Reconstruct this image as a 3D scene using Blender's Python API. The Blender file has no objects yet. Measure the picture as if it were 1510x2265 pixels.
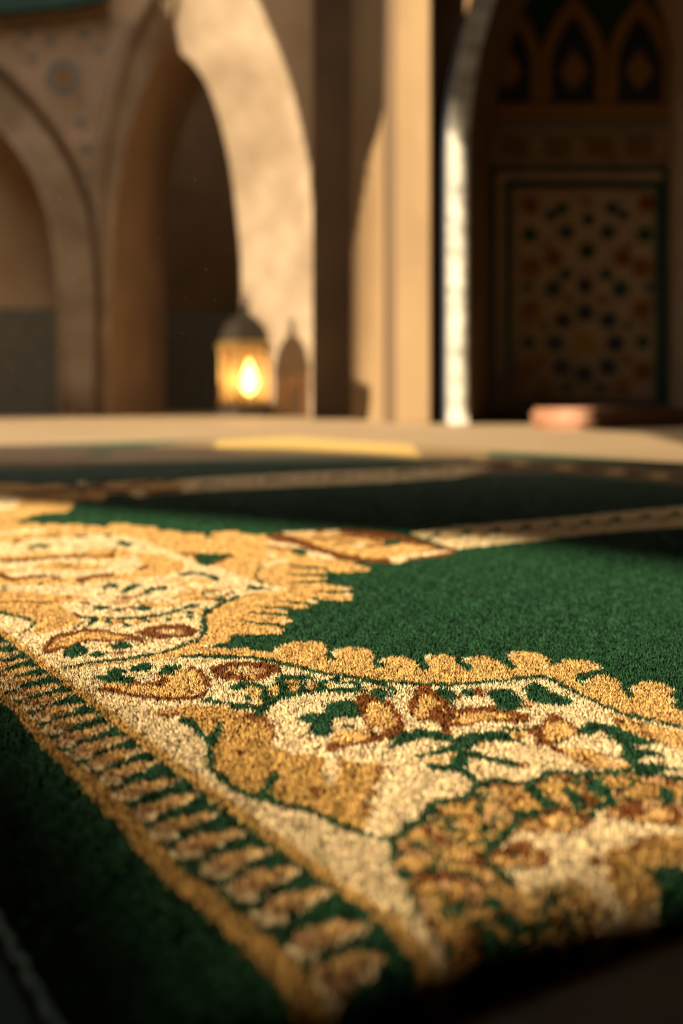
import bpy, bmesh, math, random
import numpy as np
from mathutils import Vector, Matrix
from mathutils.geometry import tessellate_polygon

random.seed(7)
rng = np.random.default_rng(11)
scene = bpy.context.scene
C = scene.collection.objects

# ------------------------------------------------------------------ helpers
def mat(name, color, rough=0.8, metallic=0.0, build=None, **kw):
    m = bpy.data.materials.new(name)
    m.use_nodes = True
    b = m.node_tree.nodes['Principled BSDF']
    b.inputs['Base Color'].default_value = (*color, 1)
    b.inputs['Roughness'].default_value = rough
    b.inputs['Metallic'].default_value = metallic
    for k, v in kw.items():
        b.inputs[k.replace('_', ' ')].default_value = v
    if build:
        build(m.node_tree, b)
    return m

def mottled(c1, c2, scale=2.0, bump=0.15, detail=6, stretch=(1, 1, 1), c3=None):
    """stone whose own colour wanders between c1 and c2, with a shallow grain"""
    def f(nt, b):
        n, l = nt.nodes, nt.links
        tc = n.new('ShaderNodeTexCoord')
        mp = n.new('ShaderNodeMapping'); mp.inputs['Scale'].default_value = stretch
        l.new(tc.outputs['Object'], mp.inputs['Vector'])
        nz = n.new('ShaderNodeTexNoise'); nz.inputs['Scale'].default_value = scale; nz.inputs['Detail'].default_value = detail
        l.new(mp.outputs['Vector'], nz.inputs['Vector'])
        r = n.new('ShaderNodeValToRGB')
        r.color_ramp.elements[0].position = 0.32; r.color_ramp.elements[0].color = (*c1, 1)
        r.color_ramp.elements[1].position = 0.68; r.color_ramp.elements[1].color = (*c2, 1)
        if c3:
            e = r.color_ramp.elements.new(0.5); e.color = (*c3, 1)
        l.new(nz.outputs['Fac'], r.inputs['Fac']); l.new(r.outputs['Color'], b.inputs['Base Color'])
        bp = n.new('ShaderNodeBump'); bp.inputs['Strength'].default_value = bump; bp.inputs['Distance'].default_value = 0.02
        nb = n.new('ShaderNodeTexNoise'); nb.inputs['Scale'].default_value = scale * 9; nb.inputs['Detail'].default_value = 4
        l.new(mp.outputs['Vector'], nb.inputs['Vector']); l.new(nb.outputs['Fac'], bp.inputs['Height']); l.new(bp.outputs['Normal'], b.inputs['Normal'])
    return f

def link(name, bm, m, parent=None, smooth=False):
    me = bpy.data.meshes.new(name)
    bmesh.ops.recalc_face_normals(bm, faces=bm.faces)
    bm.to_mesh(me); bm.free()
    for mm in (m if isinstance(m, (list, tuple)) else [m]):
        me.materials.append(mm)
    if smooth:
        for p in me.polygons: p.use_smooth = True
    o = bpy.data.objects.new(name, me); C.link(o)
    if parent:
        o.parent = parent
        o.matrix_parent_inverse = Matrix.Translation(-parent.location) if parent.rotation_euler.z == 0 else parent.matrix_basis.inverted()
    return o

def structure(name, bm, m, parent=None, smooth=False):
    o = link(name, bm, m, parent, smooth)
    if not parent: o['kind'] = 'structure'
    return o

def thing(name, label, cat, loc, group=None):
    o = bpy.data.objects.new(name, None); C.link(o)
    o.location = loc; o['label'] = label; o['category'] = cat
    if group: o['group'] = group
    return o

def tag(o, label, cat, group=None, kind=None):
    o['label'] = label; o['category'] = cat
    if group: o['group'] = group
    if kind: o['kind'] = kind
    return o

def box(bm, lo, hi, mi=0, bev=0.0):
    v = [bm.verts.new((x, y, z)) for x in (lo[0], hi[0]) for y in (lo[1], hi[1]) for z in (lo[2], hi[2])]
    fs = [bm.faces.new([v[i] for i in q]) for q in ((0, 1, 3, 2), (4, 6, 7, 5), (0, 4, 5, 1), (2, 3, 7, 6), (0, 2, 6, 4), (1, 5, 7, 3))]
    for f in fs: f.material_index = mi
    if bev:
        es = list({e for f in fs for e in f.edges})
        bmesh.ops.bevel(bm, geom=es, offset=bev, segments=3, affect='EDGES')

def prism(bm, pts, y0, y1, mi=0, holes=()):
    """polygon in (x, z) given thickness from y0 (front) to y1"""
    loops = [list(pts)] + [list(h) for h in holes]
    tris = tessellate_polygon([[Vector((p[0], p[1], 0)) for p in lp] for lp in loops])
    flat = [p for lp in loops for p in lp]
    for y in (y0, y1):
        vs = [bm.verts.new((p[0], y, p[1])) for p in flat]
        for t in tris:
            try: bm.faces.new([vs[i] for i in t]).material_index = mi
            except ValueError: pass
    for lp in loops:
        n = len(lp)
        a = [bm.verts.new((p[0], y0, p[1])) for p in lp]; b = [bm.verts.new((p[0], y1, p[1])) for p in lp]
        for i in range(n):
            bm.faces.new((a[i], a[(i + 1) % n], b[(i + 1) % n], b[i])).material_index = mi

def loft(bm, a, b, mi=0):
    va = [bm.verts.new(p) for p in a]; vb = [bm.verts.new(p) for p in b]
    for i in range(len(a) - 1):
        bm.faces.new((va[i], va[i + 1], vb[i + 1], vb[i])).material_index = mi

def tube(bm, pts, r, n=8):
    rings = []
    for i, p in enumerate(pts):
        t = (Vector(pts[min(i + 1, len(pts) - 1)]) - Vector(pts[max(i - 1, 0)])).normalized()
        u = t.cross(Vector((0, 1, 0.01))).normalized(); w = t.cross(u)
        rings.append([bm.verts.new(Vector(p) + (u * math.cos(2 * math.pi * k / n) + w * math.sin(2 * math.pi * k / n)) * r) for k in range(n)])
    for a, b in zip(rings, rings[1:]):
        for k in range(n): bm.faces.new((a[k], a[(k + 1) % n], b[(k + 1) % n], b[k]))

def lathe(bm, prof, n=24, c=(0, 0), mi=0, phase=0.0):
    rings = []
    for r, z in prof:
        rings.append([bm.verts.new((c[0] + r * math.cos(2 * math.pi * k / n + phase), c[1] + r * math.sin(2 * math.pi * k / n + phase), z)) for k in range(n)])
    for a, b in zip(rings, rings[1:]):
        for k in range(n): bm.faces.new((a[k], a[(k + 1) % n], b[(k + 1) % n], b[k])).material_index = mi
    for rg in (rings[0], rings[-1]):
        if (Vector(rg[0].co) - Vector(rg[1].co)).length > 1e-4: bm.faces.new(rg).material_index = mi

def resample(pts, n):
    """n points evenly along an open line"""
    d = [0]
    for a, b in zip(pts, pts[1:]): d.append(d[-1] + math.dist(a, b))
    out = []; j = 0
    for i in range(n):
        s = d[-1] * i / (n - 1)
        while j < len(pts) - 2 and d[j + 1] < s: j += 1
        k = (s - d[j]) / max(d[j + 1] - d[j], 1e-9)
        out.append(tuple(p + (q - p) * k for p, q in zip(pts[j], pts[j + 1])))
    return out

def spline(pts, n=4):
    out = []; m = len(pts)
    for i in range(m - 1):
        p0, p1, p2, p3 = pts[max(i - 1, 0)], pts[i], pts[i + 1], pts[min(i + 2, m - 1)]
        for k in range(n):
            t = k / n
            out.append(tuple(.5 * ((2 * b) + (-a + c) * t + (2 * a - 5 * b + 4 * c - d) * t * t + (-a + 3 * b - 3 * c + d) * t ** 3) for a, b, c, d in zip(p0, p1, p2, p3)))
    out.append(pts[-1]); return out

# ------------------------------------------------------------------ materials
M_floor = mat('pale_limestone_floor', (.62, .46, .28), .6, build=mottled((.295, .205, .112), (.37, .265, .158), 1.2, .08))
M_stone = mat('honey_sandstone', (.22, .15, .09), .85, build=mottled((.19, .137, .088), (.345, .272, .195), 1.5, .2, c3=(.255, .19, .13)))
M_stone_dim = mat('brown_sandstone', (.40, .28, .17), .9, build=mottled((.33, .225, .13), (.47, .34, .215), 1.1, .2))
M_passage = mat('passage_stone', (.28, .19, .115), .9, build=mottled((.23, .15, .085), (.33, .23, .145), 1.1, .2))
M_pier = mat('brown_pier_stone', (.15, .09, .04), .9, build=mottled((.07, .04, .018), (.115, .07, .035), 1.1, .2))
M_gold_stone = mat('golden_sandstone', (.24, .16, .08), .8, build=mottled((.112, .069, .031), (.172, .113, .057), 1.2, .15, stretch=(1, 1, .35)))
M_dark_stone = mat('umber_plaster', (.15, .09, .045), .9, build=mottled((.12, .07, .03), (.19, .115, .06), 1.4, .15))
M_dado = mat('grey_green_tiled_dado', (.12, .12, .10), .5, build=mottled((.10, .105, .085), (.17, .155, .12), 9, .3))
M_marble = mat('veined_white_marble', (.6, .55, .46), .4, build=mottled((.13, .13, .12), (.40, .385, .35), 5, .1, stretch=(1, 1, 1.4)))
M_groove_shade = mat('groove_shade_strip', (.06, .033, .013), .7)  # shade of the groove beside the pilaster, put into the colour
M_teal = mat('deep_teal_glaze', (.012, .05, .045), .35)
M_navy = mat('midnight_blue_glaze', (.022, .028, .045), .35)
M_green_gl = mat('dark_green_glaze', (.012, .045, .02), .35)
M_ochre = mat('ochre_gilt', (.22, .11, .03), .5)
M_rust = mat('rust_glaze', (.16, .045, .012), .45)
M_yellow = mat('mustard_glaze', (.30, .20, .02), .4)
M_grout = mat('tan_mosaic_ground', (.3, .225, .155), .85, build=mottled((.30, .23, .165), (.41, .32, .235), 6, .3))
M_frieze = mat('rose_brown_frieze', (.24, .17, .13), .85, build=mottled((.19, .13, .10), (.29, .21, .16), 4, .3))
M_span = mat('muted_mosaic', (.3, .2, .12), .8, build=mottled((.26, .165, .095), (.36, .25, .17), 3.5, .3, c3=(.28, .21, .15)))
M_bluegrey = mat('blue_grey_tesserae', (.14, .135, .12), .6)
M_brass = mat('aged_brass', (.46, .29, .10), .42, .85)
M_brass_shade = mat('shaded_brass', (.018, .011, .005), .6, .2)  # brass darkened so the colour carries the lantern's shaded side
M_terracotta = mat('terracotta_leather', (.2, .095, .055), .6, build=mottled((.17, .078, .043), (.235, .115, .07), 3, .2))
M_wax = mat('candle_wax', (.8, .66, .42), .5)
def flame_nodes(nt, b):
    b.inputs['Emission Color'].default_value = (1, .8, .48, 1); b.inputs['Emission Strength'].default_value = 22
M_flame = mat('candle_flame', (1, .7, .3), .5, build=flame_nodes)

def amber(name, col):
    m = bpy.data.materials.new(name); m.use_nodes = True
    n, l = m.node_tree.nodes, m.node_tree.links; n.clear()
    o = n.new('ShaderNodeOutputMaterial'); t = n.new('ShaderNodeBsdfTransparent'); t.inputs['Color'].default_value = (*col, 1)
    tr = n.new('ShaderNodeBsdfTranslucent'); tr.inputs['Color'].default_value = (.8, .62, .38, 1)
    g = n.new('ShaderNodeBsdfGlossy'); g.inputs['Roughness'].default_value = .2; g.inputs['Color'].default_value = (1, .9, .75, 1)
    m1 = n.new('ShaderNodeMixShader'); m1.inputs[0].default_value = .22; m2 = n.new('ShaderNodeMixShader'); m2.inputs[0].default_value = .08
    l.new(t.outputs[0], m1.inputs[1]); l.new(tr.outputs[0], m1.inputs[2]); l.new(m1.outputs[0], m2.inputs[1]); l.new(g.outputs[0], m2.inputs[2]); l.new(m2.outputs[0], o.inputs[0])
    return m
M_glass = amber('amber_glass', (.95, .76, .46))

def pile_material(name, bump=False):
    m = bpy.data.materials.new(name); m.use_nodes = True
    n, l = m.node_tree.nodes, m.node_tree.links
    b = n['Principled BSDF']; o = n['Material Output']
    a = n.new('ShaderNodeAttribute'); a.attribute_name = 'dye'
    l.new(a.outputs['Color'], b.inputs['Base Color'])
    b.inputs['Roughness'].default_value = .55; b.inputs['Specular IOR Level'].default_value = .3
    if bump:
        tc = n.new('ShaderNodeTexCoord'); nz = n.new('ShaderNodeTexNoise'); nz.inputs['Scale'].default_value = 220; nz.inputs['Detail'].default_value = 3
        bp = n.new('ShaderNodeBump'); bp.inputs['Strength'].default_value = .9; bp.inputs['Distance'].default_value = .006
        l.new(tc.outputs['Object'], nz.inputs['Vector']); l.new(nz.outputs['Fac'], bp.inputs['Height']); l.new(bp.outputs['Normal'], b.inputs['Normal'])
    else:
        t = n.new('ShaderNodeBsdfTranslucent'); l.new(a.outputs['Color'], t.inputs['Color'])
        mx = n.new('ShaderNodeMixShader'); mx.inputs[0].default_value = .45
        l.new(b.outputs[0], mx.inputs[1]); l.new(t.outputs[0], mx.inputs[2]); l.new(mx.outputs[0], o.inputs[0])
    return m
M_pile = pile_material('wool_pile'); M_weave = pile_material('wool_ground', True)

# ------------------------------------------------------------------ camera
H_CAM = .245
cam_d = bpy.data.cameras.new('camera'); cam = bpy.data.objects.new('camera', cam_d); C.link(cam)
cam.location = (0, 0, H_CAM); cam.rotation_euler = (math.pi / 2, 0, 0)
cam_d.sensor_fit = 'VERTICAL'; cam_d.sensor_height = 36; cam_d.sensor_width = 24; cam_d.lens = 50
cam_d.shift_y = -.1115; cam_d.clip_start = .05; cam_d.clip_end = 200
cam_d.dof.use_dof = True; cam_d.dof.focus_distance = 1.12; cam_d.dof.aperture_fstop = 4.6
scene.camera = cam

# ------------------------------------------------------------------ rug: woven design in plan, millimetres on the floor
DESIGN = '''
D -3034,5768 -2149,6409 -1613,6720 -927,6409 -658,7523 -301,8240 115,8048 354,7690 550,7062 357,4584 307,4708 158,5243 8,5324 -195,5324 -416,5127 -660,4773 -814,4614 -924,4437 -1072,4465 -1407,4195 -2023,3845
Y -637,7285 -294,8048 112,7865 343,7442 518,6655 569,5865 380,4874 322,4944 163,5407 9,5582 -206,5627 -394,5768 -560,6180
G -957,5423 -886,5466 -956,5896 -1032,5847
B -1230,5127 -1154,5143 -1059,5165 -978,5187 -918,5204 -961,5450 -1024,5431 -1109,5407 -1208,5384 -1288,5365
D 347,7523 528,6785 654,5967 790,5582 915,5283 1036,5052 1162,4840 1419,4272 1000,3009 861,3586 788,3845 679,4071 586,4144 452,4120 308,3955 258,3955 359,4614 291,4944
G 557,5396 628,5253 718,5079 794,4941 876,4797 985,4606 1069,4458 1148,4782 1060,4953 947,5176 860,5343 779,5505 685,5709 608,5879
O 517,4944 497,4822 472,4750 449,4750 438,4822 442,4944 460,5071 488,5154 512,5154 523,5071
O 636,4773 614,4660 587,4593 566,4593 556,4660 563,4773 584,4892 612,4969 636,4969 644,4892
O 746,4524 723,4422 696,4361 676,4361 668,4422 677,4524 700,4630 728,4699 750,4699 757,4630
O 849,4246 825,4156 799,4103 779,4103 774,4156 784,4246 808,4340 836,4400 857,4400 861,4340
O 932,4024 908,3943 882,3895 864,3895 859,3943 871,4024 895,4108 923,4162 942,4162 946,4108
B 544,4614 527,4508 509,4445 495,4445 490,4508 497,4614 514,4725 534,4797 549,4797 553,4725
B 786,4408 765,4312 744,4254 730,4254 729,4312 741,4408 763,4510 785,4575 800,4575 800,4510
B 871,4144 849,4059 828,4007 815,4007 815,4059 829,4144 851,4234 873,4291 887,4291 885,4234
C -538,3721 -463,3782 -322,3978 -151,4144 7,4272 175,4408 293,4494 377,4645 472,4437 321,3955 241,3888 124,3721 6,3643 -130,3549 -278,3426 -347,3360 -468,3234
B -347,3484 -346,3557 -342,3624 -327,3605 -313,3569 -321,3680 -336,3721 -354,3741 -359,3661 -360,3579
G -295,3643 -294,3609 -297,3589 -303,3589 -309,3609 -314,3643 -315,3677 -312,3698 -306,3698 -300,3677
T -274,3566 -271,3643 -265,3713 -250,3694 -237,3655 -241,3752 -256,3794 -273,3815 -281,3733 -284,3648
G -217,3723 -216,3688 -220,3667 -226,3667 -231,3688 -236,3723 -236,3759 -233,3781 -227,3781 -220,3759
B -195,3635 -191,3714 -184,3787 -169,3766 -156,3726 -159,3848 -174,3892 -191,3914 -201,3827 -205,3738
G -134,3807 -135,3770 -139,3748 -145,3748 -150,3770 -154,3807 -153,3844 -149,3868 -143,3868 -138,3844
T -115,3723 -109,3807 -100,3884 -85,3863 -72,3821 -73,3927 -86,3973 -103,3996 -115,3905 -122,3813
G -48,3895 -50,3857 -54,3833 -60,3833 -66,3857 -68,3895 -67,3934 -62,3958 -56,3958 -51,3934
B -30,3798 -22,3885 -11,3965 3,3942 15,3898 18,4032 5,4080 -12,4105 -27,4008 -36,3911
G 42,3987 39,3947 34,3922 28,3922 23,3947 22,3987 24,4028 29,4053 35,4053 40,4028
T 58,3895 68,3987 82,4072 96,4048 107,4002 112,4119 100,4169 83,4194 67,4095 55,3994
G 136,4083 133,4041 127,4016 121,4016 116,4041 116,4083 119,4126 125,4153 131,4153 136,4126
B 150,3977 163,4072 179,4160 193,4135 203,4087 212,4234 201,4287 184,4314 165,4208 150,4101
G 235,4185 231,4140 224,4114 218,4114 214,4140 214,4185 219,4230 225,4258 232,4258 236,4230
T 247,4084 263,4185 282,4278 296,4252 305,4201 316,4330 306,4385 290,4413 267,4303 250,4192
G 340,4291 334,4244 326,4216 320,4216 316,4244 318,4291 323,4338 331,4368 338,4368 341,4338
C 110.7,2322.6 190.5,2445.7 276,2516.8 366.7,2592.2 464.7,2682.6 572.2,2790.8 695,2895.9 1229,3376 987.8,2714.2 584.9,2437 487.6,2378.4 399.7,2307.1 313.8,2218.3 235.7,2149.4 169,2084.7
G 134.8,2212 140.5,2240.7 147.4,2267.2 153.6,2263.3 158.6,2252.5 161.7,2286.3 156.4,2297.8 148.8,2301.5 140.3,2270.2 134,2239.1
G 162.6,2314.8 160.2,2299 156.3,2289.3 152.2,2289.3 149.6,2299 149.4,2314.8 151.7,2330.8 155.7,2340.8 159.8,2340.8 162.5,2330.8
O 158.4,2206.8 164.9,2232.7 172.2,2254.5 177.7,2243.6 181.8,2226.4 186.8,2268.3 182.3,2287 175.2,2299.3 165.7,2273 158.5,2244.5
G 184.5,2253.1 191.1,2282.9 198.7,2310.4 204.9,2306.3 209.7,2295 213.7,2330.1 208.6,2342.2 200.9,2345.9 191.5,2313.5 184.4,2281.1
G 215.3,2359.8 212.5,2343.3 208.2,2333.3 204.1,2333.3 201.6,2343.3 201.8,2359.8 204.5,2376.4 208.8,2386.9 213,2386.9 215.5,2376.4
O 208.5,2247.6 215.7,2274.5 223.7,2297.2 229,2285.8 232.8,2268 238.9,2311.5 234.7,2330.9 227.7,2343.7 217.5,2316.3 209.5,2286.7
B 220,2261.1 232.3,2268.5 234.9,2295.6 222.4,2288
G 236.2,2295.7 243.5,2326.6 251.9,2355.2 258.2,2351 262.8,2339.3 267.7,2375.7 262.8,2388.2 255.1,2392.2 244.7,2358.4 236.7,2324.8
G 270,2406.5 266.8,2389.4 262.2,2379 258,2379 255.7,2389.4 256.3,2406.5 259.4,2423.9 264.1,2434.7 268.4,2434.7 270.6,2423.9
O 260.4,2290 268.5,2317.9 277.1,2341.5 282.3,2329.7 285.7,2311.2 292.9,2356.3 289.2,2376.5 282.3,2389.8 271.2,2361.4 262.4,2330.6
G 289.8,2339.9 298.1,2372.1 307.3,2401.8 313.6,2397.4 318,2385.2 323.9,2423.1 319.2,2436.1 311.4,2440.2 300,2405.1 291.1,2370.2
G 327,2455.2 323.3,2437.4 318.4,2426.5 314.1,2426.5 312,2437.4 312.9,2455.2 316.6,2473.2 321.6,2484.5 326,2484.5 328,2473.2
O 314.4,2334 323.3,2363 332.7,2387.5 337.6,2375.2 340.7,2356 349.1,2402.9 345.8,2424 339.1,2437.8 327.1,2408.2 317.4,2376.2
G 345.6,2385.9 354.8,2419.3 364.9,2450.2 371.3,2445.7 375.4,2433 382.4,2472.5 377.9,2486 370,2490.3 357.6,2453.7 347.6,2417.4
G 386.3,2505.9 382.1,2487.3 376.8,2476 372.4,2476 370.6,2487.3 372,2505.9 376.1,2524.7 381.5,2536.4 386,2536.4 387.8,2524.7
O 370.5,2379.8 380.2,2409.9 390.4,2435.4 395.2,2422.6 397.8,2402.6 407.6,2451.5 404.7,2473.3 398.3,2487.7 385.3,2456.9 374.6,2423.7
B 383.8,2394.9 397.3,2403.2 402.1,2433.6 388.4,2425.1
G 403.5,2433.7 413.8,2468.5 424.9,2500.7 431.2,2496 435.2,2482.7 443.3,2523.9 439,2538 431.1,2542.4 417.5,2504.3 406.4,2466.5
G 448.1,2558.7 443.4,2539.4 437.7,2527.6 433.2,2527.6 431.6,2539.4 433.5,2558.7 438.2,2578.3 444,2590.5 448.6,2590.5 450.2,2578.3
O 428.8,2427.4 439.5,2458.7 450.5,2485.3 455.1,2471.9 457.3,2451.1 468.5,2502 466.1,2524.8 459.9,2539.8 445.9,2507.7 434.1,2473
G 463.9,2483.5 475.2,2519.7 487.4,2553.3 493.8,2548.3 497.5,2534.6 506.7,2577.5 502.8,2592.2 494.8,2596.8 479.9,2557.1 467.6,2517.6
G 512.6,2613.7 507.2,2593.6 501.1,2581.3 496.6,2581.3 495.2,2593.6 497.7,2613.7 503,2634.2 509.2,2647 513.9,2647 515.2,2634.2
O 489.5,2476.9 501.2,2509.5 513.2,2537.2 517.5,2523.3 519.2,2501.6 531.9,2554.6 530.1,2578.4 524.1,2594 509,2560.5 496.1,2524.5
G 526.8,2535.3 539.2,2573.1 552.6,2608.1 558.9,2603 562.4,2588.6 573,2633.4 569.3,2648.7 561.3,2653.5 545,2612.1 531.5,2570.9
G 579.9,2671.2 573.9,2650.2 567.4,2637.4 562.7,2637.4 561.6,2650.2 564.6,2671.2 570.6,2692.6 577.3,2706 582.1,2706 583.1,2692.6
O 552.8,2528.4 565.6,2562.5 578.5,2591.4 582.5,2576.9 583.7,2554.2 598.1,2609.5 596.9,2634.3 591.2,2650.7 574.8,2615.7 560.7,2578.1
B 568.1,2545.5 583.2,2554.9 590.8,2589.3 575.5,2579.6
G 592.3,2589.4 606.1,2628.8 620.6,2665.4 627,2660 630.1,2645 642.2,2691.7 638.8,2707.8 630.7,2712.8 613,2669.5 598.1,2626.5
G 650.3,2731.3 643.6,2709.3 636.5,2695.9 631.7,2695.9 631,2709.3 634.6,2731.3 641.3,2753.7 648.6,2767.7 653.5,2767.7 654.1,2753.7
O 618.7,2582.2 632.7,2617.7 646.7,2647.9 650.4,2632.7 651,2609.1 667.2,2666.8 666.6,2692.7 661.2,2709.8 643.6,2673.3 628.1,2634
G 660.7,2645.8 675.9,2687 691.7,2725.2 698.1,2719.6 700.9,2703.9 714.5,2752.8 711.5,2769.5 703.4,2774.8 684.1,2729.5 667.6,2684.6
G 723.9,2794.2 716.4,2771.2 708.8,2757.1 703.9,2757.1 703.6,2771.2 707.9,2794.2 715.3,2817.6 723.1,2832.2 728.1,2832.2 728.4,2817.6
O 687.5,2638.3 702.8,2675.4 717.9,2706.9 721.3,2691.1 721.2,2666.4 739.4,2726.7 739.5,2753.8 734.5,2771.7 715.4,2733.5 698.5,2692.4
G 732.2,2704.8 748.8,2747.8 766.1,2787.8 772.4,2781.9 774.9,2765.5 790.1,2816.6 787.5,2834.2 779.4,2839.7 758.4,2792.3 740.3,2745.3
G 800.9,2860 792.6,2835.9 784.5,2821.2 779.5,2821.2 779.5,2835.9 784.5,2860 792.8,2884.5 801.2,2899.9 806.3,2899.9 806.2,2884.5
O 759.4,2696.9 776,2735.7 792.3,2768.6 795.3,2752.1 794.6,2726.3 814.9,2789.3 815.8,2817.7 811.1,2836.4 790.5,2796.4 772.1,2753.4
B 777.2,2716.4 794.1,2727.1 805.3,2766.2 788.1,2755.2
G 806.9,2766.4 825.1,2811.4 843.9,2853.3 850.3,2847.1 852.3,2829.9 869.4,2883.5 867.2,2901.9 859.1,2907.7 836.2,2858 816.3,2808.8
G 881.7,2929 872.5,2903.7 863.7,2888.3 858.6,2888.3 859,2903.7 864.9,2929 874.1,2954.7 883.1,2970.8 888.4,2970.8 887.8,2954.7
O 834.5,2758.2 852.6,2798.7 870.3,2833.2 872.9,2815.9 871.3,2788.9 893.9,2854.9 895.7,2884.6 891.5,2904.3 869.2,2862.3 849.1,2817.3
O -1428,3888 -1208,3963 -888,3701 -815,3654 -801,3624 -776,3595 -758,3586 -745,3631 -728,3662 -691,3584 -659,3513 -653,3554 -651,3624 -632,3664 -606,3701 -581,3742 -547,3782 -491,3849 -434,3845 -398,3630 -385,3409 -403,3311 -429,3249 -441,3189 -452,3160 -468,3204 -488,3265 -518,3301 -540,3296 -528,3194 -514,3090 -520,3054 -533,3049 -550,3080 -565,3104 -568,3064 -563.8,2996.2 -549.3,2906.5 -536.1,2825 -533.6,2783.1 -539,2757.5 -557.4,2743.1 -576,2724.9 -579.8,2680 -581.4,2631.6 -572.9,2609.9 -598.9,2563.4 -711.3,2361.7 -847,2307.1 -1104.3,2880.1
B -750,3210 -733,3214 -712,3225 -699,3252 -684,3287 -660,3326 -636,3367 -622,3411 -606,3433 -575,3392 -536,3334 -488,3290 -442,3271 -405,3314 -379,3367 -394,3488 -420,3432 -458,3386 -505,3407 -554,3453 -594,3515 -628,3560 -646,3536 -660,3488 -685,3445 -709,3402 -724,3365 -737,3337 -758,3325 -776,3321
B -595,3274 -603,3330 -611,3413 -606,3526 -598,3625 -619,3739 -627,3634 -632,3509 -622,3399 -610,3317
B -449,3866 -478,3836 -511,3782 -532,3685 -545,3604 -527,3497 -515,3573 -494,3662 -462,3712 -434,3741
C -1000,3296 -898,3338 -763,3265 -724,3214 -710,3146 -692,3067 -678,2983.3 -656.9,2904.3 -660,2825 -726,2699 -808.1,2662 -916.6,2935
C -502,3360 -496,3404 -480,3409 -463,3363 -450,3296 -449,3216 -457,3175 -481,3254
B -677,3065 -664,3084 -644,3093 -614,3054 -589,3012 -598,3059 -623,3102 -654,3143 -675,3134 -688,3115
C -674,3629 -658,3667 -679,3777 -695,3736
O -968.8,2428.5 -681.5,2507.7 -624.5,2535.2 -610.7,2544.6 -580.4,2553.9 -561.5,2498.6 -558,2526 -536,2516.8 -520.9,2471.9 -512.3,2498.6 -494,2498.6 -481.5,2463.1 -480.5,2498.6 -463,2498.6 -451.8,2471.9 -417.4,2454.3 -401.5,2420 -405.1,2498.6 -373.3,2498.6 -356.5,2454.3 -318.7,2445.7 -306.2,2378.4 -270.3,2362.2 -261.5,2330.4 -225.2,2322.6 -212.2,2239.9 -208.6,2247.1 -212.5,2346.2 -172.7,2362.2 -153.5,2299.4 -124.3,2299.4 -79.1,2162.9 -35.1,2006.1 -16.7,1944.2 15.3,1922.6 18.6,1891 37.2,1855.5 34.6,1816.6 8.6,1802.4 -11.5,1807.1 -18.9,1860.5 -20.4,1831 -18.3,1802.4 -22,1774.7 -18.3,1743.4 -21.2,1713.2 -17.7,1684 11.1,1663.8 11.4,1636.2 -25.8,1624.7 7.7,1617.1 13.7,1594.7 11.4,1565.9 2.5,1551.8 -19.8,1558.8 -32.7,1583.8 -23.6,1548.4 -26.8,1534.6 -39.1,1538 -56.7,1551.8 -34.3,1517.8 -33.8,1498.1 -47.4,1491.6 -64.8,1511.2 -56.7,1485.2 -54.5,1466.4 -67.3,1460.2 -91.3,1472.6 -97.9,1466.4 -76.4,1457.1 -57.3,1441.9 -48,1412.5 -55.3,1392.6 -72.7,1387 -86.8,1401.1 -68.2,1384.2 -53.4,1354.4 -57.4,1338.7 -82.3,1328.4 -101.5,1331 -103.1,1313.3 -102.2,1291.3 -112,1281.7 -126,1258.4 -137,1214.2 -161.2,1193.3 -196.9,1116.3 -445.3,1116.3
G -68.7,1873.5 -60.3,1860.2 -48.4,1845.6 -32.5,1836.1 -19.3,1829.6 -19.4,1862 -32.8,1864.1 -48.7,1869.2 -60.5,1879.3 -68.8,1888.1
G -72.2,1786.4 -63.6,1776.9 -51.2,1767.1 -34.6,1762.5 -20.7,1759.8 -21,1789.8 -35.1,1788.3 -51.7,1788.8 -64,1794.5 -72.5,1799.8
G -62.3,1702.8 -55.1,1699 -44.7,1696.5 -30.7,1699.8 -18.8,1703.5 -19.4,1731.6 -31.3,1723.8 -45.3,1716.5 -55.6,1715.1 -62.7,1715.1
G -28.4,1619.2 -21.9,1615 -12.6,1611.7 0.1,1613.6 10.9,1616 10.8,1641.2 -0,1635.2 -12.8,1629.8 -22,1629.5 -28.5,1630.2
G -38.5,1594 -36,1581 -32.3,1565.6 -27.5,1553.2 -23.6,1544.3 -22.9,1566.5 -26.8,1572.4 -31.5,1581.2 -35,1592.9 -37.7,1602.9
G -65.6,1546.9 -59.8,1538.5 -51.6,1529.3 -40.6,1523.8 -31.5,1520.1 -31.8,1542.5 -41,1543.1 -51.8,1545.5 -60,1551.5 -65.7,1556.8
G -89.4,1516.4 -83.4,1506.5 -74.8,1495.2 -63.6,1487 -54.3,1481.1 -54.8,1502.3 -64.1,1505.3 -75.2,1510.5 -83.6,1518.9 -89.5,1525.9
G -96.5,1465 -89.9,1458 -80.4,1450.6 -67.9,1446.6 -57.4,1444 -58.1,1464.2 -68.6,1464 -81,1465.2 -90.4,1469.8 -96.9,1474
G -100.4,1414.2 -93,1403.9 -82.4,1391.9 -68.5,1382.3 -57,1375.2 -57.4,1393.4 -69,1398.1 -82.8,1405.2 -93.3,1414.7 -100.7,1422.4
C 8.9,1647.9 7.9,1638.7 5.2,1633.1 2,1633.1 -0.6,1638.7 -1.6,1647.9 -0.6,1657.2 2.1,1663 5.3,1663 7.9,1657.2
C 11.7,1594.7 10.6,1586.2 8.1,1580.9 5,1580.9 2.5,1586.2 1.5,1594.7 2.5,1603.4 5.1,1608.8 8.2,1608.8 10.7,1603.4
C -26,1544.9 -26.8,1536.8 -29.2,1531.9 -32.2,1531.9 -34.7,1536.8 -35.8,1544.9 -35.1,1553.1 -32.7,1558.1 -29.7,1558.1 -27.1,1553.1
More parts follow.
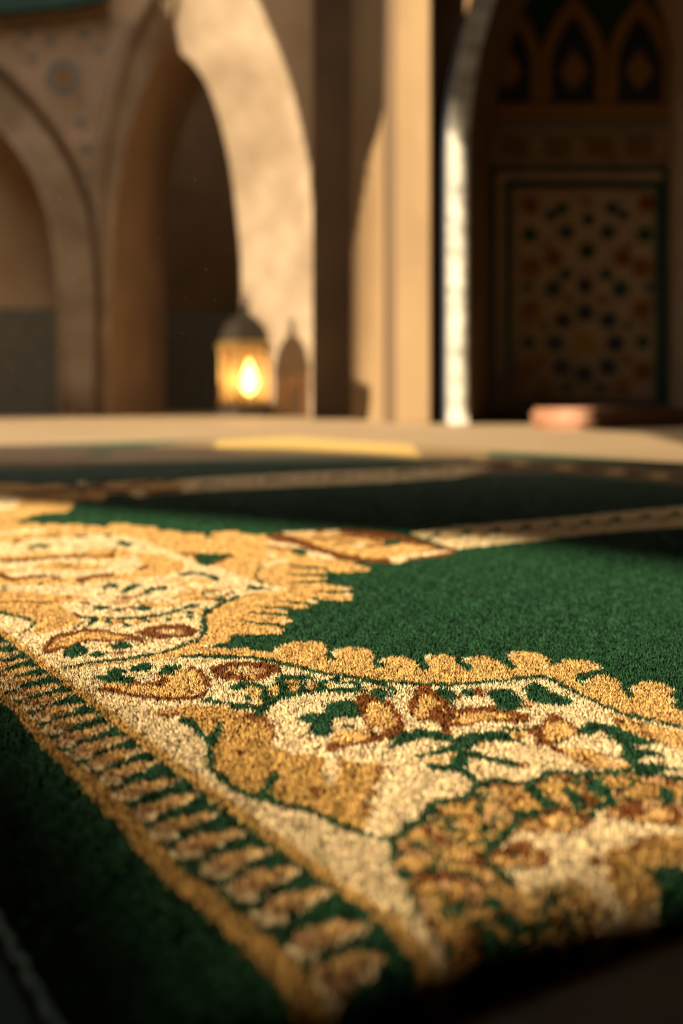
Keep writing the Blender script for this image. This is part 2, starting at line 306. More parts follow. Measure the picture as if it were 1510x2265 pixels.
C -57.8,1478.9 -58.4,1471.5 -60.6,1467 -63.5,1467 -66,1471.5 -67.2,1478.9 -66.7,1486.4 -64.5,1491 -61.6,1491 -59,1486.4
C -50.7,1412.5 -51.3,1405.7 -53.4,1401.6 -56.2,1401.6 -58.6,1405.7 -59.7,1412.5 -59.1,1419.3 -57.1,1423.5 -54.3,1423.5 -51.8,1419.3
C -57.1,1351.8 -57.7,1345.6 -59.7,1341.8 -62.3,1341.8 -64.6,1345.6 -65.7,1351.8 -65.2,1358 -63.2,1361.9 -60.6,1361.9 -58.2,1358
C -114.7,1274.6 -114.9,1269.1 -116.6,1265.8 -119.1,1265.8 -121.5,1269.1 -122.8,1274.6 -122.5,1280.2 -120.8,1283.6 -118.3,1283.6 -115.9,1280.2
C -849.5,2129.6 -522.3,2176.5 -464.8,2232.6 -407,2307.1 -348.3,2307.1 -292.2,2162.9 -244.1,2047.7 -199.7,1933.3 -162.6,1860.5 -138.2,1811.8 -106.5,1717.4 -67.6,1636.2 -100.2,1617.1 -122.6,1555.3 -132.4,1514.5 -140.3,1475.7 -140.6,1435.9 -133.3,1384.2 -130.6,1338.7 -133.7,1305.9 -142.9,1277 -152.9,1249.3 -169.7,1227.2 -190.1,1207.9 -210.2,1191.3 -228.5,1169.1 -240.2,1153.5 -408.9,1504.6 -2301,5768
C -619.9,2280.5 -583.7,2270.2 -543.6,2265.5 -523.4,2286.3 -510,2311.2 -498.2,2332.9 -500.9,2363.5 -496.1,2312.3 -488.1,2227.7 -469,2167.5 -476.4,2251.4 -493.6,2377.1 -517.9,2422.6 -530.6,2398.7 -544.1,2372.1 -564.1,2350.1 -605.3,2355.1 -642.9,2366.2
C -471.2,2400.8 -457.7,2362.1 -439.3,2317.2 -419.9,2286.7 -399.6,2263.1 -376.7,2245.1 -358.8,2233.8 -367.4,2290.6 -385.8,2302.5 -409.1,2321.2 -429.5,2345.5 -448.3,2375.8 -465.5,2419 -478.3,2456.8
O -532.2,2218.4 -514.9,2223.7 -493,2232.7 -474.5,2244.5 -456,2262.1 -437.6,2295.4 -416.9,2322.6 -391.4,2322.1 -362.6,2299.9 -326,2243.1 -297.3,2191.4 -306.1,2275.5 -336.5,2331.8 -375.9,2394.4 -407.3,2419.4 -434.9,2419.9 -456.9,2389.9 -475.7,2353.9 -494.4,2335.2 -513.3,2322.5 -535.9,2312.8 -553.8,2307
G -422.4,2252.3 -400.9,2252.3 -409.7,2301.7 -431.7,2301.7
G -378.3,2274.5 -364.1,2267.1 -371.8,2317.1 -386.3,2324.9
B -496.5,2156.5 -488.9,2183.7 -499.1,2225 -506.8,2196.8
B -466.6,2258.9 -450.1,2266.3 -457.5,2302.4 -474.2,2294.8
O -292.7,2023.7 -296,1973.7 -319.3,1935.3 -357.3,1914.6 -403.4,1914.6 -449.7,1935.3 -488.2,1973.7 -511.4,2023.7 -513.6,2076.4 -492.8,2120.7 -452.2,2146.1 -400.5,2146.1 -349.9,2120.7 -311.4,2076.4
C -341.3,2084.7 -347.1,2052 -372.9,2032.3 -408.8,2032.3 -442.1,2052 -460.5,2084.7 -456.4,2118.5 -430.4,2139.9 -392.6,2139.9 -358.4,2118.5
B -459.3,1914.1 -444.6,1918 -425.1,1924.7 -405.6,1934.1 -386.4,1946.4 -371.2,1965.1 -355.5,1979.8 -332.2,1976.2 -313,1968.5 -319.3,2009.6 -339,2017.7 -363.1,2021.4 -379.5,2005.9 -394.9,1986.5 -414.2,1973.8 -434,1964 -453.8,1957.1 -468.8,1952.9
B -357.2,1996.2 -359.6,2033.3 -367.2,2091.5 -380.9,2126.8 -391.5,2145 -387,2114.5 -377,2097.6 -368.4,2078 -365.8,2050.9 -363.4,2016.2
B -318.8,1977.9 -326.2,2085.2 -333.9,2109.6 -326,1999.9
C -443.3,2066 -440.7,2029.7 -449.1,2003.9 -466,1994.6 -487.3,2003.9 -507.7,2029.7 -522.1,2066 -526.2,2103.7 -518.5,2132.2 -500.6,2142.8 -477.8,2132.2 -456.7,2103.7
G -450.1,2064.5 -453.3,2084.5 -454.3,2104.3 -442.7,2104 -430.3,2097.6 -440.4,2149.1 -453.5,2155.9 -466.4,2155.6 -466.1,2124.1 -461.7,2092.6
G -334.9,2123.7 -331,2129.2 -325.8,2130.5 -318.6,2113.6 -311.8,2095 -317.9,2165.3 -325.9,2187.3 -336.4,2210.3 -344.1,2209.9 -348.7,2203.5
C -349.2,2116.6 -349.4,2090.3 -358.6,2074.3 -373.3,2074.3 -388.1,2090.3 -397.6,2116.6 -398,2143.5 -388.8,2160.6 -373.5,2160.6 -358.3,2143.5
C -333.7,2129.6 -333,2106.7 -338.1,2092.9 -347.1,2092.9 -356.8,2106.7 -363.5,2129.6 -364.6,2153 -359.5,2167.7 -350.2,2167.7 -340.3,2153
O -328.1,2035.6 -327.8,2011.3 -334.9,1996.6 -346.7,1996.6 -358.8,2011.3 -366.9,2035.6 -367.6,2060.6 -360.5,2076.3 -348.3,2076.3 -335.8,2060.6
C -487.2,1880.8 -459.8,1903.4 -424.7,1922.6 -404.5,1948.3 -384.4,1966.2 -354.9,1961 -324.4,1944.2 -296.2,1920.9 -274.2,1896.2 -263.6,1878.5 -262,1860.5 -271.1,1836.2 -285.1,1811.8 -298.8,1792.2 -313.1,1774.7 -325.7,1755.3 -340.8,1743.4 -362.2,1749.7 -390.1,1765.6 -431.4,1785.8 -469.4,1811.8 -487.1,1846.3
O -407.3,1870.6 -403,1890.7 -390.9,1906.7 -377.9,1913.6 -361.6,1911.9 -339.6,1898.8 -319.8,1880.8 -309.1,1862.7 -306.8,1845.7 -316.5,1830.7 -332.9,1821.4 -353.8,1822.3 -375.4,1831 -394.9,1849
O -474.3,1831 -454.3,1839.5 -430.1,1840.7 -415.2,1833.1 -408.2,1821.4 -413.2,1808.6 -425.7,1797.7 -445.6,1791.6 -464.5,1793.1 -474.5,1810.9
B -363.7,1860.5 -351.9,1860.5 -357.7,1891 -369.7,1891
O -291,2012 -283,2028.6 -267,2023.7 -246.1,1991.4 -226.2,1949.6 -213.1,1914.9 -205.1,1880.8 -202,1844.7 -204.5,1811.8 -214.4,1785.5 -227.3,1765.6 -240,1750 -251.7,1747.8 -261.6,1775.2 -267.8,1811.8 -264.1,1836.5 -259.6,1860.5 -263.4,1889.1 -270.7,1922.6 -282.8,1969.7
B -261.5,1831.3 -250.3,1855.8 -255.2,1885.6 -266.5,1860.2
O -443,1709 -415.5,1696.4 -382.9,1684 -360.1,1681.4 -339.8,1684 -318.8,1690.2 -299.6,1700.7 -285.1,1720.3 -272.9,1734.6 -259,1724.2 -248.3,1709.6 -254.9,1769.4 -266.8,1785.8 -282.9,1797.7 -296.6,1781.8 -311.1,1761 -330.5,1749.9 -352,1743.4 -372.8,1740.6 -396,1743.4 -429.6,1756.6 -458.2,1770.1
B -452.2,1786.9 -436.4,1771.5 -418.5,1751.3 -406.8,1728.9 -398.9,1710.7 -404.2,1750.3 -413.4,1771.6 -427.8,1798.7 -447.2,1821.1 -463.7,1837.5
B -398.2,1717.6 -390.6,1732.3 -380.4,1747.8 -368.7,1751.9 -359.2,1752.2 -364.8,1779.2 -374.5,1778.9 -386.6,1774.6 -397.2,1758.4 -404.8,1743.2
B -357.4,1753.2 -339.4,1718.3 -342.6,1742.4 -361,1778.2
B -317.3,1704.5 -311.1,1724.5 -302.2,1747.1 -290.4,1758.6 -280.3,1764.8 -286.8,1803.3 -297.2,1796.8 -309.6,1784.5 -319,1760.4 -325.3,1739.3
B -320.3,1726.1 -307.1,1684.1 -307.6,1708.8 -320.9,1752.1
G -353.4,1692.2 -352.1,1682.6 -352.7,1676.6 -355,1676.6 -358.2,1682.6 -360.9,1692.2 -362.3,1702 -361.7,1708.1 -359.3,1708.1 -356.2,1702
G -401.7,1681.5 -394.2,1656.4 -389.7,1640.9 -391.1,1636.1 -394.1,1632.1 -386.3,1602.4 -382.9,1606.9 -381.4,1623.9 -391.3,1665.1 -400,1694.7
O -552.6,1647.9 -494.2,1656 -426.9,1647.9 -404.2,1643.3 -392.7,1636.2 -374.9,1626.8 -357.2,1617.1 -340.1,1609.1 -323.4,1602.1 -305.6,1597.3 -290.8,1591.1 -282.7,1579.5 -281.2,1565.9 -290.5,1552.1 -300.7,1538 -302.1,1524.9 -299.3,1511.2 -292.6,1494.9 -284.4,1478.9 -277,1466.4 -270.4,1454 -265.5,1439.7 -262.1,1424.1 -259.7,1406.7 -259.3,1389.8 -261.6,1375.5 -266.3,1362.4 -274.6,1348.8 -283,1338.7 -288.6,1335.2 -292.3,1338.7 -293,1353.8 -293.8,1373.3 -297.6,1390 -303.6,1406.7 -312.2,1424.8 -323.1,1441.9 -329,1452.1 -351.9,1466.4 -432.1,1496.9 -515.8,1538 -552.4,1596.1
B -367.5,1531.9 -360.7,1537.7 -350.5,1542.2 -337.1,1536.8 -323.8,1531.9 -313.7,1538.1 -306.9,1545.7 -309.7,1558.1 -316.4,1550.5 -326.4,1544.2 -339.7,1549.2 -353.3,1554.6 -363.8,1550 -370.7,1544.2
B -302.4,1595 -303.3,1573.2 -299,1558.6 -298,1580
G -401.8,1478 -376.6,1466.8 -348.9,1453.2 -335.1,1442.3 -325.9,1432.3 -318.5,1424.1 -312.4,1415.2 -305.4,1402.7 -301.8,1394.2 -301.1,1384.3 -301,1369.8 -301.5,1361.6 -302.2,1357.2 -297.3,1341.2 -296.5,1346 -295.8,1355.1 -295.8,1371.5 -298.7,1396.6 -307,1418.8 -315,1433.2 -321.7,1443 -329.5,1451.7 -339,1462.1 -353.4,1473.5 -381.7,1487.6 -407.3,1499
B -300.4,1364.3 -302.5,1343.1 -298,1329.3 -295.8,1350
B -275.8,1458.1 -269,1439.1 -261.2,1420.1 -257,1420.3 -255.4,1425.9 -260.4,1446.1 -261.5,1441.3 -263.4,1440 -269.6,1456.1 -276.1,1474.7
C -258.7,1433.5 -259.7,1412.1 -261.3,1388.2 -264.2,1372.1 -266.9,1361.4 -261.7,1342.3 -259,1352.9 -255.9,1369.4 -254,1393.7 -252.9,1414.8
B -256.2,1412.5 -257.4,1390.9 -257.1,1364 -249.9,1343.6 -244.5,1335.4 -245.8,1347.2 -250.8,1354.8 -254,1360.9 -253.9,1380.4 -252.7,1401
G -264.4,1426.2 -257,1423.6 -246.1,1420.3 -232.5,1416.1 -218,1414.5 -204.9,1419.8 -192.8,1429.2 -182.2,1442.1 -173.2,1456.4 -167,1468.7 -161.9,1481.6 -155.8,1499.3 -151,1514.1 -154.4,1535 -159.2,1519.9 -165.3,1501.8 -170.3,1488.8 -176.4,1476.4 -185.3,1461.9 -196,1448.8 -208,1439.2 -221.1,1433.8 -235.6,1435.5 -249.3,1439.8 -260.3,1443.2 -267.8,1445.8
G -241.6,1412.5 -240.9,1404.1 -242,1398.9 -244.5,1398.9 -247.4,1404.1 -249.6,1412.5 -250.4,1421 -249.3,1426.3 -246.7,1426.3 -243.8,1421
O -232.6,1418.3 -232.3,1409.8 -234.1,1404.6 -237.4,1404.6 -241,1409.8 -243.4,1418.3 -243.9,1426.9 -242.1,1432.2 -238.7,1432.2 -235.1,1426.9
G -225.8,1403.9 -225.2,1395.6 -226.4,1390.5 -228.9,1390.5 -231.7,1395.6 -233.8,1403.9 -234.5,1412.3 -233.3,1417.6 -230.8,1417.6 -227.9,1412.3
O -216.9,1409.6 -216.6,1401.2 -218.5,1396.1 -221.8,1396.1 -225.2,1401.2 -227.6,1409.6 -228,1418.1 -226.1,1423.4 -222.7,1423.4 -219.2,1418.1
G -204.2,1384.2 -203.7,1376.2 -204.9,1371.2 -207.4,1371.2 -210.1,1376.2 -212.1,1384.2 -212.6,1392.4 -211.4,1397.5 -208.9,1397.5 -206.1,1392.4
O -198,1409.6 -197.9,1401.2 -199.8,1396.1 -203.1,1396.1 -206.5,1401.2 -208.8,1409.6 -209,1418.1 -207.1,1423.4 -203.7,1423.4 -200.3,1418.1
G -191.3,1412.5 -190.9,1404.1 -192.2,1398.9 -194.7,1398.9 -197.4,1404.1 -199.3,1412.5 -199.8,1421 -198.5,1426.3 -196,1426.3 -193.2,1421
O -182.1,1418.3 -182.1,1409.8 -184.1,1404.6 -187.4,1404.6 -190.8,1409.8 -193,1418.3 -193.1,1426.9 -191.1,1432.2 -187.7,1432.2 -184.3,1426.9
G -168.4,1424.1 -168.2,1415.6 -169.6,1410.3 -172,1410.3 -174.7,1415.6 -176.5,1424.1 -176.8,1432.8 -175.4,1438.2 -172.9,1438.2 -170.2,1432.8
O -159.1,1430 -159.2,1421.4 -161.3,1416.1 -164.6,1416.1 -167.9,1421.4 -170,1430 -170,1438.7 -167.9,1444.2 -164.5,1444.2 -161.1,1438.7
G -151.9,1466.4 -151.8,1457.3 -153.3,1451.7 -155.9,1451.7 -158.6,1457.3 -160.3,1466.4 -160.5,1475.5 -159,1481.3 -156.4,1481.3 -153.7,1475.5
O -142.3,1472.6 -142.5,1463.4 -144.7,1457.8 -148.2,1457.8 -151.5,1463.4 -153.5,1472.6 -153.4,1481.9 -151.2,1487.6 -147.7,1487.6 -144.3,1481.9
G -247.9,1414.7 -248.7,1402.5 -249.2,1385.3 -248.2,1364.8 -247.1,1348.9 -242.4,1339 -243.4,1354.1 -244.3,1372.2 -243.9,1387.4 -243.1,1398.9
B -219.3,1398.3 -209.5,1392.6 -211.8,1409.6 -221.6,1415.3
B -263.7,1250.8 -265.9,1264.7 -267,1280.5 -267.8,1298.9 -267.2,1317.1 -264.3,1332.1 -259.5,1344.5 -252.7,1354.9 -244.7,1361.6 -237,1362.5 -228.5,1358.7 -218.1,1349.6 -207.5,1339 -197.5,1330.9 -188.8,1322.5 -181.8,1312.1 -177.1,1301.2 -175.3,1288.5 -176.8,1280.5 -183.3,1287.4 -192.3,1296 -201,1292.6 -210.3,1288.2 -221.4,1293.2 -230.8,1296 -233.2,1284.8 -234.2,1270.5 -238.4,1260.4 -243.4,1250.8 -248.9,1237.4 -254.3,1229.3 -259.4,1236.8
O -255.8,1251.6 -259,1267.6 -259.8,1291.3 -258.3,1308.7 -254.5,1323.4 -248.5,1334.5 -240.9,1341.3 -233.2,1342.9 -223.4,1338.7 -206,1325.1 -193.8,1310.8 -201.3,1303.9 -215,1301 -226.1,1304.7 -235.4,1305.9 -238.8,1293.2 -241.5,1277 -248.9,1260
C -231,1281.7 -222.6,1287.4 -212.6,1286.5 -207.6,1275.8 -205.9,1263 -209.1,1254.4 -214.4,1249.3 -220,1249 -225.2,1253.8 -229.9,1267.6
G -239,1223.7 -241.6,1241.7 -242.2,1260.5 -241.3,1273 -238.8,1279.8 -234.8,1278.9 -230.1,1271.5 -224.5,1256.6 -220.8,1239.2 -222.5,1220.8 -226.7,1208.6 -233,1212
G -204.2,1256.3 -206.8,1268.1 -206.4,1281 -202.4,1287.8 -196.5,1289.4 -189.1,1282.7 -183.7,1272.6 -185,1261.8 -189.7,1253.6 -197.2,1252.2
G -217,1221.9 -217.4,1232.6 -215.5,1242.6 -210.3,1246.9 -205.1,1245.2 -203.4,1232.8 -203.8,1219.4 -206.5,1213.4 -210.2,1211.8 -214.1,1215.1
B -202.7,1228.5 -187,1228.5 -188.7,1239 -204.4,1239
B -209.3,1272 -201.6,1249 -201,1258.7 -208.8,1282
B -192.9,1341 -191.9,1355.4 -188,1369.4 -182.1,1379.9 -174.3,1387.1 -164.3,1391.4 -154,1390.1 -144.8,1379.1 -138,1363.7 -135.5,1346.2 -136.4,1330 -141,1318.8 -148.3,1311.1 -158.2,1306.4 -168.4,1305.7 -176.5,1310.7 -183.2,1319.1 -189.3,1329.1
T -175.5,1346.5 -172.4,1356.1 -165.9,1362.4 -159.1,1362.1 -153.1,1357.1 -149.5,1346.9 -149.1,1336.1 -154.2,1328.4 -161.4,1325.9 -169.8,1334.5
C -157.9,1346.5 -158.4,1340.4 -160.9,1336.6 -164.6,1336.6 -168,1340.4 -169.9,1346.5 -169.6,1352.7 -167,1356.6 -163.3,1356.6 -159.8,1352.7
G -271.9,1632.8 -271.2,1650.8 -269.6,1665.4 -264.6,1658.3 -259.2,1646.8 -262.3,1681 -268.6,1694.3 -276.4,1703 -279.5,1683.6 -280.3,1663.3
G -251.9,1620 -253,1649.1 -251.3,1680.4 -244.3,1694.6 -237.5,1694.9 -236.4,1673.8 -237.7,1647.3 -240,1628.2 -243.3,1615.6 -248,1612.2
G -221,1601.2 -220.2,1616.4 -217.4,1632.9 -208.6,1640.5 -200,1644.2 -204.1,1675.6 -213,1671.8 -222.6,1663.2 -226.2,1643.3 -227.3,1625.6
G -215.9,1624.7 -215.1,1611.4 -216.5,1603.2 -219.7,1603.2 -223.4,1611.4 -226.2,1624.7 -227.1,1638.3 -225.7,1646.8 -222.4,1646.8 -218.7,1638.3
B -250.1,1573.7 -239.3,1571.5 -227.5,1573.8 -222.1,1592.3 -219.7,1611.1 -222.4,1623.2 -224.7,1604.6 -229.6,1586.6 -241.3,1584.4 -252.1,1586.7
O -191,1602.1 -182.2,1617.1 -167.8,1624.7 -153.6,1620.4 -140.7,1609.6 -131.3,1596.1 -128.1,1580.2 -136.6,1559.7 -149.8,1544.9 -163.2,1547.1 -175.9,1558.8 -186.4,1579.7
O -224.4,1551.8 -214.1,1548.2 -198,1538 -180.2,1531.9 -167.2,1524.5 -169.3,1511.2 -179,1501.3 -193.9,1504.2 -209.4,1514.5 -220.4,1534.6
C -214.4,1587.4 -212.4,1602.6 -206.2,1609.6 -195.9,1593.4 -188.5,1573 -192.7,1561.9 -200.7,1558.8 -208.8,1570.8
T -249.7,1555.3 -246.8,1570.5 -241.1,1580.2 -233,1577.3 -226.5,1565.9 -226.7,1544 -230.2,1524.5 -236,1520.1 -242.3,1524.5 -247.2,1538.3
G -258.9,1486.4 -241,1486.4 -245.8,1516.5 -264.2,1516.5
B -281.1,1524.5 -268.4,1521.2 -271.9,1541.5 -284.7,1544.9
G -230.4,1485.2 -229.7,1475.9 -231,1470.2 -233.6,1470.2 -236.6,1475.9 -238.9,1485.2 -239.6,1494.7 -238.4,1500.5 -235.7,1500.5 -232.7,1494.7
G -217.5,1490.6 -218,1508.1 -214.5,1521.6 -206.5,1515.4 -199.2,1502.1 -198.3,1486.6 -201.4,1475.6 -209.7,1479.6
B -229,1481 -217.1,1503.5 -220,1519 -231.9,1496
O -187.9,1672.6 -183.2,1689.4 -175.9,1704.8 -164.1,1700.6 -153.6,1692.3 -156,1725.9 -166.9,1734.6 -179.8,1739 -188.2,1721.9 -193.1,1703.9
O -211,1684.4 -194.3,1726.4 -198.2,1751.8 -215,1708.6
G -154.8,1579.8 -150.6,1589.5 -144.6,1597.4 -136.2,1591.4 -128.9,1583.1 -130.9,1621.7 -138.7,1630.6 -148.4,1637.3 -155.6,1628.2 -160.2,1617.5
B -128.5,1591.5 -120,1613.8 -122.7,1635.7 -131.3,1612.9
C -151.7,1592 -130.1,1606.8 -132.1,1627.5 -153.9,1612.4
G -142.7,1566.7 -135.5,1578.5 -127.6,1583.6 -125.8,1565.4 -127.3,1546 -132.6,1544.8 -138.5,1550.1 -142.2,1557.6
O -179.6,1636.2 -170.3,1631.4 -157.8,1628.5 -144.1,1635.8 -133.1,1644 -135.4,1667.7 -146.5,1659.2 -160.2,1651.8 -172.5,1654.8 -181.9,1659.7
B -161.1,1559.5 -141.3,1559.5 -142.4,1572.3 -162.4,1572.3
G -163.2,1477.5 -161.4,1489.9 -159.2,1502.2 -157.2,1504.8 -155.4,1504.7 -158.2,1531.1 -160.4,1531 -163.4,1526.9 -166.1,1512.6 -168,1499.5
G -153.5,1421.3 -147,1424.3 -149.7,1447.8 -156.3,1444.8
G -142.2,1516.6 -144.9,1505.4 -144.9,1475.1 -137.9,1460.8 -132.2,1454.4 -133.5,1478.5 -139,1484.9 -142.4,1489.1 -140.4,1483.3 -138.1,1492.8
G -226.7,1160.8 -218.5,1168.6 -207.7,1178.5 -197.8,1186.6 -187.8,1194.8 -177.5,1203.9 -167.6,1213.7 -158.6,1223.9 -150.8,1235.5 -144.9,1249.9 -140.1,1265.1 -135.1,1279 -130.8,1294 -128.4,1311.7 -127.6,1331.7 -128.2,1354.3 -130.2,1379.7 -134,1406.8 -137.3,1430.4 -138.3,1447.6 -138,1464.5 -134.9,1482.6 -130.4,1501.4 -126.1,1521.4 -121.7,1541.5 -116.4,1563.2 -112.2,1580.1 -115.4,1602.2 -119.7,1584.8 -125,1562.3 -129.5,1541.6 -133.8,1521.1 -138.4,1501.6 -141.9,1480.8 -142.6,1456.6 -140.9,1429.6 -137.1,1401.7 -133.6,1377.7 -132,1358.6 -131.5,1340.6 -132,1323.8 -133.9,1308.1 -137.9,1293.7 -143,1279.5 -147.7,1264.1 -153.4,1249.7 -161.1,1238.1 -170,1227.7 -180,1217.7 -190.4,1208.5 -200.5,1200.1 -210.5,1191.8 -221.4,1181.6 -229.7,1173.6
G -141.2,1416.6 -137.7,1395.2 -134.6,1373.3 -133.7,1355 -133.3,1338.5 -125.6,1323.6 -125.9,1342.8 -127.4,1373.3 -131.8,1407 -135.8,1431.7
G -209.3,2021.5 -199.3,2030.2 -183.1,2021.5 -164.3,2022.4 -150.1,2014.6 -153.4,1985.1 -161.5,1947.7 -164.1,1904.2 -168.4,1873 -180.2,1873.4 -193.1,1897.3 -204.2,1959
B -228.1,2009.7 -200.1,1998.1 -202.8,2026.1 -231.2,2038
B -169,1875 -165.6,1899.7 -160.8,1932.3 -154.7,1966.1 -149.4,1993.3 -152.8,2019.1 -158.1,1991.1 -164.3,1956.1 -169.2,1922.3 -172.7,1896.9
B -204.2,1972.2 -192.8,1896.5 -190.4,1906.4 -201.8,1982.8
G -198.7,1764.5 -192.7,1774.9 -184.1,1782.4 -173.5,1774.6 -162.8,1760.2 -154.3,1741.6 -148.5,1725.9 -148.9,1752.3 -155.1,1769.1 -164.4,1789.3 -175.8,1804.8 -187.3,1813.3 -196.7,1805.1 -202.9,1794.2
G -165,1764.8 -161,1767.4 -154.7,1759.5 -149.4,1741.2 -146.7,1723.3 -150.2,1715.7 -155.9,1718.2 -161.6,1741.2
G -113.7,1660.5 -111.8,1676.5 -104.7,1684.3 -92.8,1664.6 -83.7,1641.9 -86.9,1635.6 -95,1637.3 -105.5,1647.1
G -94.4,1924.8 -100.3,1897.2 -106.4,1861.5 -108.8,1827 -108.9,1791.7 -106.9,1755.7 -102.6,1722.4 -95.9,1695.3 -88.4,1673.8 -80.2,1658.7 -73.8,1649.5 -74,1670.1 -80.3,1679.4 -88.3,1694.3 -95.3,1714.8 -100.9,1738.3 -103.6,1761 -104.9,1785.2 -104.9,1811.6 -103,1839.8 -97.3,1872.8 -91.6,1899.2
C -72.6,1968.1 -82,1951.7 -92.9,1929.2 -100.2,1902.3 -104.7,1880.9 -99.9,1840.6 -95.6,1860.4 -89,1884.6 -78.7,1905.3 -69.6,1920.8
C -89.9,2006.1 -90.7,1985.8 -94.5,1973.5 -99.9,1973.5 -105,1985.8 -107.8,2006.1 -107.2,2026.9 -103.3,2039.9 -97.7,2039.9 -92.6,2026.9
C -104.7,1685.2 -88.2,1666.2 -70.9,1645.2 -64.8,1633.4 -62.8,1626.8 -62,1645.8 -64.5,1653.7 -71.2,1666.5 -88.7,1688.2 -105.6,1707.7
B -123.4,2284.2 -114.3,2305.1 -99.7,2322.6 -85.9,2343.2 -71.3,2362.2 -57.6,2376.4 -41.7,2386.6 -20.4,2393.8 3.8,2394.9 31.3,2386.1 56.5,2370.3 72.6,2348.7 84.9,2322.6 96.6,2294.6 107.8,2261.8 119.7,2218.8 131.4,2176.5 143.5,2142.8 154.7,2116.6 165.4,2104.5 171.5,2091 166.3,2057.6 157.6,2023.7 152.2,2003.6 144.8,1988.9 130.8,1977.1 115.6,1966.2 103.6,1954.1 92.4,1938.7 80.8,1911.6 70.3,1891 62.9,1897.8 54.7,1911.9 41.6,1916.6 27.5,1922.6 15.2,1935.7 3.1,1955.1 -9.5,1984.9 -22.4,2017.8 -35.8,2045.8 -49.4,2072.2 -63.3,2095.3 -77.6,2123.1 -94.2,2169.2 -109.3,2218.3 -119.8,2254.9
O -84.3,2307.1 -67.6,2324 -40.7,2330.4 -10.6,2324 18.3,2307.1 37.6,2280.5 53.6,2247.1 69.7,2207.3 86.2,2169.7 107,2144.4 124.8,2123.1 134.3,2101.3 134.1,2078.4 117.4,2051.9 96.5,2023.7 83.1,1991 69.4,1966.2 49.1,1961.4 28.2,1971.9 11.7,2002.5 -3.2,2041.7 -17.7,2076.1 -30.2,2110.1 -38.1,2143.2 -45,2176.5 -54.3,2212.1 -64.3,2247.1 -78.1,2280
B -46.2,2225.5 -33.6,2215.7 -17.4,2211.3 -3.6,2234.7 10.8,2254.5 28.6,2240 45.1,2211.7 56.6,2175 63.8,2144.1 66.8,2181.9 59.3,2214.6 47.1,2253.9 29.8,2284.1 10.9,2299.4 -4.5,2278.3 -18.1,2254.4 -34,2259 -46.7,2269.2
B -10.1,2146.8 1.8,2156.8 17,2160.2 30.1,2134.7 43.3,2107.6 58.5,2104.3 70.4,2107.6 71.3,2138.8 59.4,2135.5 44.4,2138.7 31.4,2166.1 17.6,2193 1.6,2189.5 -10.6,2179.2
C -94.9,2301.4 -84.3,2309 -69.9,2316.7 -53.6,2317.7 -40.5,2316.7 -41.2,2360.2 -54.6,2361.2 -71.3,2360.2 -86.1,2352.1 -97,2344.1
C -29.2,2316.9 -3.4,2348.3 -4.1,2392.7 -30.3,2360
C 35.3,2136.2 33.2,2117 28.3,2105.3 22.5,2105.3 17.9,2117 16.3,2136.2 18.3,2155.7 23.2,2168 29.2,2168 33.8,2155.7
G 63.3,2192.8 70.1,2215 79.9,2226 90.3,2215 97.1,2192.8 93.4,2162.4 85.6,2136.8 77.1,2130 69.2,2136.8 64.3,2162.4
C -114.9,2190.3 -98.8,2184.2 -79.1,2162.9 -66.6,2136.2 -58.4,2110.1 -52.4,2091.8 -55,2084.7 -78.8,2098.1 -104.6,2123.1 -115.1,2160.3
B -114.6,2127.2 -100.5,2105.7 -83,2082.3 -66.8,2070.2 -54.6,2063.6 -55.1,2093.5 -67.5,2100.2 -83.7,2112.6 -101.3,2136.6 -115.6,2158.6
C 64.5,1933.3 65.7,1955.1 71,1977.5 78.7,1993.9 92.7,2012 122.7,2046.2 150.8,2072.2 157.7,2060.6 152.1,2035.6 134.1,2011.6 113.8,1988.9 102.4,1975.7 93.5,1960.7 83.8,1926.9 75.5,1901.4 68.6,1910.9
G -73.7,2077.8 -62.7,2082.4 -51,2070.5 -49.2,2032.8 -52.1,1999.9 -59,2002.4 -66.7,2020.6 -72.5,2050.6
C -49.3,2066 -31.4,2035.6 -12.6,1988.9 -6.1,1963.5 -8.1,1949.6 -23.5,1949.6 -40.6,1966.2 -49.3,2020.8
B -11.9,2000.4 -6.6,1933.3 -2,1955.1 -7.2,2023.7
B 2.1,2000.4 6.9,1933.3 11.6,1955.1 6.9,2023.7
B 16.7,2000.4 21.1,1933.3 25.9,1955.1 21.7,2023.7
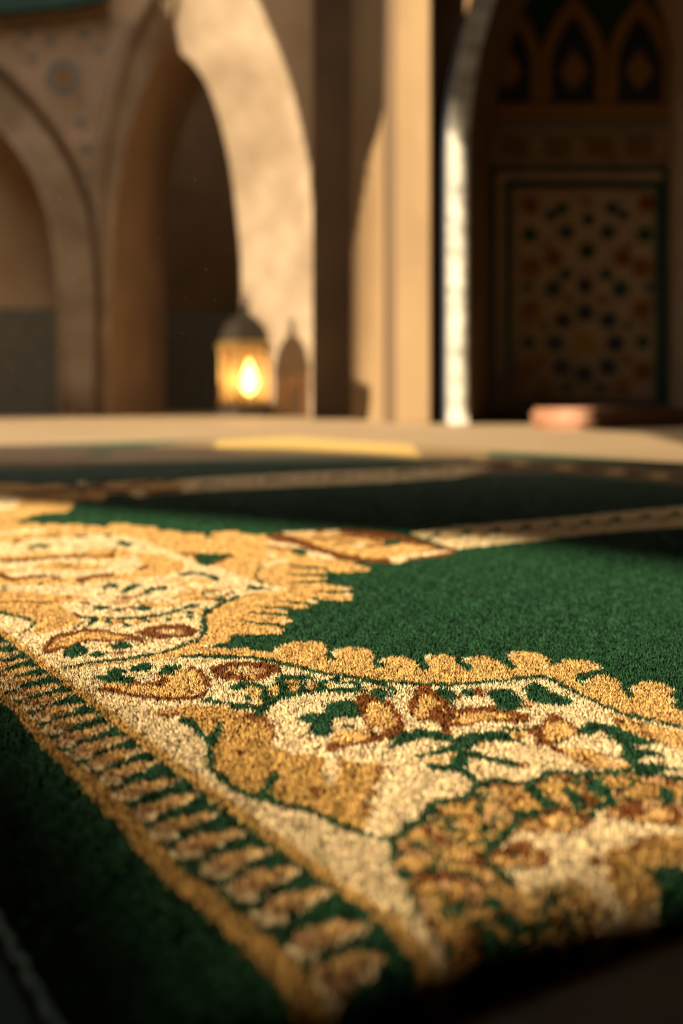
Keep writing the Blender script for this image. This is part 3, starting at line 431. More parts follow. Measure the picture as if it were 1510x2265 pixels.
O -163.5,1210 -146.8,1231.5 -126,1258.4 -113.8,1256.1 -97.8,1256.1 -84.2,1260.7 -76.4,1244.8 -60.9,1235.9 -58.2,1244.8 -47,1286.5 -35,1293.7 -21.7,1288.9 -15.8,1274.6 -12.4,1258.4 -14.4,1225 -11.9,1205.8 -6.8,1193.3 -4.6,1205.8 -7.5,1235.9 -5.2,1253.8 6,1260.7 18,1258.4 25,1249.3 28.4,1222.8 25.7,1189.2 27.9,1171.1 33.6,1163.2 36.7,1177.1 33.8,1193.3 40.5,1214.2 50.4,1220.7 60.1,1203.7 64.4,1185.1 64.7,1157.4 69.2,1151.6 72.6,1165.2 71.5,1203.7 75.8,1222.8 87.8,1227.2 96.1,1214.2 95,1191.3 98.6,1161.3 102.5,1151.6 106.9,1155.5 105.5,1181.1 104.3,1201.6 110,1214.2 125.7,1216.4 133.6,1197.4 135.6,1169.1 138.4,1161.3 145.5,1171.1 144.4,1189.2 142,1227.2 147.8,1240.4 160,1242.6 171.4,1233.7 175.8,1210 174.9,1193.3 165.5,1167.2 165.2,1157.4 171.9,1173.1 187.2,1199.5 204.7,1203.7 211.3,1187.2 215.2,1173.1 209.7,1157.4 194.9,1145.9 187.7,1140.2 184.9,1116.3 185.9,1093.4 191,1098.6 191.3,1116.3 203,1134.6 212.8,1134.6 218.6,1110.9 213.7,1093.4 210.8,1069.7 210.6,1051.9 213.7,1047.1 217.3,1061.5 219.3,1084.8 229.1,1103.9 241.5,1109.2 249.1,1102.1 252.3,1079.8 244.9,1056.7 238.1,1036.1 237.1,1014.8 243.2,1000.2 255.2,997.3 263.7,1017.8 279.5,1040.8 286.3,1017.8 280.4,974.8 302.5,910.7 283.8,854.5 230.4,959.9 215.4,974.8 191.1,1010.4 181.7,1048.7 171,1086.5 161.2,1127.2 140.6,1119.9 103.8,1107.4 71.8,1102.1 37.1,1112.7 16,1121.8 1.8,1132.8 -23.9,1157.4 -43,1177.1 -62.8,1197.4 -78.7,1207.9 -113.9,1214.2 -136.5,1210
C -53.6,1249.3 -53.9,1242.7 -55.3,1238.7 -57.3,1238.7 -59,1242.7 -60,1249.3 -59.7,1256 -58.3,1260.1 -56.3,1260.1 -54.5,1256
C -0.8,1235.9 -1.4,1229.5 -2.9,1225.5 -4.9,1225.5 -6.4,1229.5 -7.1,1235.9 -6.5,1242.4 -4.9,1246.5 -3,1246.5 -1.4,1242.4
C 37.7,1197.4 36.9,1191.4 35.3,1187.7 33.4,1187.7 32,1191.4 31.6,1197.4 32.3,1203.6 34,1207.4 35.9,1207.4 37.3,1203.6
C 77.6,1214.2 76.6,1208 74.8,1204.2 72.9,1204.2 71.6,1208 71.4,1214.2 72.4,1220.5 74.2,1224.5 76.1,1224.5 77.4,1220.5
C 109.4,1203.7 108.3,1197.6 106.4,1193.8 104.6,1193.8 103.4,1197.6 103.3,1203.7 104.4,1209.9 106.3,1213.7 108.2,1213.7 109.4,1209.9
C 149.4,1227.2 148,1220.8 146,1216.9 144.1,1216.9 143,1220.8 143.2,1227.2 144.5,1233.6 146.5,1237.6 148.5,1237.6 149.6,1233.6
C 194.6,1110.9 193.1,1105.7 191.2,1102.5 189.4,1102.5 188.6,1105.7 188.9,1110.9 190.4,1116.2 192.3,1119.5 194.1,1119.5 195,1116.2
C 223.8,1081.4 222.2,1076.5 220.2,1073.5 218.6,1073.5 217.8,1076.5 218.3,1081.4 219.8,1086.4 221.8,1089.5 223.5,1089.5 224.3,1086.4
C 170.8,1173.1 169.4,1167.3 167.4,1163.7 165.5,1163.7 164.6,1167.3 164.8,1173.1 166.2,1179 168.2,1182.6 170.1,1182.6 171.1,1179
C 214.1,1165.2 212.5,1159.4 210.3,1155.9 208.5,1155.9 207.7,1159.4 208.1,1165.2 209.8,1171 211.9,1174.6 213.7,1174.6 214.6,1171
C 244.5,1040.8 242.9,1036.2 240.9,1033.4 239.3,1033.4 238.6,1036.2 239.2,1040.8 240.8,1045.4 242.8,1048.3 244.4,1048.3 245.1,1045.4
C -243.8,1153.5 -227.4,1163.2 -208,1179.1 -188.1,1195.4 -163.5,1210 -134.6,1210 -113.9,1214.2 -78.7,1207.9 -62.7,1195.4 -42.9,1173.1 -20,1142.1 1.8,1125.4 22.9,1109.2 50.6,1098.6 74.7,1093.4 103.2,1100.3 128.9,1110.9 155.4,1123.6 163,1114.5 172.5,1074.7 180.6,1042.3 190.3,1006 201.8,984.5 213.8,968 228.5,952 283.8,854.5 161.9,487.4 33.3,427.2 -9.9,567.3 -131.7,910.7
G -136.2,1208 -131.3,1208.9 -124.9,1210.1 -119.6,1211.7 -113.7,1212.2 -106.3,1209.2 -97.8,1205.9 -88.2,1206.3 -78.7,1205.9 -70.9,1201.1 -63,1193.5 -53.5,1183.5 -43.3,1171.4 -31.9,1156.6 -20.3,1142.3 -9.3,1132.2 1.5,1123.7 11.7,1115.1 22.7,1107.5 36.4,1101.5 50.5,1096.9 62.5,1093.3 74.6,1091.7 88.8,1094.2 103.1,1098.7 116.1,1103.5 128.9,1109.3 143.3,1117.7 155.5,1123.7 159.9,1122.8 162.3,1115.3 167.1,1096.7 171.9,1075.5 175.9,1059.2 180,1043.1 184.5,1023.3 189.5,1005 195.2,992.8 201.2,983.4 207,974.8 213.3,966.8 217.5,965 227.8,951 257.3,897.1 282.1,850.5 285.5,858.5 260.7,906 231,961 220.5,975.5 216.2,977.4 210,985.5 204.2,994.2 198.3,1003.8 192.7,1015.8 187.9,1034.1 183.4,1054.3 179.3,1070.8 175.3,1087.4 170.6,1109.1 165.7,1128.3 162.7,1137.1 157.3,1138.3 144.7,1132.1 130.2,1123.5 117.3,1117.6 104.2,1112.6 89.7,1108.1 75.5,1105.6 63.4,1107.1 51.3,1110.9 37.1,1115.6 23.4,1121.6 12.4,1129.4 2.1,1138.2 -8.8,1146.9 -19.9,1157.1 -31.4,1171.7 -42.9,1186.9 -53.4,1199.4 -63.1,1209.8 -71.3,1217.7 -79.6,1222.7 -89.4,1223.1 -99.1,1222.7 -107.5,1226.1 -115.2,1229.3 -121.4,1228.7 -126.8,1227.1 -133.3,1225.8 -138.3,1224.9
O -222.1,1155.5 -206.2,1167.9 -186,1183.1 -168.2,1195.1 -154.9,1203.7 -156.1,1212.1 -169.6,1203.4 -187.5,1191.2 -207.8,1175.8 -223.8,1163.2
O -185.2,1093.4 -181.6,1099.3 -173.7,1103.9 -161,1103.5 -149.1,1103.9 -145.1,1109.8 -143.5,1119.9 -141.1,1136.7 -138.2,1153.5 -133.9,1163.2 -128.7,1167.2 -122.8,1164.1 -117.2,1155.5 -112.6,1141.5 -109.1,1125.4 -106.8,1109.9 -105.8,1095.1 -105.9,1081.5 -107.8,1069.7 -112.2,1059.7 -118.9,1053.5 -128.6,1054.1 -139.6,1058.3 -150.1,1064.4 -160.1,1071.4 -168.5,1077.4 -175.6,1083.1 -182.1,1088.3
B -185.4,1075.1 -177.9,1071.4 -168,1065.3 -158.2,1055.4 -148.3,1045.9 -139.4,1041.5 -130.6,1039.5 -120,1038.2 -110.5,1039.6 -104.9,1045.9 -101.6,1057 -99.9,1073.6 -100.6,1095.3 -104.2,1118.7 -108.7,1139.7 -112.9,1156.3 -117.6,1169.7 -123.1,1177.2 -127.2,1180.6 -125.9,1161.8 -122.2,1158.8 -117.9,1152.9 -114.7,1143.4 -111.3,1129.6 -107.4,1111.5 -104.8,1095 -104.3,1081.7 -105.3,1069.4 -107.7,1060.5 -112.5,1054.7 -121.8,1053.3 -132.4,1054.7 -141.1,1056.7 -149.7,1061.1 -159.5,1070.6 -169.7,1081 -180,1087.4 -187.8,1091.3
B -172.1,1098.3 -166.2,1098.6 -158.9,1098.3 -153.2,1095.6 -147.8,1093.1 -142.2,1092.7 -137.7,1095 -135.6,1103.1 -136.9,1120.1 -141.3,1131.2 -145,1138 -144.8,1123.9 -141.5,1117.9 -139.2,1112.6 -139.5,1113.7 -140.4,1109.3 -144.3,1107.4 -149.5,1107.7 -154.9,1110.3 -160.9,1113.1 -168.4,1113.4 -174.4,1113.1
B -134.5,1102.1 -134.5,1093.9 -136.3,1088.9 -139.3,1088.9 -142.3,1093.9 -144.3,1102.1 -144.5,1110.4 -142.7,1115.6 -139.6,1115.6 -136.5,1110.4
C -164.4,1121.8 -165,1131.8 -164.1,1142.1 -160.9,1149.8 -156.6,1153.5 -151.5,1149.8 -147,1142.1 -144.5,1132.1 -143.7,1121.8 -144.9,1113.1 -147.8,1107.4 -153.3,1107.6 -158.9,1110.9 -162.3,1115.3
G -198.1,1130.5 -195.7,1134.7 -190.5,1137.1 -184.5,1138.3 -177.8,1137.1 -170,1131.7 -163.9,1124 -162.5,1113.9 -164.2,1104.9 -169.8,1100.8 -176.7,1100.8 -182.7,1106.9 -188.4,1115.4 -194.4,1123.5
G -189.7,1149.9 -187.8,1158 -183.8,1163.6 -178.4,1162.3 -173.9,1156.7 -173.1,1146.1 -174.8,1136.5 -179.3,1134.5 -184.3,1136.5 -188,1142.3
G -172.4,1155.5 -173.6,1166.8 -172.6,1178.7 -169.4,1186.7 -165.2,1190.7 -160.9,1188.1 -157.3,1181.1 -155.2,1169.4 -155,1157.8 -157.9,1150.1 -162.3,1146.4 -167.8,1148.8
G -148.7,1148.6 -148.7,1160.2 -146.7,1171.5 -141.3,1178.7 -135.5,1180.9 -132.3,1175 -131.2,1164.5 -132.9,1150 -136.1,1137.4 -140.4,1133.8 -144.6,1135.2 -147.3,1140.3
O -163.1,1098.6 -164.5,1094.5 -169.3,1092 -175.7,1092 -181.4,1094.5 -184,1098.6 -182.7,1102.7 -177.9,1105.3 -171.4,1105.3 -165.7,1102.7
B -107.6,1160.1 -105.5,1172.5 -100.4,1183.5 -92.1,1191 -81.6,1194.4 -69,1192.5 -57.5,1185.7 -50.7,1172.7 -47.7,1158 -49.3,1145.4 -53.5,1133.6 -58.7,1121.2 -65,1112.1 -72.1,1111.5 -79.8,1114 -87.8,1114.9 -94.9,1117.9 -99.3,1126.6 -102.5,1137.6 -106,1148.6
T -94.7,1149.7 -92.9,1161.2 -87.5,1171.1 -79.9,1174.5 -72,1173.1 -65.4,1166.5 -61.4,1157.4 -62.3,1147.1 -66.2,1138.4 -73.2,1134.4 -81.1,1134.6 -89.2,1140.6
C -75.8,1157.4 -76.4,1151.7 -78.7,1148.3 -81.9,1148.3 -84.7,1151.7 -86.1,1157.4 -85.5,1163.1 -83.2,1166.7 -80,1166.7 -77.1,1163.1
B -84.3,1138.4 -84.5,1131.8 -86,1127.8 -88.2,1127.8 -90.3,1131.8 -91.5,1138.4 -91.4,1145 -89.9,1149.1 -87.6,1149.1 -85.5,1145
O -64.9,1127.2 -65.6,1122.9 -67.9,1120.3 -71,1120.3 -73.6,1122.9 -74.9,1127.2 -74.2,1131.6 -71.9,1134.3 -68.7,1134.3 -66.1,1131.6
B -61.1,1165.2 -61.6,1160.6 -63.3,1157.8 -65.5,1157.8 -67.5,1160.6 -68.5,1165.2 -68.1,1169.8 -66.4,1172.7 -64.1,1172.7 -62.1,1169.8
G -85.1,1094.6 -82,1103.3 -76.2,1109.1 -68.9,1107.6 -61.5,1102.8 -55.7,1093.8 -51.6,1090.5 -51,1108.8 -50.4,1130.4 -46,1138 -40.4,1139.2 -34.6,1134.8 -29,1130.4 -23.7,1135.8 -20.5,1139.2 -22.8,1128.7 -27.1,1115.4 -32.7,1105.4 -35.2,1100.7 -26.9,1110.4 -16.2,1119.6 -10.2,1113 -7.5,1100.7 -9.7,1087 -14.1,1074.5 -18,1068.9 -22.9,1064.8 -29.9,1059 -37.3,1051.4 -44.1,1039.6 -49.4,1027.5 -51.3,1018.9 -52.1,1009.8 -53.3,995.7 -54.8,982.7 -57.1,974.4 -59.6,971.3 -62.4,976.7 -64.3,986 -62.9,997 -61.7,1006.3 -65,1006.5 -69.1,1006.3 -72.1,1013.9 -73.6,1023.9 -70.5,1033.2 -67.6,1042.1 -70.8,1048.9 -74.3,1055.2 -71.8,1062.2 -69.7,1068.6 -74,1072.3 -79.6,1076.5 -83.5,1085.1
O -73.7,1078.1 -72.9,1087.9 -70.7,1095.1 -67.1,1094.4 -63.4,1090 -60.8,1084.7 -59.3,1078.1 -60.1,1070.7 -61.1,1061.5 -59.7,1048.7 -58.3,1036.1 -58.7,1025.2 -60,1020.8 -62.3,1032.8 -65,1048.7 -67.5,1055.9 -69.8,1061.5 -72.2,1069.5
O -45.8,1074.7 -47.8,1068.2 -46.9,1055.5 -49.5,1060.3 -50.9,1050.9 -52.2,1063.1 -55,1064 -54,1074.7 -56.1,1085.7 -53.4,1086.6 -53.3,1099.7 -50.9,1089.6 -48.6,1094.7 -48.4,1081.3
O -30.7,1084.8 -33.2,1079.1 -32.4,1067.8 -35.3,1072 -37.1,1063.7 -38.4,1074.6 -41.5,1075.3 -40.1,1084.8 -42.2,1094.5 -39.1,1095.3 -38.6,1106.8 -36.2,1097.9 -33.4,1102.4 -33.6,1090.6
C -61.9,1036.1 -62,1030.7 -63,1027.3 -64.4,1027.3 -65.7,1030.7 -66.5,1036.1 -66.4,1041.6 -65.5,1045 -64.1,1045 -62.7,1041.6
T -17.8,1095.1 -19.9,1090.2 -19.3,1080.4 -21.8,1084.1 -23.3,1076.9 -24.3,1086.3 -26.8,1086.9 -25.6,1095.1 -27.2,1103.5 -24.7,1104.1 -24.1,1114 -22.2,1106.4 -19.9,1110.2 -20.1,1100.1
O -46,1112.7 -44.2,1116.4 -40.9,1118.1 -36.4,1115.3 -33.5,1110.9 -36.2,1106.4 -40.4,1103.9 -43.9,1107.5
G -19,1074.5 -19.2,1090.8 -16.5,1107 -14.8,1111.6 -12.7,1109.1 -10.4,1097.5 -7.1,1086.5 -1.1,1087 5.9,1090.5 13.6,1093.5 19.6,1092.6 21.5,1079.5 19.2,1066.7 10.2,1065.8 -1,1068.7 -11.4,1069.8
G -10.1,1117.5 -8.1,1126.3 -4.7,1130.4 -0.6,1119.1 2.3,1104.9 1.6,1096.3 -0.8,1092.5 -3.8,1097.1 -6.9,1104.9 -9.3,1111.1
G -34.3,1128.6 -19.8,1115.9 -19.5,1127.7 -34.2,1140.7
O -5.2,1095.1 -5.7,1090.1 -7.1,1086.9 -8.8,1086.9 -10.2,1090.1 -10.8,1095.1 -10.3,1100.2 -8.9,1103.4 -7.2,1103.4 -5.8,1100.2
C 4.2,1095.1 3.4,1090.1 1.3,1086.9 -1.3,1086.9 -3.4,1090.1 -4.2,1095.1 -3.4,1100.2 -1.3,1103.4 1.3,1103.4 3.4,1100.2
G 3.9,1091.9 8,1097 12.1,1100.4 13.5,1096.1 14.3,1090.6 17,1099.7 15.6,1107.5 12.5,1114.4 7.4,1110.6 3.1,1105.3
G -102.2,1039.3 -101.6,1049.3 -98.7,1056.1 -94.5,1050.3 -90,1041.1 -85.5,1034.8 -83.3,1030.1 -86.9,1027.9 -92.5,1028.3 -98.1,1032.6
G -84,1041.8 -79.9,1039.4 -74.9,1032.6 -71.7,1024.3 -70.2,1016.5 -72.2,1012.1 -75.5,1011.3 -78.2,1016 -80.7,1023.6 -83.2,1034
A -135.1,1000.2 -128.8,1007.6 -119.4,1014.8 -112.7,1020.4 -105.8,1023.8 -97.2,1023.7 -88.6,1020.8 -81.2,1016 -74.7,1008.9 -69.7,998.9 -65.1,988.7 -59.2,981.9 -53.6,974.8 -49.5,964.5 -46.4,953.3 -43.9,942.8 -42.4,932.8 -42.5,923.9 -43.4,915.5 -45.2,906.3 -46,898.9 -42.9,896.6 -38.4,895.4 -34.4,891.4 -29.6,887.3 -22.8,885.1 -15.4,882.8 -9,878.7 -2.8,873.9 3.6,868 10.1,863 17.5,862.2 23.8,860.8 27,854.5 27.7,846.1 25.2,837.3 21.8,827.9 19.8,818.2 18.8,808.6 20,798.4 20.8,790.1 17.8,787.5 15,784.7 16.8,775.4 18.7,765.6 16.3,760.3 13.7,755.6 14.6,749.1 15.3,742.6 13.2,735.8 9.5,731.6 4.6,733.8 -1.2,739.4 -7.2,747.6 -13.2,756.4 -18.3,762.8 -23.2,768.2 -28.4,772.5 -33.3,776.8 -37.2,782.9 -41.4,789.2 -47.8,793.6 -54.6,799.2 -60.8,809.7 -66.6,822 -71.8,833.8 -76.1,846.1 -79,859.8 -80.8,873.9 -81.3,887.5 -81.1,901.2 -80.9,916.2 -81.2,929 -82.4,934.1 -85,937.8 -90,946.2 -95.7,956 -100.3,965.5 -104.4,974.8 -107.9,984.5 -111.9,991.6 -117.8,990.5 -124.1,988.7 -131.3,993.4
T -132.3,993.1 -128.8,997 -124,1000.2 -117.7,997.8 -112.5,994.5 -113.3,1005.9 -118.7,1009.3 -125.5,1011.9 -130.8,1008.5 -134.4,1004.4
B -127.4,988 -123.6,985.1 -118.7,983.7 -114.6,989.3 -111.8,995.3 -113.9,1005.1 -116.6,999.1 -120.2,993.8 -124.5,995.2 -128.2,998.1
B -68.6,988.3 -65.3,981.5 -61.2,974 -57.9,970.7 -55.8,969.4 -56.1,985.8 -58,987 -60.5,989.6 -64.2,996.7 -67.5,1003.5
B -56.8,982.4 -53.2,971.6 -49.4,957.5 -47,943.7 -45.5,929 -45.1,911.5 -45.2,897.5 -43.1,895.5 -42.6,909.7 -42.5,929 -44,947.2 -46.6,965.1 -50.8,982.4 -54.4,995.1
B 23,856.5 21.2,843.8 18.8,825.7 16,804.3 13.5,783.4 11.8,765.5 10.8,753.2 13.6,751.4 14.6,763.5 16.3,780.8 18.8,801.2 21.6,822.2 24,839.9 25.9,852.4
B -10.4,800.1 -11,795.3 -12.8,792.3 -14.9,792.3 -16.8,795.3 -17.5,800.1 -17,805.1 -15.2,808.1 -13,808.1 -11.2,805.1
B -7.1,831.9 -7.6,827.2 -8.9,824.3 -10.5,824.3 -11.9,827.2 -12.4,831.9 -12,836.6 -10.7,839.6 -9,839.6 -7.7,836.6
B -60.4,887.3 -60.6,883.3 -61.7,880.9 -63.2,880.9 -64.7,883.3 -65.4,887.3 -65.2,891.4 -64.2,893.9 -62.6,893.9 -61.1,891.4
C -15.6,893.1 -10.5,892.8 -4.2,887.3 -1.7,882.2 -0.8,873.9 -1.3,859.9 -2.4,844 -3.3,827 -4.4,814.3 -6.5,812 -8.6,816.2 -9.8,826 -10.4,838.9 -9.5,851.7 -9.1,865.1 -12.9,881
G -111.4,972.8 -106.1,962.5 -100,949.6 -95.9,938.3 -92.2,926.3 -88.7,913.6 -86.3,902.4 -85.4,891.8 -84.3,878.4 -82.6,863.5 -79.7,848.1 -75.2,834.2 -70.4,822 -65.6,810.7 -60.5,800.4 -55,792.2 -49.5,785.5 -44.1,779.8 -38.8,774.9 -33.8,770.5 -28.5,766.3 -22.3,762.7 -16.3,758.2 -11.5,750.9 -6.9,742.4 -1.9,733.8 2.8,726.6 6.4,723.9 9.8,722 15.4,716.4 21,711 24.7,708.4 26.9,707.3 27.9,716.9 25.7,718 22.3,720.6 16.8,726.2 11,732.1 7.3,734.3 4.2,736.7 -0.1,743.7 -5,752.5 -9.8,761.4 -15.2,769.8 -21.7,774.8 -28,778.7 -33.2,783 -38.2,787.6 -43.4,792.7 -48.7,798.4 -54,805.2 -59,813 -63.6,822.7 -68,833.9 -72.5,845.6 -75.8,856.7 -77.5,867 -78.7,878.3 -79.5,891 -81,907.1 -84.5,924 -88.6,939.4 -92.9,953.7 -98.1,967.8 -104.9,982.5 -110.5,993.7
G -85.6,975.9 -84.9,966 -84.4,954.4 -84.8,943 -85.6,930.5 -86.2,918.3 -86.6,909.5 -80.8,900 -80.3,908.6 -79.7,920.2 -78.9,932.6 -78.2,947 -78.6,962.5 -79.3,973.8
G -37.5,848 -39.8,841.7 -42.6,832.5 -44.4,822.1 -45.1,810.6 -44.7,798.9 -43.2,788.1 -40.9,780 -39.1,775.2 -35.8,787.3 -37.2,791.1 -38.4,795.7 -38.9,800.7 -39.2,806.5 -38.8,812.8 -37.8,819.4 -35.6,826.5 -33.5,832.1
G -30.3,979.9 -28.8,988.3 -25.2,996.5 -18.8,999.4 -12.8,1003.3 -11.7,1016 -11,1029.8 -6.7,1038.4 -0.9,1042.6 6.7,1040 13.6,1033.4 17.3,1024.6 19,1013.7 18.9,999.8 16.4,988.1 9.9,985.2 2.6,984.8 -2.2,983.8 -5.3,979.9 -6.1,968 -6.2,954.4 -7,942.3 -8.6,933.1 -12.3,929.5 -16.4,930.1 -20.4,935.5 -23.2,943.6 -22.2,953.2 -21,962.2 -23.8,966.7 -27.3,970.1 -29.5,974.5
B 10.7,1045.6 12.1,1058 15.1,1064.6 20.1,1063.4 26.2,1055.9 32.6,1042.8 38.3,1025.7 41.6,1005.7 43.3,985 43.5,965 42.3,947.4 39.3,934.8 35.2,925.7 30.5,921.2 25.2,917.8 19.1,911.9 12.9,906.2 6.8,903.2 1.5,899.9 -2.5,892.3 -5.6,886.3 -8.7,887.2 -10.3,892.4 -9.3,902.3 -5.8,913.9 1.9,924.1 10.2,933.7 15.4,941.7 18.2,950.2 17.2,962.1 14.8,976.1 13.3,992.2 12,1009.7 10.9,1028.5
O 17.2,1023.8 21.7,1034.1 27.3,1034.6 31.6,1023.4 34.9,1006 36.6,985.6 36.6,966.6 34.1,954.3 30.4,946.8 25.7,943.7 21.4,946.8 19,959.3 17.7,977.6 16.6,1001.6
O -5.6,932.8 -2,941.5 3,948.1 8.4,948.6 13.5,945.5 17.9,940.1 19.9,932.8 16.9,923.6 11.6,915.5 5.2,911.6 -0.9,910.7 -4.1,913.1 -5.8,917.9 -6.6,924.8
C 26.8,946.8 26.1,943 24.5,940.7 22.7,940.7 21.3,943 20.8,946.8 21.4,950.6 23,953 24.9,953 26.3,950.6
C 6.1,958.6 4.9,954 1.9,951.1 -1.9,951.1 -4.9,954 -6.1,958.6 -5,963.3 -1.9,966.3 1.9,966.3 5,963.3
G -1.4,953.4 9.2,956 9.1,966.6 -1.6,963.9
G 20.5,1070.7 23.8,1079.7 29.2,1084.5 34.5,1078.9 38.4,1068.7 38.4,1055.8 36.2,1045.9 31.8,1047.2 26.8,1053.4 22.6,1061.6
G 15.7,1104.5 20,1103.6 25.7,1099.5 32.6,1087 38.5,1074.3 40.7,1068.8 41.3,1066.6 43.9,1079.6 43,1082.6 40.6,1088.7 34.4,1102 27.1,1115.4 20.7,1120 16.1,1121.1
T 15.5,1076.4 29.4,1083.2 29.4,1093.4 15.4,1086.5
G 32.5,1042.3 31.7,1035 30.3,1030.5 28.7,1030.5 27.5,1035 27.2,1042.3 27.9,1049.8 29.3,1054.4 31,1054.4 32.2,1049.8
B 47.4,1014.7 49.6,1039.8 53.3,1064.9 56.1,1082.4 59.1,1093.7 62.8,1098.3 66.4,1095.6 69.3,1083.7 71.8,1068.4 74.7,1056.4 77,1042.5 77.8,1022.4 78,1002.1 78.3,985.7 77.5,971.9 73.9,958.7 69.6,951.8 66.5,960.3 63.4,971.9 60.2,974.3 57.1,974.8 54.6,975.9 52.3,980.8 49.2,994.9
O 52.3,997.3 54.2,1018.9 57.3,1042.3 60.8,1057.4 64.5,1063.2 67.9,1053.2 70.8,1036.1 73.5,1017.2 74.7,1000.2 72.5,989.4 69.3,985.9 67.3,998 65.1,1008.9 61.7,997.1 58.4,983.1 56,982.3 54.2,985.9 52.7,989.1
B 61.9,1003 63.7,992.9 65.4,980.1 65.9,966.1 65.9,952.7 65,941 63.9,931.6 71.3,926.5 72.8,938.3 74.3,956.6 74.5,977.1 73.6,997.5 71.3,1015.1 69.2,1027
G 69.7,1074.3 74.4,1084.4 80.5,1088.3 84,1080.1 85.6,1066.5 84.7,1050.9 82.5,1036.4 80,1025.7 77.8,1021.9 77,1032 76.1,1047.5 72.2,1061.6
G 89.4,1070.3 94.9,1079.7 101.2,1084.1 103.9,1076 103.8,1064.4 99.1,1054.3 93.5,1049.2 90.2,1057.8
B 83.5,1047.9 86.3,1041.6 89,1055.8 86.2,1062.3
B 100.9,1077.9 102.1,1069.6 102.8,1061.4 102,1055.3 100.8,1048.2 104.5,1042.8 106.2,1052.4 107.7,1068.2 106.6,1082.4 105.3,1091.8
B 77.6,1018.8 79.1,1004 83.2,1013.9 81.9,1029
B 76,998.1 82.8,1009.6 91.6,1017 100.6,1022.6 109.1,1023.4 115.1,1015.2 120.3,1004.3 127.2,996.4 132.2,988.9 131.7,980.8 127.9,974 120.8,969.8 112.8,968.2 106.6,971.5 100.6,974 93.5,967.9 86.5,960.9 79.1,957.1 73.7,959.5 73.1,977.2
O 77,980.3 79.1,989.1 84,997.3 90.1,1001.5 97.2,1003.1 105.3,1002.2 112.7,998.7 118.6,991.5 120.5,984.5 114.2,983 104.5,981.7 94.1,974.6 84.7,969.4 79.2,973
B 84.8,984.5 83.9,981.2 82.2,979.2 80.3,979.2 78.9,981.2 78.5,984.5 79.4,987.8 81.2,989.9 83.1,989.9 84.5,987.8
G 108.7,1066.9 112.4,1076 117.7,1080.7 123.1,1084 127.7,1082.7 129.6,1072.3 130.9,1059.2 133.5,1048.5 135.6,1038.6 136.1,1029.2 134.7,1020.5 129.6,1011.3 123.5,1004.8 117.8,1004.1 113.3,1008.2 111.6,1017.7 110.8,1031.3 109.1,1049.5
G 137.3,1074 141.9,1090.9 147.4,1104.3 151.3,1106.4 154.5,1100.1 156.9,1083.9 159.5,1066.1 164.6,1055.7 169.1,1047.1 170,1037 168.3,1028.7 162.9,1024.4 155.9,1023.4 148.6,1026.6 142.1,1032.4 139,1038.7 137.6,1047.1 136.6,1059.5
T 132.3,1029.1 136.6,1017 140.1,1030.8 135.8,1043.2
G 29.2,891.9 29.7,902.6 31.9,917 34.8,928.1 38.5,937.5 42.4,944.8 47,949.7 53.2,952.1 59.7,951.2 65.8,945.9 70.6,937.5 73.5,924.6 74,914.2 70.5,914.4 65.4,918.5 60.3,923.1 54.9,925.7 49.2,921.2 44,914.2 39.9,906.9 36.4,900.1 32.1,893.6
G 69,911 72.9,921.6 77.8,932.8 83.2,939.3 89.3,943.3 96.3,945.3 103.3,944.8 109.5,941.4 113.4,935.7 112.7,927.1 109.5,919.6 105.1,918.4 99.7,918.2 94.5,914.6 89.3,909.6 84.5,903.3 79.9,897.1 74.9,892.7 69.8,888.9 64.3,885.3 58.8,882.3 53.9,879.5 49.3,878.3 43.8,880.3 41,883.6 45.8,886.4 53.1,890.3 59.4,897.1 64.7,904 67,907.1
G 69.1,901.5 73,899.6 77.8,893.2 82,889.2 86.4,885.1 91.9,881.6 97.9,877.2 105.7,869.4 111.3,861.7 109.3,856.8 104.9,854.2 101.7,854.4 98,856.7 92.9,861.6 87.7,866.8 83.2,871.2 79.7,872 77.3,864.6 76.2,854.2 76.7,844.8 78,834.7 79.9,822.2 81,811.6 78.8,806.9 76,807.2 74.8,815.2 73.7,825.4 71.6,832 68.9,837.1 65.2,840.5 61.1,843.1 56.9,845.8 53.2,849.3 50.9,855.8 50.4,861.7 53.2,863.4 57.1,863 60.1,860.2 62.9,859.2 65.9,865 68.3,874.6 68.5,889.3
G 82.4,906.8 89.1,911.9 97.6,916.4 105,914.8 111.4,911.6 115.6,908.9 118,906.8 119.4,914.6 116.9,916.7 112.7,919.5 106.2,922.9 98.4,924.4 89.5,919.8 82.6,914.6
O 94,909.5 93,906 91.4,903.8 89.6,903.8 88.4,906 88.2,909.5 89.1,913 90.7,915.2 92.5,915.2 93.8,913
O 63.8,865.5 71.7,877.6 71.2,885.8 63.3,873.5
O 52.3,869.5 60.3,865.2 61.3,873.9 53.2,878.3
B 112.2,858.7 111.1,853.7 109.5,850.7 107.9,850.7 107.1,853.7 107.3,858.7 108.4,863.7 110,866.9 111.5,866.9 112.4,863.7
O 78.7,850.4 80.9,840.1 83.8,848 81.6,858.5
G 108.1,947.4 110.9,944.6 115.2,942.2 120.9,942.5 126.5,944.9 130.7,950.8 133.3,956.3 132.6,966.3 130.5,961.5 127.3,956.6 122.2,954.5 116.9,954.1 112.9,956.5 110.1,959.3
O 122.5,932.8 120.6,926.9 117.2,923.3 113.5,923.3 111,926.9 110.6,932.8 112.4,938.7 115.9,942.4 119.6,942.4 122.1,938.7
B 119.8,930.3 118.8,927.3 117.1,925.5 115.3,925.5 114,927.3 113.8,930.3 114.8,933.2 116.5,935 118.3,935 119.6,933.2
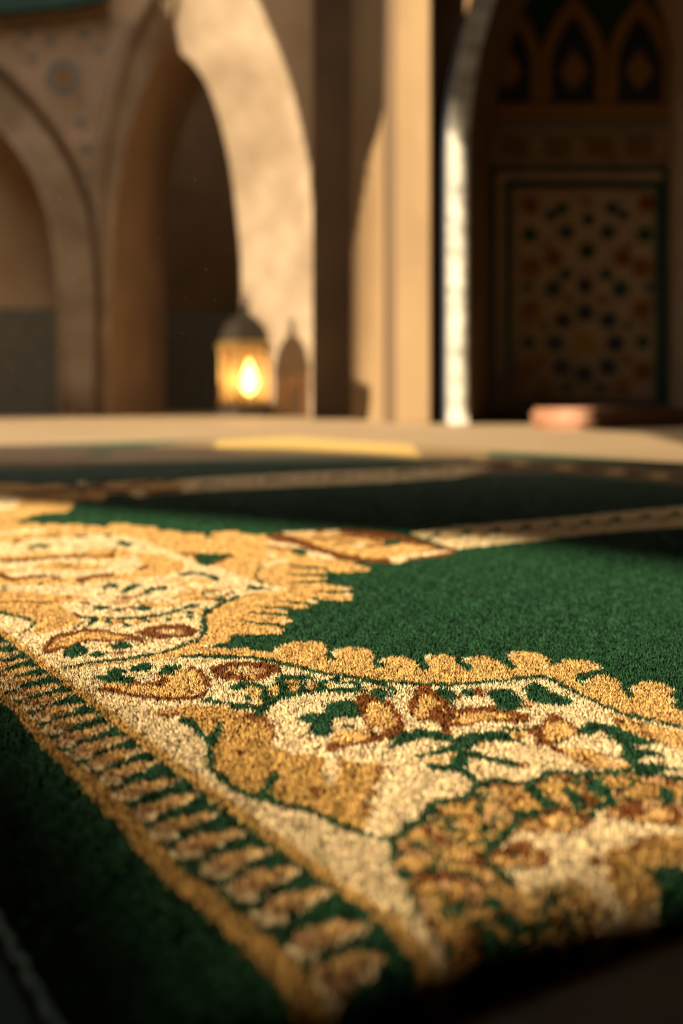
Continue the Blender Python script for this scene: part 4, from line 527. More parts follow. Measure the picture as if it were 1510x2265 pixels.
B 127.7,931.3 129.2,943.9 132.3,956.1 135.9,966.5 139.7,976.3 142.8,988.3 146,997.4 149.7,998.2 152.8,994.4 153.3,987.7 153.7,979.3 156.4,971.5 158.6,961.8 158.2,946.1 156,931.3 151.2,923.4 145.3,918 138.7,910.6 132.8,907.7 129.2,917.2
O 130.8,932.8 132.4,942.8 135.5,953.3 139.2,963.8 143.7,972.1 148.9,976 153.4,974.8 155.4,965.3 156.1,953.3 155.9,943.7 154.3,935.3 150.3,928.2 145.2,922.8 139.2,918.7 133.9,917.9 131.4,923.8
B 122.3,946.4 124.4,936.7 126.5,925.4 127,916.4 128,906.3 130.3,898.6 133.2,892 136.8,884.9 140.5,877.1 144.5,865.7 147.6,856.3 150.7,865.4 147.9,875.8 144.1,888.6 140.4,897.8 137.1,905.9 134.7,913.1 133.3,919.9 133.1,928.4 132.7,940.3 130.6,954.5 128.8,965.7
B 121.9,901.2 129.7,903.6 131.4,917.9 123.5,915.5
O 139.3,903.6 141.3,903.3 144.9,898.9 150.1,898 155.3,896.5 158.3,893.2 160.5,887.3 162,875.8 164.2,865.1 169.5,862.2 174.3,860.8 175.4,856.4 173.7,852.4 168.4,851 161.5,851.3 154.7,852.8 148.4,856.6 143.9,863.7 140.8,873.9 139.2,889.9
B 139.6,868.7 142.7,860.3 147.3,851.4 153.6,848.2 158.8,847.2 160.1,853.4 154.9,854.5 148.8,857.6 144.5,866.2 141.4,874.7
B 148.7,881.5 147,861.8 149.8,864.2 151.5,884.1
B 159.8,883.3 170.7,874.4 172.7,882.3 161.7,891.4
C 137.5,910.7 141.3,919.9 148.5,929 158.1,933.5 167.2,934 171.8,929.6 174.3,921.6 176,910.5 176.3,898.9 175.1,888 172.7,880.6 169.3,880.8 165.1,885.1 160.6,891.9 155.7,898.9 150.6,901.6 145.6,903.6 140.3,906.3
G 136.4,913.2 139.4,915 143.4,918.2 147.7,923.5 151.1,928.2 151.4,937.4 148.1,932.7 144.1,927.5 140.3,924.5 137.3,922.7
G 155.8,944.6 158.7,954.1 163.2,963.2 169.2,969.8 175,972.8 179.1,969.8 181.1,963.2 179.9,953.8 176.6,944.6 171.1,939.2 165.1,935.6 160.1,932 156.5,931.1 155.1,936.4
G 174.8,934.9 177.3,947.9 180.7,959.3 184,965.1 187.3,965.7 190.4,959.5 192.9,950 194,938.8 195.1,928.9 198.4,925.5 201.7,923.1 204.2,917.3 204.2,911.6 198.5,908.5 191.6,906 186.9,902.4 185.1,899 189.5,897.1 195.5,894.9 199.3,891.3 201.8,886.8 202.7,881 201.2,876.2 195.1,876.1 188.3,876.2 183.9,872.1 182.2,867.1 185.6,864 191,860.8 197.1,856 201.3,850.8 199.7,845 195.5,841 190.1,842.7 184.5,844.7 180.4,840.7 177.1,837.4 174.2,840.3 172.4,845.9 173.2,853 174.2,860.8 172.2,866.9 170.7,873.6 173.4,883.1 176.5,893.6 176.4,904 175.5,914.5 174.7,924.5
O 187.6,1000.2 200.4,977.6 212.4,961.3 226.3,942.9 280.4,844 267.3,804.8 221.4,865.1 212.9,898.9 207,910.7 198.5,925.3 190.8,945.5 185.5,961.3
B 186.1,990 186.7,981 187.4,970.3 188.4,962.2 189.2,956.7 192.8,965.9 192.1,971.5 191.2,979.3 190.5,989.9 190,998.9
B 195.3,940.4 201.5,927.8 204.7,937.8 198.4,950.7
B 196.8,969 202.3,958.2 204.1,964.3 198.7,975.2
C 214.9,893.1 212.5,886.3 209.6,882.2 207.1,882.2 206.1,886.3 206.9,893.1 209.3,899.9 212.3,904.2 214.8,904.2 215.8,899.9
S 24.2,685.3 27.6,716.5 36.9,740.2 43.8,752.3 48.4,772.5 58.4,782.1 69,789.2 76.7,812.3 84.9,822 93,824 102.2,814.3 110.3,816.2 116.6,831.9 125.6,841 137.5,840 153.5,840 167.3,842 182.4,837.9 197.7,824 252.6,760.6 232.2,699.1 176.3,734.7 161.2,740.2 146,744.2 142.4,760.6 140.6,769 130.1,742.6 111.6,724 93.2,724 80.8,712.1 74,690.7 76.3,672 78.5,655.4 82.8,639.7 83.5,618 77.4,586.5 61.2,558.2 44.5,549.3 37.5,586.5 29.5,640.9 24.9,668.7
A 71.6,764.8 68.8,758.7 62.9,755.6 56.6,756.7 52.7,761.6 53.2,768 57.8,773.1 64.4,774.2 69.9,770.9
A 101.8,800.1 99,794.5 93.4,791.5 87.5,792.5 84.1,797.1 84.7,803.2 89.2,807.9 95.4,809 100.4,805.9
A 109,773.3 106.1,766.3 100.8,762.6 95.5,763.9 92.6,769.6 93.5,777.1 97.9,783 103.7,784.4 108.1,780.5
A 67.9,728.5 64.9,723.8 58.1,721.4 50.7,722.2 46,726 46.4,731.1 51.6,735 59.3,735.9 65.8,733.3
A 47.7,713.5 45.4,707.5 40.6,704.4 35.3,705.5 32,710.3 32.3,716.8 36.1,721.8 41.6,722.9 46.2,719.6
A 79,721 76.4,717.1 70.9,715.1 64.9,715.8 61.2,718.9 61.5,723 65.8,726.2 72.1,726.9 77.3,724.8
A 45.1,678.5 42.6,673.8 36.8,671.3 30.6,672.2 26.6,676 26.8,681.1 31.1,685.1 37.6,686 43.2,683.4
A 63.6,692.1 61.1,689.3 55.2,687.8 48.8,688.3 44.7,690.6 44.9,693.6 49.3,696 55.9,696.5 61.6,695
A 46.9,640.9 44.7,634.2 40.3,630.7 35.6,631.9 32.8,637.3 33.2,644.4 36.7,650 41.6,651.3 45.7,647.6
A 57.3,640.9 55.7,636.6 52.3,634.4 48.8,635.1 46.7,638.6 47.1,643.1 49.7,646.7 53.4,647.5 56.4,645.2
A 126.7,804.8 123,794.3 116.9,788.9 111.2,790.8 108.5,799.2 110,810.5 115.2,819.3 121.7,821.3 126.2,815.5
A 137.2,804.8 134.2,796.2 129.5,791.7 125.3,793.3 123.4,800.2 124.8,809.4 129,816.6 133.8,818.3 137.1,813.5
A 170.4,819.1 166.6,812.2 159.8,808.5 153.2,809.8 149.8,815.4 151.1,822.8 156.8,828.6 164.1,829.9 169.5,826.1
A 178.1,800.1 173.7,789.8 167.3,784.4 161.8,786.3 159.6,794.6 161.8,805.7 167.6,814.5 174.2,816.5 178.3,810.7
A 192.3,800.1 188.4,788.9 183.9,783 180.8,785 180.5,794.1 183.3,806.3 187.9,815.8 192.1,818 193.8,811.7
A 66.5,615.2 64.5,611.3 60.2,609.2 55.7,610 53,613.1 53.4,617.3 56.7,620.6 61.4,621.3 65.3,619.2
A 48.6,596.7 47,591.4 43.9,588.7 40.6,589.6 38.7,593.9 39.1,599.5 41.6,603.9 45.1,604.9 47.9,602
A 81.4,637.9 79.7,634.3 76.3,632.4 72.8,633 70.8,636 71.2,639.8 73.9,642.8 77.6,643.5 80.6,641.5
G 26.5,674.3 27.4,684.8 28.7,698.3 29.4,708.2 30.4,715.9 33.8,725.6 38,735 41.3,741 44.8,748 47.2,758.7 48.9,766.3 52.4,771 57.1,774.7 61.9,777.2 66.9,780.3 71.5,787.2 75.4,796 77.3,805.2 77.6,808.8 80.1,811.3 84,813.7 87.9,817 90.9,819.7 91.3,832.3 88.2,829.7 84.4,826.5 80.4,824.2 76.1,819.8 73.6,810.1 72.6,804.3 70.1,798.4 66.6,792.8 62.2,790.1 57.2,787.7 51.9,783.7 46.7,776.9 43.6,765.4 41.8,756.6 39.4,751.9 35.9,745.5 31.2,735.1 26.8,723 24.9,710.8 24.2,699.9 23,686.8 22,676.2
G 90,820.3 95.3,815 101.3,809.7 104.6,807.6 108,809.1 111.6,816.3 114.9,823.9 119.4,830.1 124.4,835.1 129.1,837.3 132.9,837.1 134.4,832.8 136.7,828 140.9,830 145,833 148.9,832.4 152.8,832 155.5,834.7 157.6,837 161.7,838.2 166.3,838 169.7,835.1 173.6,832 179.1,832.1 184.1,832 186.9,828.4 189.6,824.1 189.7,826 196.4,820.3 225,786.5 250.6,755.8 254.7,765.4 228.9,796.9 200,831.7 193,837.8 193,835.7 190.5,839.9 187.2,843.9 181.7,844.1 176.4,844 172.9,847 169.1,850.2 164,850.4 159.2,849.1 156.3,846.1 154.6,844 151.1,844.5 146.8,845 142.2,841.8 139,839.9 137.9,843.7 135.6,849.1 130.8,849.5 125.3,846.9 119.6,841.4 114.3,833.9 110.3,825.2 107.8,819.5 106.3,818.9 103.4,820.8 97.5,826.3 92.2,831.7
G 102.8,800.3 103.8,795 104.9,787.8 105.8,777.9 107.8,766.5 111.9,761.8 113.2,770.6 113.1,773.3 108.1,768.8 103.2,767.4 97.4,764.8 91.9,756.2 87.5,746 84.4,736 82.1,728 78.9,721.1 75.2,713.6 71.6,705.6 68.5,694.2 68.3,681.5 69.4,671.4 70.7,664.3 71.9,658.8 72.3,652.7 72.5,647.6 77.4,652.2 77.3,657.9 76.8,665.9 75.5,672.7 74.5,679.1 73.9,687 73.9,692.8 75,696.1 77.7,701.8 81.3,708.7 85.5,717 88.7,726.7 91.2,734.6 94.2,741.5 97.2,746.6 101.3,748.1 106.6,749.3 112.8,754.3 120,767.4 117.1,782.3 114.3,785.5 113.8,792.7 113.1,803.4 111.8,812.7 110.9,818.9
G 69.8,768.8 70.7,761 74.8,753.7 77.8,769 78.3,778.9 72.5,776.4 72,767.4 73.6,767.5 76,770.8 75.3,777.9
G 47.4,729.6 51.5,728.3 56.4,726.6 60.2,724.9 63,723.6 64.4,733.6 61.6,735 57.6,736.7 52.6,738.5 48.4,739.9
G 32.4,706.1 45.5,701.1 46.3,708.6 33.1,713.7
G 24.1,667 25.1,661.5 26.4,655.1 27.6,650.7 28.5,648.2 32.6,657.8 31.9,660 31.1,663.3 30.1,669 29.2,674.4
G 26.9,635.5 30.6,628.6 33.9,639.1 30.2,646.3
G 33.1,612.9 37,612.9 37.6,623.1 33.7,623.1
G 43.6,608.8 46.7,613.5 50.6,618.2 54.7,619.2 58,619.1 58.9,628 55.2,628.1 50.3,626.7 45.5,621.2 42.1,616.2
G 59.7,615.5 69.5,615.5 71.3,631.8 61.3,631.8
G 51,658.2 59.1,655.1 60.3,663.3 52.1,666.5
G 125.6,801.6 125.1,791.4 124.5,778.3 124.2,765.8 124,756.5 129.3,761.3 130.1,771.2 131.3,784 132.6,797.2 133.9,808
G 142.9,818.8 143.2,809.2 143.5,796.7 143.9,784.7 144.2,774.4 144.3,767.7 144.4,763.6 150.8,771 151.2,776.2 151.6,784.5 151.9,796.2 152.1,809.2 152.4,822.6 152.7,833.2
G 145.8,811.1 149.4,813.8 152.3,811.1 151.8,802 149.7,792.5 146.5,787.8 143.9,788.2 144.1,799.2
G 179.5,805.2 184.1,810.3 187.6,807.4 186.4,794.6 183.2,780.5 178.5,771.7 174.9,770.3 176.1,786.6
G 154.7,769.3 157.1,766.6 158.7,764 158.2,765.1 157.1,762.1 159.9,755.7 162.2,761.9 164,774.1 161.3,779.7 158.6,782.7
G 168.1,816.2 166.7,811.1 165,808 163.7,808 163.3,811.1 164,816.2 165.4,821.3 167.1,824.5 168.4,824.5 168.8,821.3
G 129.7,806.7 128.5,801.7 126.9,798.7 125.5,798.7 124.8,801.7 125.1,806.7 126.3,811.7 128,814.8 129.4,814.8 130.1,811.7
G 132.9,766.8 143,768.5 144.3,776.5 134.1,774.7
B 92.9,731 96,738.8 101.7,747.9 108.6,758 115.5,765.7 120.1,765.9 123.8,762 127.5,755.2 130.1,747.9 131.1,743.4 130.6,739.4 128.4,734.2 124.5,729.3 118.3,725.4 111.4,722.8 105,721.9 99.5,722.8 94.9,725.8
O 94.6,734.7 98.9,739.9 105.5,745.8 111.3,752.7 116.7,757.2 120.9,754.6 123.8,749 125.5,743.5 125,737.9 120.7,732.5 114.6,728.5 107.4,727.6 100.7,728.5 96.1,731
B 108.4,739.4 107.3,735.7 105.5,733.5 103.8,733.5 102.7,735.7 102.7,739.4 103.8,743.2 105.5,745.5 107.3,745.5 108.4,743.2
G 115.7,742.6 114.9,740.3 113.6,738.8 112.3,738.8 111.5,740.3 111.4,742.6 112.2,745 113.5,746.4 114.8,746.4 115.6,745
B 140.3,758.9 144.7,766.6 150.7,773.5 155.4,778.1 159.5,779.1 161.8,771.9 164.2,765.2 169.6,769.3 175.2,773.5 178.8,768.5 180.9,760.7 181.2,753.3 179.5,746.7 175,742.3 168.6,739.8 160.1,739.9 151.8,741.5 146.5,743.4 143,746.7 140.5,752.2
O 143.5,756.4 145.8,764.3 149.1,769 148.6,762.5 148.3,753.9 151.6,750.3 156.1,749.9 160.8,754.4 165.6,760.6 170.4,766.3 174.3,769 176.5,763.5 176.5,755.6 173.4,748.9 168.2,744.2 160.6,743.7 152.9,745.8 146.9,750.4
B 156.4,760.6 154.8,756.7 152.1,754.3 149.5,754.3 147.8,756.7 147.7,760.6 149.3,764.5 152,767 154.7,767 156.4,764.5
T 172.8,773.3 170.4,766.3 167.3,762 164.6,762 163.3,766.3 164,773.3 166.3,780.5 169.5,785 172.3,785 173.6,780.5
B 71.8,688 74.5,695.9 78.9,702.9 84,708.2 89.2,710.7 93.6,708.2 97.5,702.9 101.6,695.6 103.6,688 101,681.7 96.1,676.4 90.1,672 84,669.4 79.2,669.4 75.5,672.2 72.7,679.3
O 73.7,688 76.1,688.3 79.2,686.6 81.2,683.4 83.4,681.2 87,683.7 90.8,688 94.1,694.4 96,697.7 95.2,689.7 92.7,679.9 88.7,675.2 84.1,673.3 79.7,674.2 76,677.2 74,682.9
G 87.3,690 86.5,687.6 85.1,686.1 83.7,686.1 82.6,687.6 82.5,690 83.2,692.5 84.6,694 86.1,694 87.1,692.5
B 95.5,700.5 94.5,697.6 92.7,695.8 90.8,695.8 89.5,697.6 89.3,700.5 90.3,703.5 92.1,705.3 94,705.3 95.3,703.5
A 129.8,692.1 133.9,700.2 137.7,701.9 140.9,703.5 144.5,704.8 149.2,708.8 155.4,713.5 160.8,718.2 173.4,722.5 209.7,729.4 242,728.5 241.5,703 225.4,678.5 195.1,675.9 165,678.5 155.9,677.5 153.5,675.2 149.3,670.9 146.2,665.5 144.4,659.4 142.2,652.9 137,645.3 131.1,639.7 125.3,637.8 121.7,643.2 124.5,666.5
B 117.9,681.3 120.2,685.7 123.2,688.6 125.3,687.6 126.5,684.2 126,678.2 124.4,672.8 121.7,671.6 119,672.8 117.8,676.6
B 132.1,694.5 130.7,685.9 128.9,675.4 126.5,664.8 124.5,656.6 127,655.5 129.1,663.9 131.7,675.1 133.8,686.5 135.2,695.3
B 145.6,710 157.2,711.5 158.7,718.6 147,717.1
B 164.6,686.6 163,681.9 161.4,678.9 160.2,678.9 159.9,681.9 160.6,686.6 162.1,691.5 163.8,694.5 165.1,694.5 165.3,691.5
B 141.4,692.9 151,702 151.4,707.6 141.7,698.4
S 85.6,639.7 88.4,645.5 91.7,648.1 96.8,650 102.3,650.5 107.2,649.8 111,646.8 113.1,640.1 113.4,631.5 111.6,622.7 108.1,612.5 102.7,598.1 96,586.5 86.9,583.5 79.2,586.5 77.6,597.7 78.8,612.5 81.8,627.1
O 94.8,639.7 93.7,636.2 92.1,634.1 90.5,634.1 89.5,636.2 89.5,639.7 90.5,643.2 92.1,645.3 93.7,645.3 94.8,643.2
O 87.2,623.5 86.3,620.2 84.7,618.2 83.1,618.2 82.1,620.2 82.1,623.5 83,626.9 84.6,628.9 86.2,628.9 87.2,626.9
O 104.3,636.1 103.3,632.7 101.6,630.6 100,630.6 99,632.7 99.1,636.1 100.1,639.6 101.8,641.7 103.4,641.7 104.4,639.6
O 101.1,623.5 100.1,620.2 98.5,618.2 96.9,618.2 95.9,620.2 95.9,623.5 96.9,626.9 98.6,628.9 100.2,628.9 101.1,626.9
O 106.1,618 105,614.7 103.4,612.8 101.9,612.8 100.9,614.7 101,618 102,621.2 103.6,623.3 105.2,623.3 106.1,621.2
O 93.8,607.1 92.8,604 91.3,602.1 89.8,602.1 88.8,604 88.8,607.1 89.7,610.3 91.3,612.2 92.8,612.2 93.8,610.3
O 87.8,596.7 86.9,593.6 85.4,591.8 83.9,591.8 82.9,593.6 82.9,596.7 83.8,599.7 85.3,601.6 86.8,601.6 87.8,599.7
G 90.3,643.8 89.6,641.7 88.6,640.4 87.6,640.4 87,641.7 87,643.8 87.6,646 88.6,647.3 89.6,647.3 90.2,646
G 100.4,645.6 99.6,642.8 98.5,641.1 97.5,641.1 97,642.8 97.1,645.6 97.8,648.5 98.9,650.2 99.9,650.2 100.5,648.5
G 97.3,620.7 96.4,617.5 95.1,615.5 93.9,615.5 93.2,617.5 93.3,620.7 94.2,624 95.5,626.1 96.7,626.1 97.4,624
G 144.6,668.1 147.4,672.6 151.2,674.6 151.9,675.1 160.1,675.9 196.5,688.7 227.6,685.3 215.3,625.8 191.6,576.8 164.3,576.5 140.1,591.6 137.4,606.8 141.7,623.5 142.3,635.9 142.9,646.8 143.4,658.5
O 128.5,646.8 131.4,651.5 133.2,649.9 131.6,638.3 128.8,626.4 126.1,621.5 124.4,622.4 125.9,634
O 136.8,630.3 135.6,627 133.8,624.9 132,624.9 131.1,627 131.2,630.3 132.5,633.7 134.3,635.9 136.1,635.9 137,633.7
C 118.5,639.7 117.3,636.6 115.4,634.6 113.4,634.6 112.1,636.6 112,639.7 113.2,642.8 115.2,644.8 117.2,644.8 118.5,642.8
D 120.5,626.4 129.2,632.3 137,629.2 138.8,616.8 136.8,601.8 130.4,589.7 122.9,581.6 116.6,580.5 112.8,586.5 114.8,606
G 58.4,580.9 62.2,591.7 67,595.7 73.8,596.2 78.7,589.7 78,570.3 73.5,550.9 63.4,538.4 54.7,535.8 54.8,555.6
G -1270,3461 -586.9,1933.3 -381.5,1472.6 -320.7,1336.1 -286,1258.4 -249.9,1177.1 -213.4,1096.9 -177.9,1017.8 -148.3,952 -120.3,890.8 -101.5,851.3 -89,825.9 -71.1,784.7 -53.5,747.4 -34.9,709.1 -20.5,678.5 -7.2,649.9 8.9,619.6 18.1,598.2 24.7,575.8 29.2,555.9 34.7,532.4 40.7,501.5 45.6,470.8 3.9,487.4 -5.8,524.3 -11.3,545 -20.6,564.5 -26.7,578.7 -33.8,591.6 -41.7,610.9 -50.6,624.1 -56.7,636.7 -65.2,651.1 -70.3,660.4 -81.5,683.9 -91.9,713.5 -108.8,752.3 -120.3,780.3 -137.7,817.1 -156.2,854.5 -173,885.1 -195.3,937.8 -214.7,985.9 -237.1,1036.1 -263.7,1098.6 -308.1,1189.2 -435.9,1435.9 -726,1977.5
A -1270,3461 -586.9,1933.3 -381.5,1472.6 -320.7,1336.1 -286,1258.4 -249.9,1177.1 -213.4,1096.9 -177.9,1017.8 -148.3,952 -120.3,890.8 -101.5,851.3 -89,825.9 -71.1,784.7 -53.5,747.4 -34.9,709.1 -20.5,678.5 -7.2,649.9 8.9,619.6 18.1,598.2 24.7,575.8 29.2,555.9 34.7,532.4 40.7,501.5 45.6,470.8 54.8,472.8 49.5,503.5 43.3,534.5 37.8,558.1 33.3,578 26.5,600.5 17.2,622 1,652.3 -12.3,681.1 -26.9,711.8 -45.5,750.2 -63.3,787.6 -81.4,828.9 -93.7,854.5 -112.3,894.2 -140.3,955.7 -170.2,1021.7 -205.8,1101 -242.9,1181.3 -279.4,1262.8 -314.5,1340.5 -376.1,1477 -582.4,1938.7 -1267,3474
G -570.2,795.5 -726,1977.5 -435.9,1435.9 -308.1,1189.2 -263.7,1098.6 -237.1,1036.1 -214.7,985.9 -195.3,937.8 -173,885.1 -156.2,854.5 -137.7,817.1 -120.3,780.3 -108.8,752.3 -91.9,713.5 -81.5,683.9 -70.3,660.4 -65.2,651.1 -56.7,636.7 -50.6,624.1 -41.7,610.9 -33.8,591.6 -26.7,578.7 -20.6,564.5 -11.3,545 -5.8,524.3 3.9,487.4 -21,427.2 -306.2,427.2
A -726,1977.5 -435.9,1435.9 -308.1,1189.2 -263.7,1098.6 -237.1,1036.1 -214.7,985.9 -195.3,937.8 -173,885.1 -156.2,854.5 -137.7,817.1 -120.3,780.3 -108.8,752.3 -91.9,713.5 -81.5,683.9 -70.3,660.4 -65.2,651.1 -56.7,636.7 -50.6,624.1 -41.7,610.9 -33.8,591.6 -26.7,578.7 -20.6,564.5 -11.3,545 -5.8,524.3 3.9,487.4 0.7,470.8 -8.7,497.9 -19.2,526.3 -26.9,545 -34.8,560.9 -43.3,579.7 -52.4,599.8 -64.4,623.5 -71.9,637.3 -80.9,652.9 -88.5,670.7 -101.9,704.8 -116.5,740.2 -133.8,779.4 -150.6,817.1 -170.3,859.8 -190.9,905.9 -208.8,948.1 -224.7,988.7 -249.8,1040.8 -289.2,1116.3 -402.5,1325.9 -665.2,1811.8
T -540,1820.2 -544.5,1822 -550.4,1820.9 -556.6,1819 -562.7,1815.5 -567.7,1810.3 -571.7,1803.4 -574.6,1794.5 -575.9,1784.9 -575,1775.4 -572.7,1766.7 -569.2,1759.2 -565,1753.9 -560.8,1751.8 -556.7,1753.3 -553.5,1760.1 -550.6,1769.4 -547.6,1778.4 -544.8,1787.2 -542.1,1794.6 -540.2,1802.1 -539.2,1812
O -542,1816 -546.5,1815.7 -552.7,1813.1 -558.4,1810.5 -563.5,1806.4 -567.5,1799.5 -569.1,1792.2 -566.2,1786.1 -561.6,1782.7 -557.2,1785.6 -552.9,1791.4 -548.8,1797.6 -545.4,1804.3 -542.6,1811.1
B -569.2,1778.1 -565.1,1774 -560,1770.5 -556,1772.3 -552.7,1776.4 -550.1,1782.1 -548.3,1787 -550.4,1793.3 -552.1,1788.3 -554.8,1782.6 -558.1,1778.5 -561.9,1776.8 -566.9,1780.2 -571.1,1784.3
C -548.3,1776.8 -546.3,1783 -543.7,1791.5 -541,1800.9 -538.8,1808.6 -541.2,1815.8 -543.3,1808 -546.1,1798.5 -548.7,1790 -550.6,1783.7
C -573.5,1761.6 -569.5,1753.8 -564.3,1745.1 -559.7,1740.4 -555.6,1738.5 -552,1741.3 -549.5,1744.9 -554.7,1760.3 -557.1,1756.7 -560.5,1754 -564.3,1755.7 -568.3,1759.9 -572.8,1767.6 -576.4,1774.8
T -564.2,1768.2 -562.9,1763.1 -562.8,1760 -563.9,1760 -565.8,1763.1 -567.8,1768.2 -569.1,1773.3 -569.2,1776.4 -568.1,1776.4 -566.2,1773.3
T -474.8,1671.8 -479,1674.1 -484.7,1673.7 -490.6,1672.7 -496.3,1670 -501.2,1665.7 -505,1659.6 -507.8,1651.4 -509,1642.4 -508.2,1633.4 -506,1624.8 -502.7,1617.3 -498.7,1611.8 -494.7,1609.3 -490.9,1610.3 -487.8,1616.4 -485,1624.8 -482.1,1633 -479.4,1641.1 -476.8,1647.8 -474.9,1654.7 -474,1664
O -476.7,1668.1 -480.9,1668.4 -486.8,1666.6 -492.3,1664.8 -497.2,1661.5 -501,1655.4 -502.6,1648.7 -499.8,1642.5 -495.4,1638.8 -491.2,1641 -487.1,1646 -483.2,1651.5 -479.9,1657.4 -477.2,1663.5
B -502.8,1635.3 -498.8,1630.8 -493.9,1627 -490.1,1628.3 -487,1631.7 -484.4,1636.8 -482.7,1641.3 -484.7,1647.5 -486.4,1643 -488.9,1637.9 -492.1,1634.4 -495.7,1633.1 -500.5,1636.9 -504.4,1641.4
C -482.7,1631.6 -480.8,1637.3 -478.3,1645 -475.7,1653.7 -473.6,1660.8 -475.9,1667.8 -478,1660.7 -480.6,1651.9 -483.1,1644.2 -485,1638.4
C -507.1,1620.3 -503.3,1612.5 -498.2,1603.5 -493.8,1598.4 -489.8,1596.2 -486.4,1598.4 -484,1601.5 -488.9,1616.7 -491.2,1613.6 -494.5,1611.3 -498,1613.4 -501.7,1617.8 -505.9,1625.4 -509.3,1632.6
T -497.7,1625.5 -496.6,1620.5 -496.6,1617.4 -497.7,1617.4 -499.6,1620.5 -501.5,1625.5 -502.7,1630.5 -502.7,1633.6 -501.5,1633.6 -499.6,1630.5
T -416.7,1545.1 -420.3,1546.5 -425.3,1545.2 -430.6,1543.3 -435.7,1540 -440,1535.3 -443.5,1529.2 -446,1521.4 -447.3,1513.2 -446.8,1505.1 -445.1,1497.8 -442.3,1491.6 -438.9,1487.3 -435.4,1485.7 -432,1487.1 -429.2,1493.1 -426.6,1501.1 -423.9,1509 -421.4,1516.7 -419,1523.2 -417.2,1529.6 -416.1,1538.1
O -418.4,1541.4 -422.1,1541 -427.4,1538.4 -432.2,1535.9 -436.6,1532.2 -440,1526.1 -441.5,1519.8 -439.3,1514.7 -435.4,1512 -431.8,1514.7 -428,1519.8 -424.5,1525.4 -421.5,1531.2 -419,1537.2
B -442,1507.7 -438.6,1504.4 -434.4,1501.7 -431,1503.4 -428.2,1507 -425.8,1512 -424.2,1516.4 -425.9,1521.6 -427.5,1517.2 -429.8,1512.2 -432.6,1508.6 -435.9,1506.9 -439.9,1509.6 -443.3,1512.9
C -424.5,1507.6 -422.7,1513.1 -420.3,1520.4 -417.8,1528.6 -415.9,1535.3 -417.7,1541.3 -419.7,1534.5 -422.2,1526.2 -424.5,1518.9 -426.3,1513.4
C -446.1,1493.7 -442.9,1487.2 -438.6,1479.9 -434.8,1475.9 -431.4,1474.6 -428.3,1477.1 -426.1,1480.3 -430.2,1493.2 -432.3,1490 -435.2,1487.5 -438.3,1488.8 -441.4,1492.1 -444.9,1498.3 -447.7,1504.2
T -437.7,1499.4 -436.8,1495.2 -436.9,1492.6 -438,1492.6 -439.6,1495.2 -441.2,1499.4 -442.1,1503.7 -442,1506.3 -440.9,1506.3 -439.2,1503.7
T -376.2,1455.3 -379.8,1456 -384.9,1453.6 -390.1,1450.5 -395.3,1446 -399.7,1440.1 -403.2,1433 -405.8,1424.3 -407.1,1415.3 -406.7,1406.9 -405,1399.5 -402.3,1393.5 -398.9,1389.6 -395.5,1388.5 -392.1,1390.7 -389.2,1397.6 -386.5,1406.6 -383.8,1415.4 -381.1,1424.1 -378.7,1431.4 -376.8,1438.6 -375.7,1447.9
O -378,1451 -381.7,1449.7 -387,1446 -391.9,1442.4 -396.3,1437.6 -399.8,1430.4 -401.3,1423.4 -399.1,1418.4 -395.3,1416.4 -391.6,1420 -387.8,1426.1 -384.2,1432.7 -381.2,1439.5 -378.6,1446.4
B -401.8,1410.6 -398.5,1407.7 -394.3,1405.7 -391,1408.1 -388.1,1412.5 -385.7,1418.3 -384,1423.2 -385.7,1428.4 -387.3,1423.5 -389.7,1417.7 -392.5,1413.3 -395.8,1410.9 -399.8,1412.9 -403.1,1415.8
C -384.3,1413.8 -382.5,1420 -380,1428.2 -377.5,1437.5 -375.4,1445 -377.3,1451 -379.3,1443.4 -381.9,1434.1 -384.3,1425.8 -386.2,1419.6
C -406.1,1395.1 -402.9,1388.8 -398.7,1381.9 -394.9,1378.4 -391.5,1377.6 -388.4,1380.9 -386.2,1384.7 -390.3,1397.5 -392.4,1393.7 -395.3,1390.5 -398.3,1391.3 -401.4,1394.2 -404.8,1400 -407.6,1405.7
T -397.5,1402.3 -396.6,1398 -396.8,1395.4 -398,1395.4 -399.7,1398 -401.3,1402.3 -402.1,1406.5 -401.9,1409.2 -400.8,1409.2 -399.1,1406.5
T -340.6,1377.1 -344.2,1377.5 -349.2,1375.1 -354.5,1371.9 -359.7,1367.4 -364.2,1361.8 -367.9,1355.1 -370.7,1347 -372.3,1338.6 -372.2,1331 -370.8,1324.4 -368.3,1319 -365.1,1315.7 -361.8,1314.9 -358.4,1317.1 -355.3,1323.6 -352.4,1332 -349.4,1340.2 -346.5,1348.3 -343.9,1355.2 -341.8,1361.9 -340.4,1370.5
O -342.5,1373.1 -346.2,1371.7 -351.6,1368 -356.5,1364.3 -360.9,1359.7 -364.6,1352.9 -366.4,1346.5 -364.3,1342 -360.7,1340.4 -356.9,1343.9 -353,1349.8 -349.3,1356 -346,1362.4 -343.3,1368.9
B -367.3,1334.7 -364.1,1332.3 -360,1330.7 -356.7,1333.1 -353.7,1337.3 -351.1,1342.7 -349.4,1347.3 -350.8,1352 -352.6,1347.4 -355.1,1342 -358.1,1337.8 -361.3,1335.4 -365.2,1337 -368.4,1339.4
C -350,1338.8 -348,1344.5 -345.3,1352.2 -342.5,1360.8 -340.2,1367.8 -341.8,1373.2 -344.1,1366.1 -346.9,1357.4 -349.6,1349.7 -351.6,1343.9
C -371.9,1320.2 -369,1314.7 -365.1,1308.6 -361.6,1305.7 -358.2,1305.2 -355.1,1308.4 -352.8,1312 -356.3,1323.5 -358.6,1319.9 -361.5,1316.8 -364.5,1317.3 -367.5,1319.7 -370.6,1324.9 -373.2,1329.9
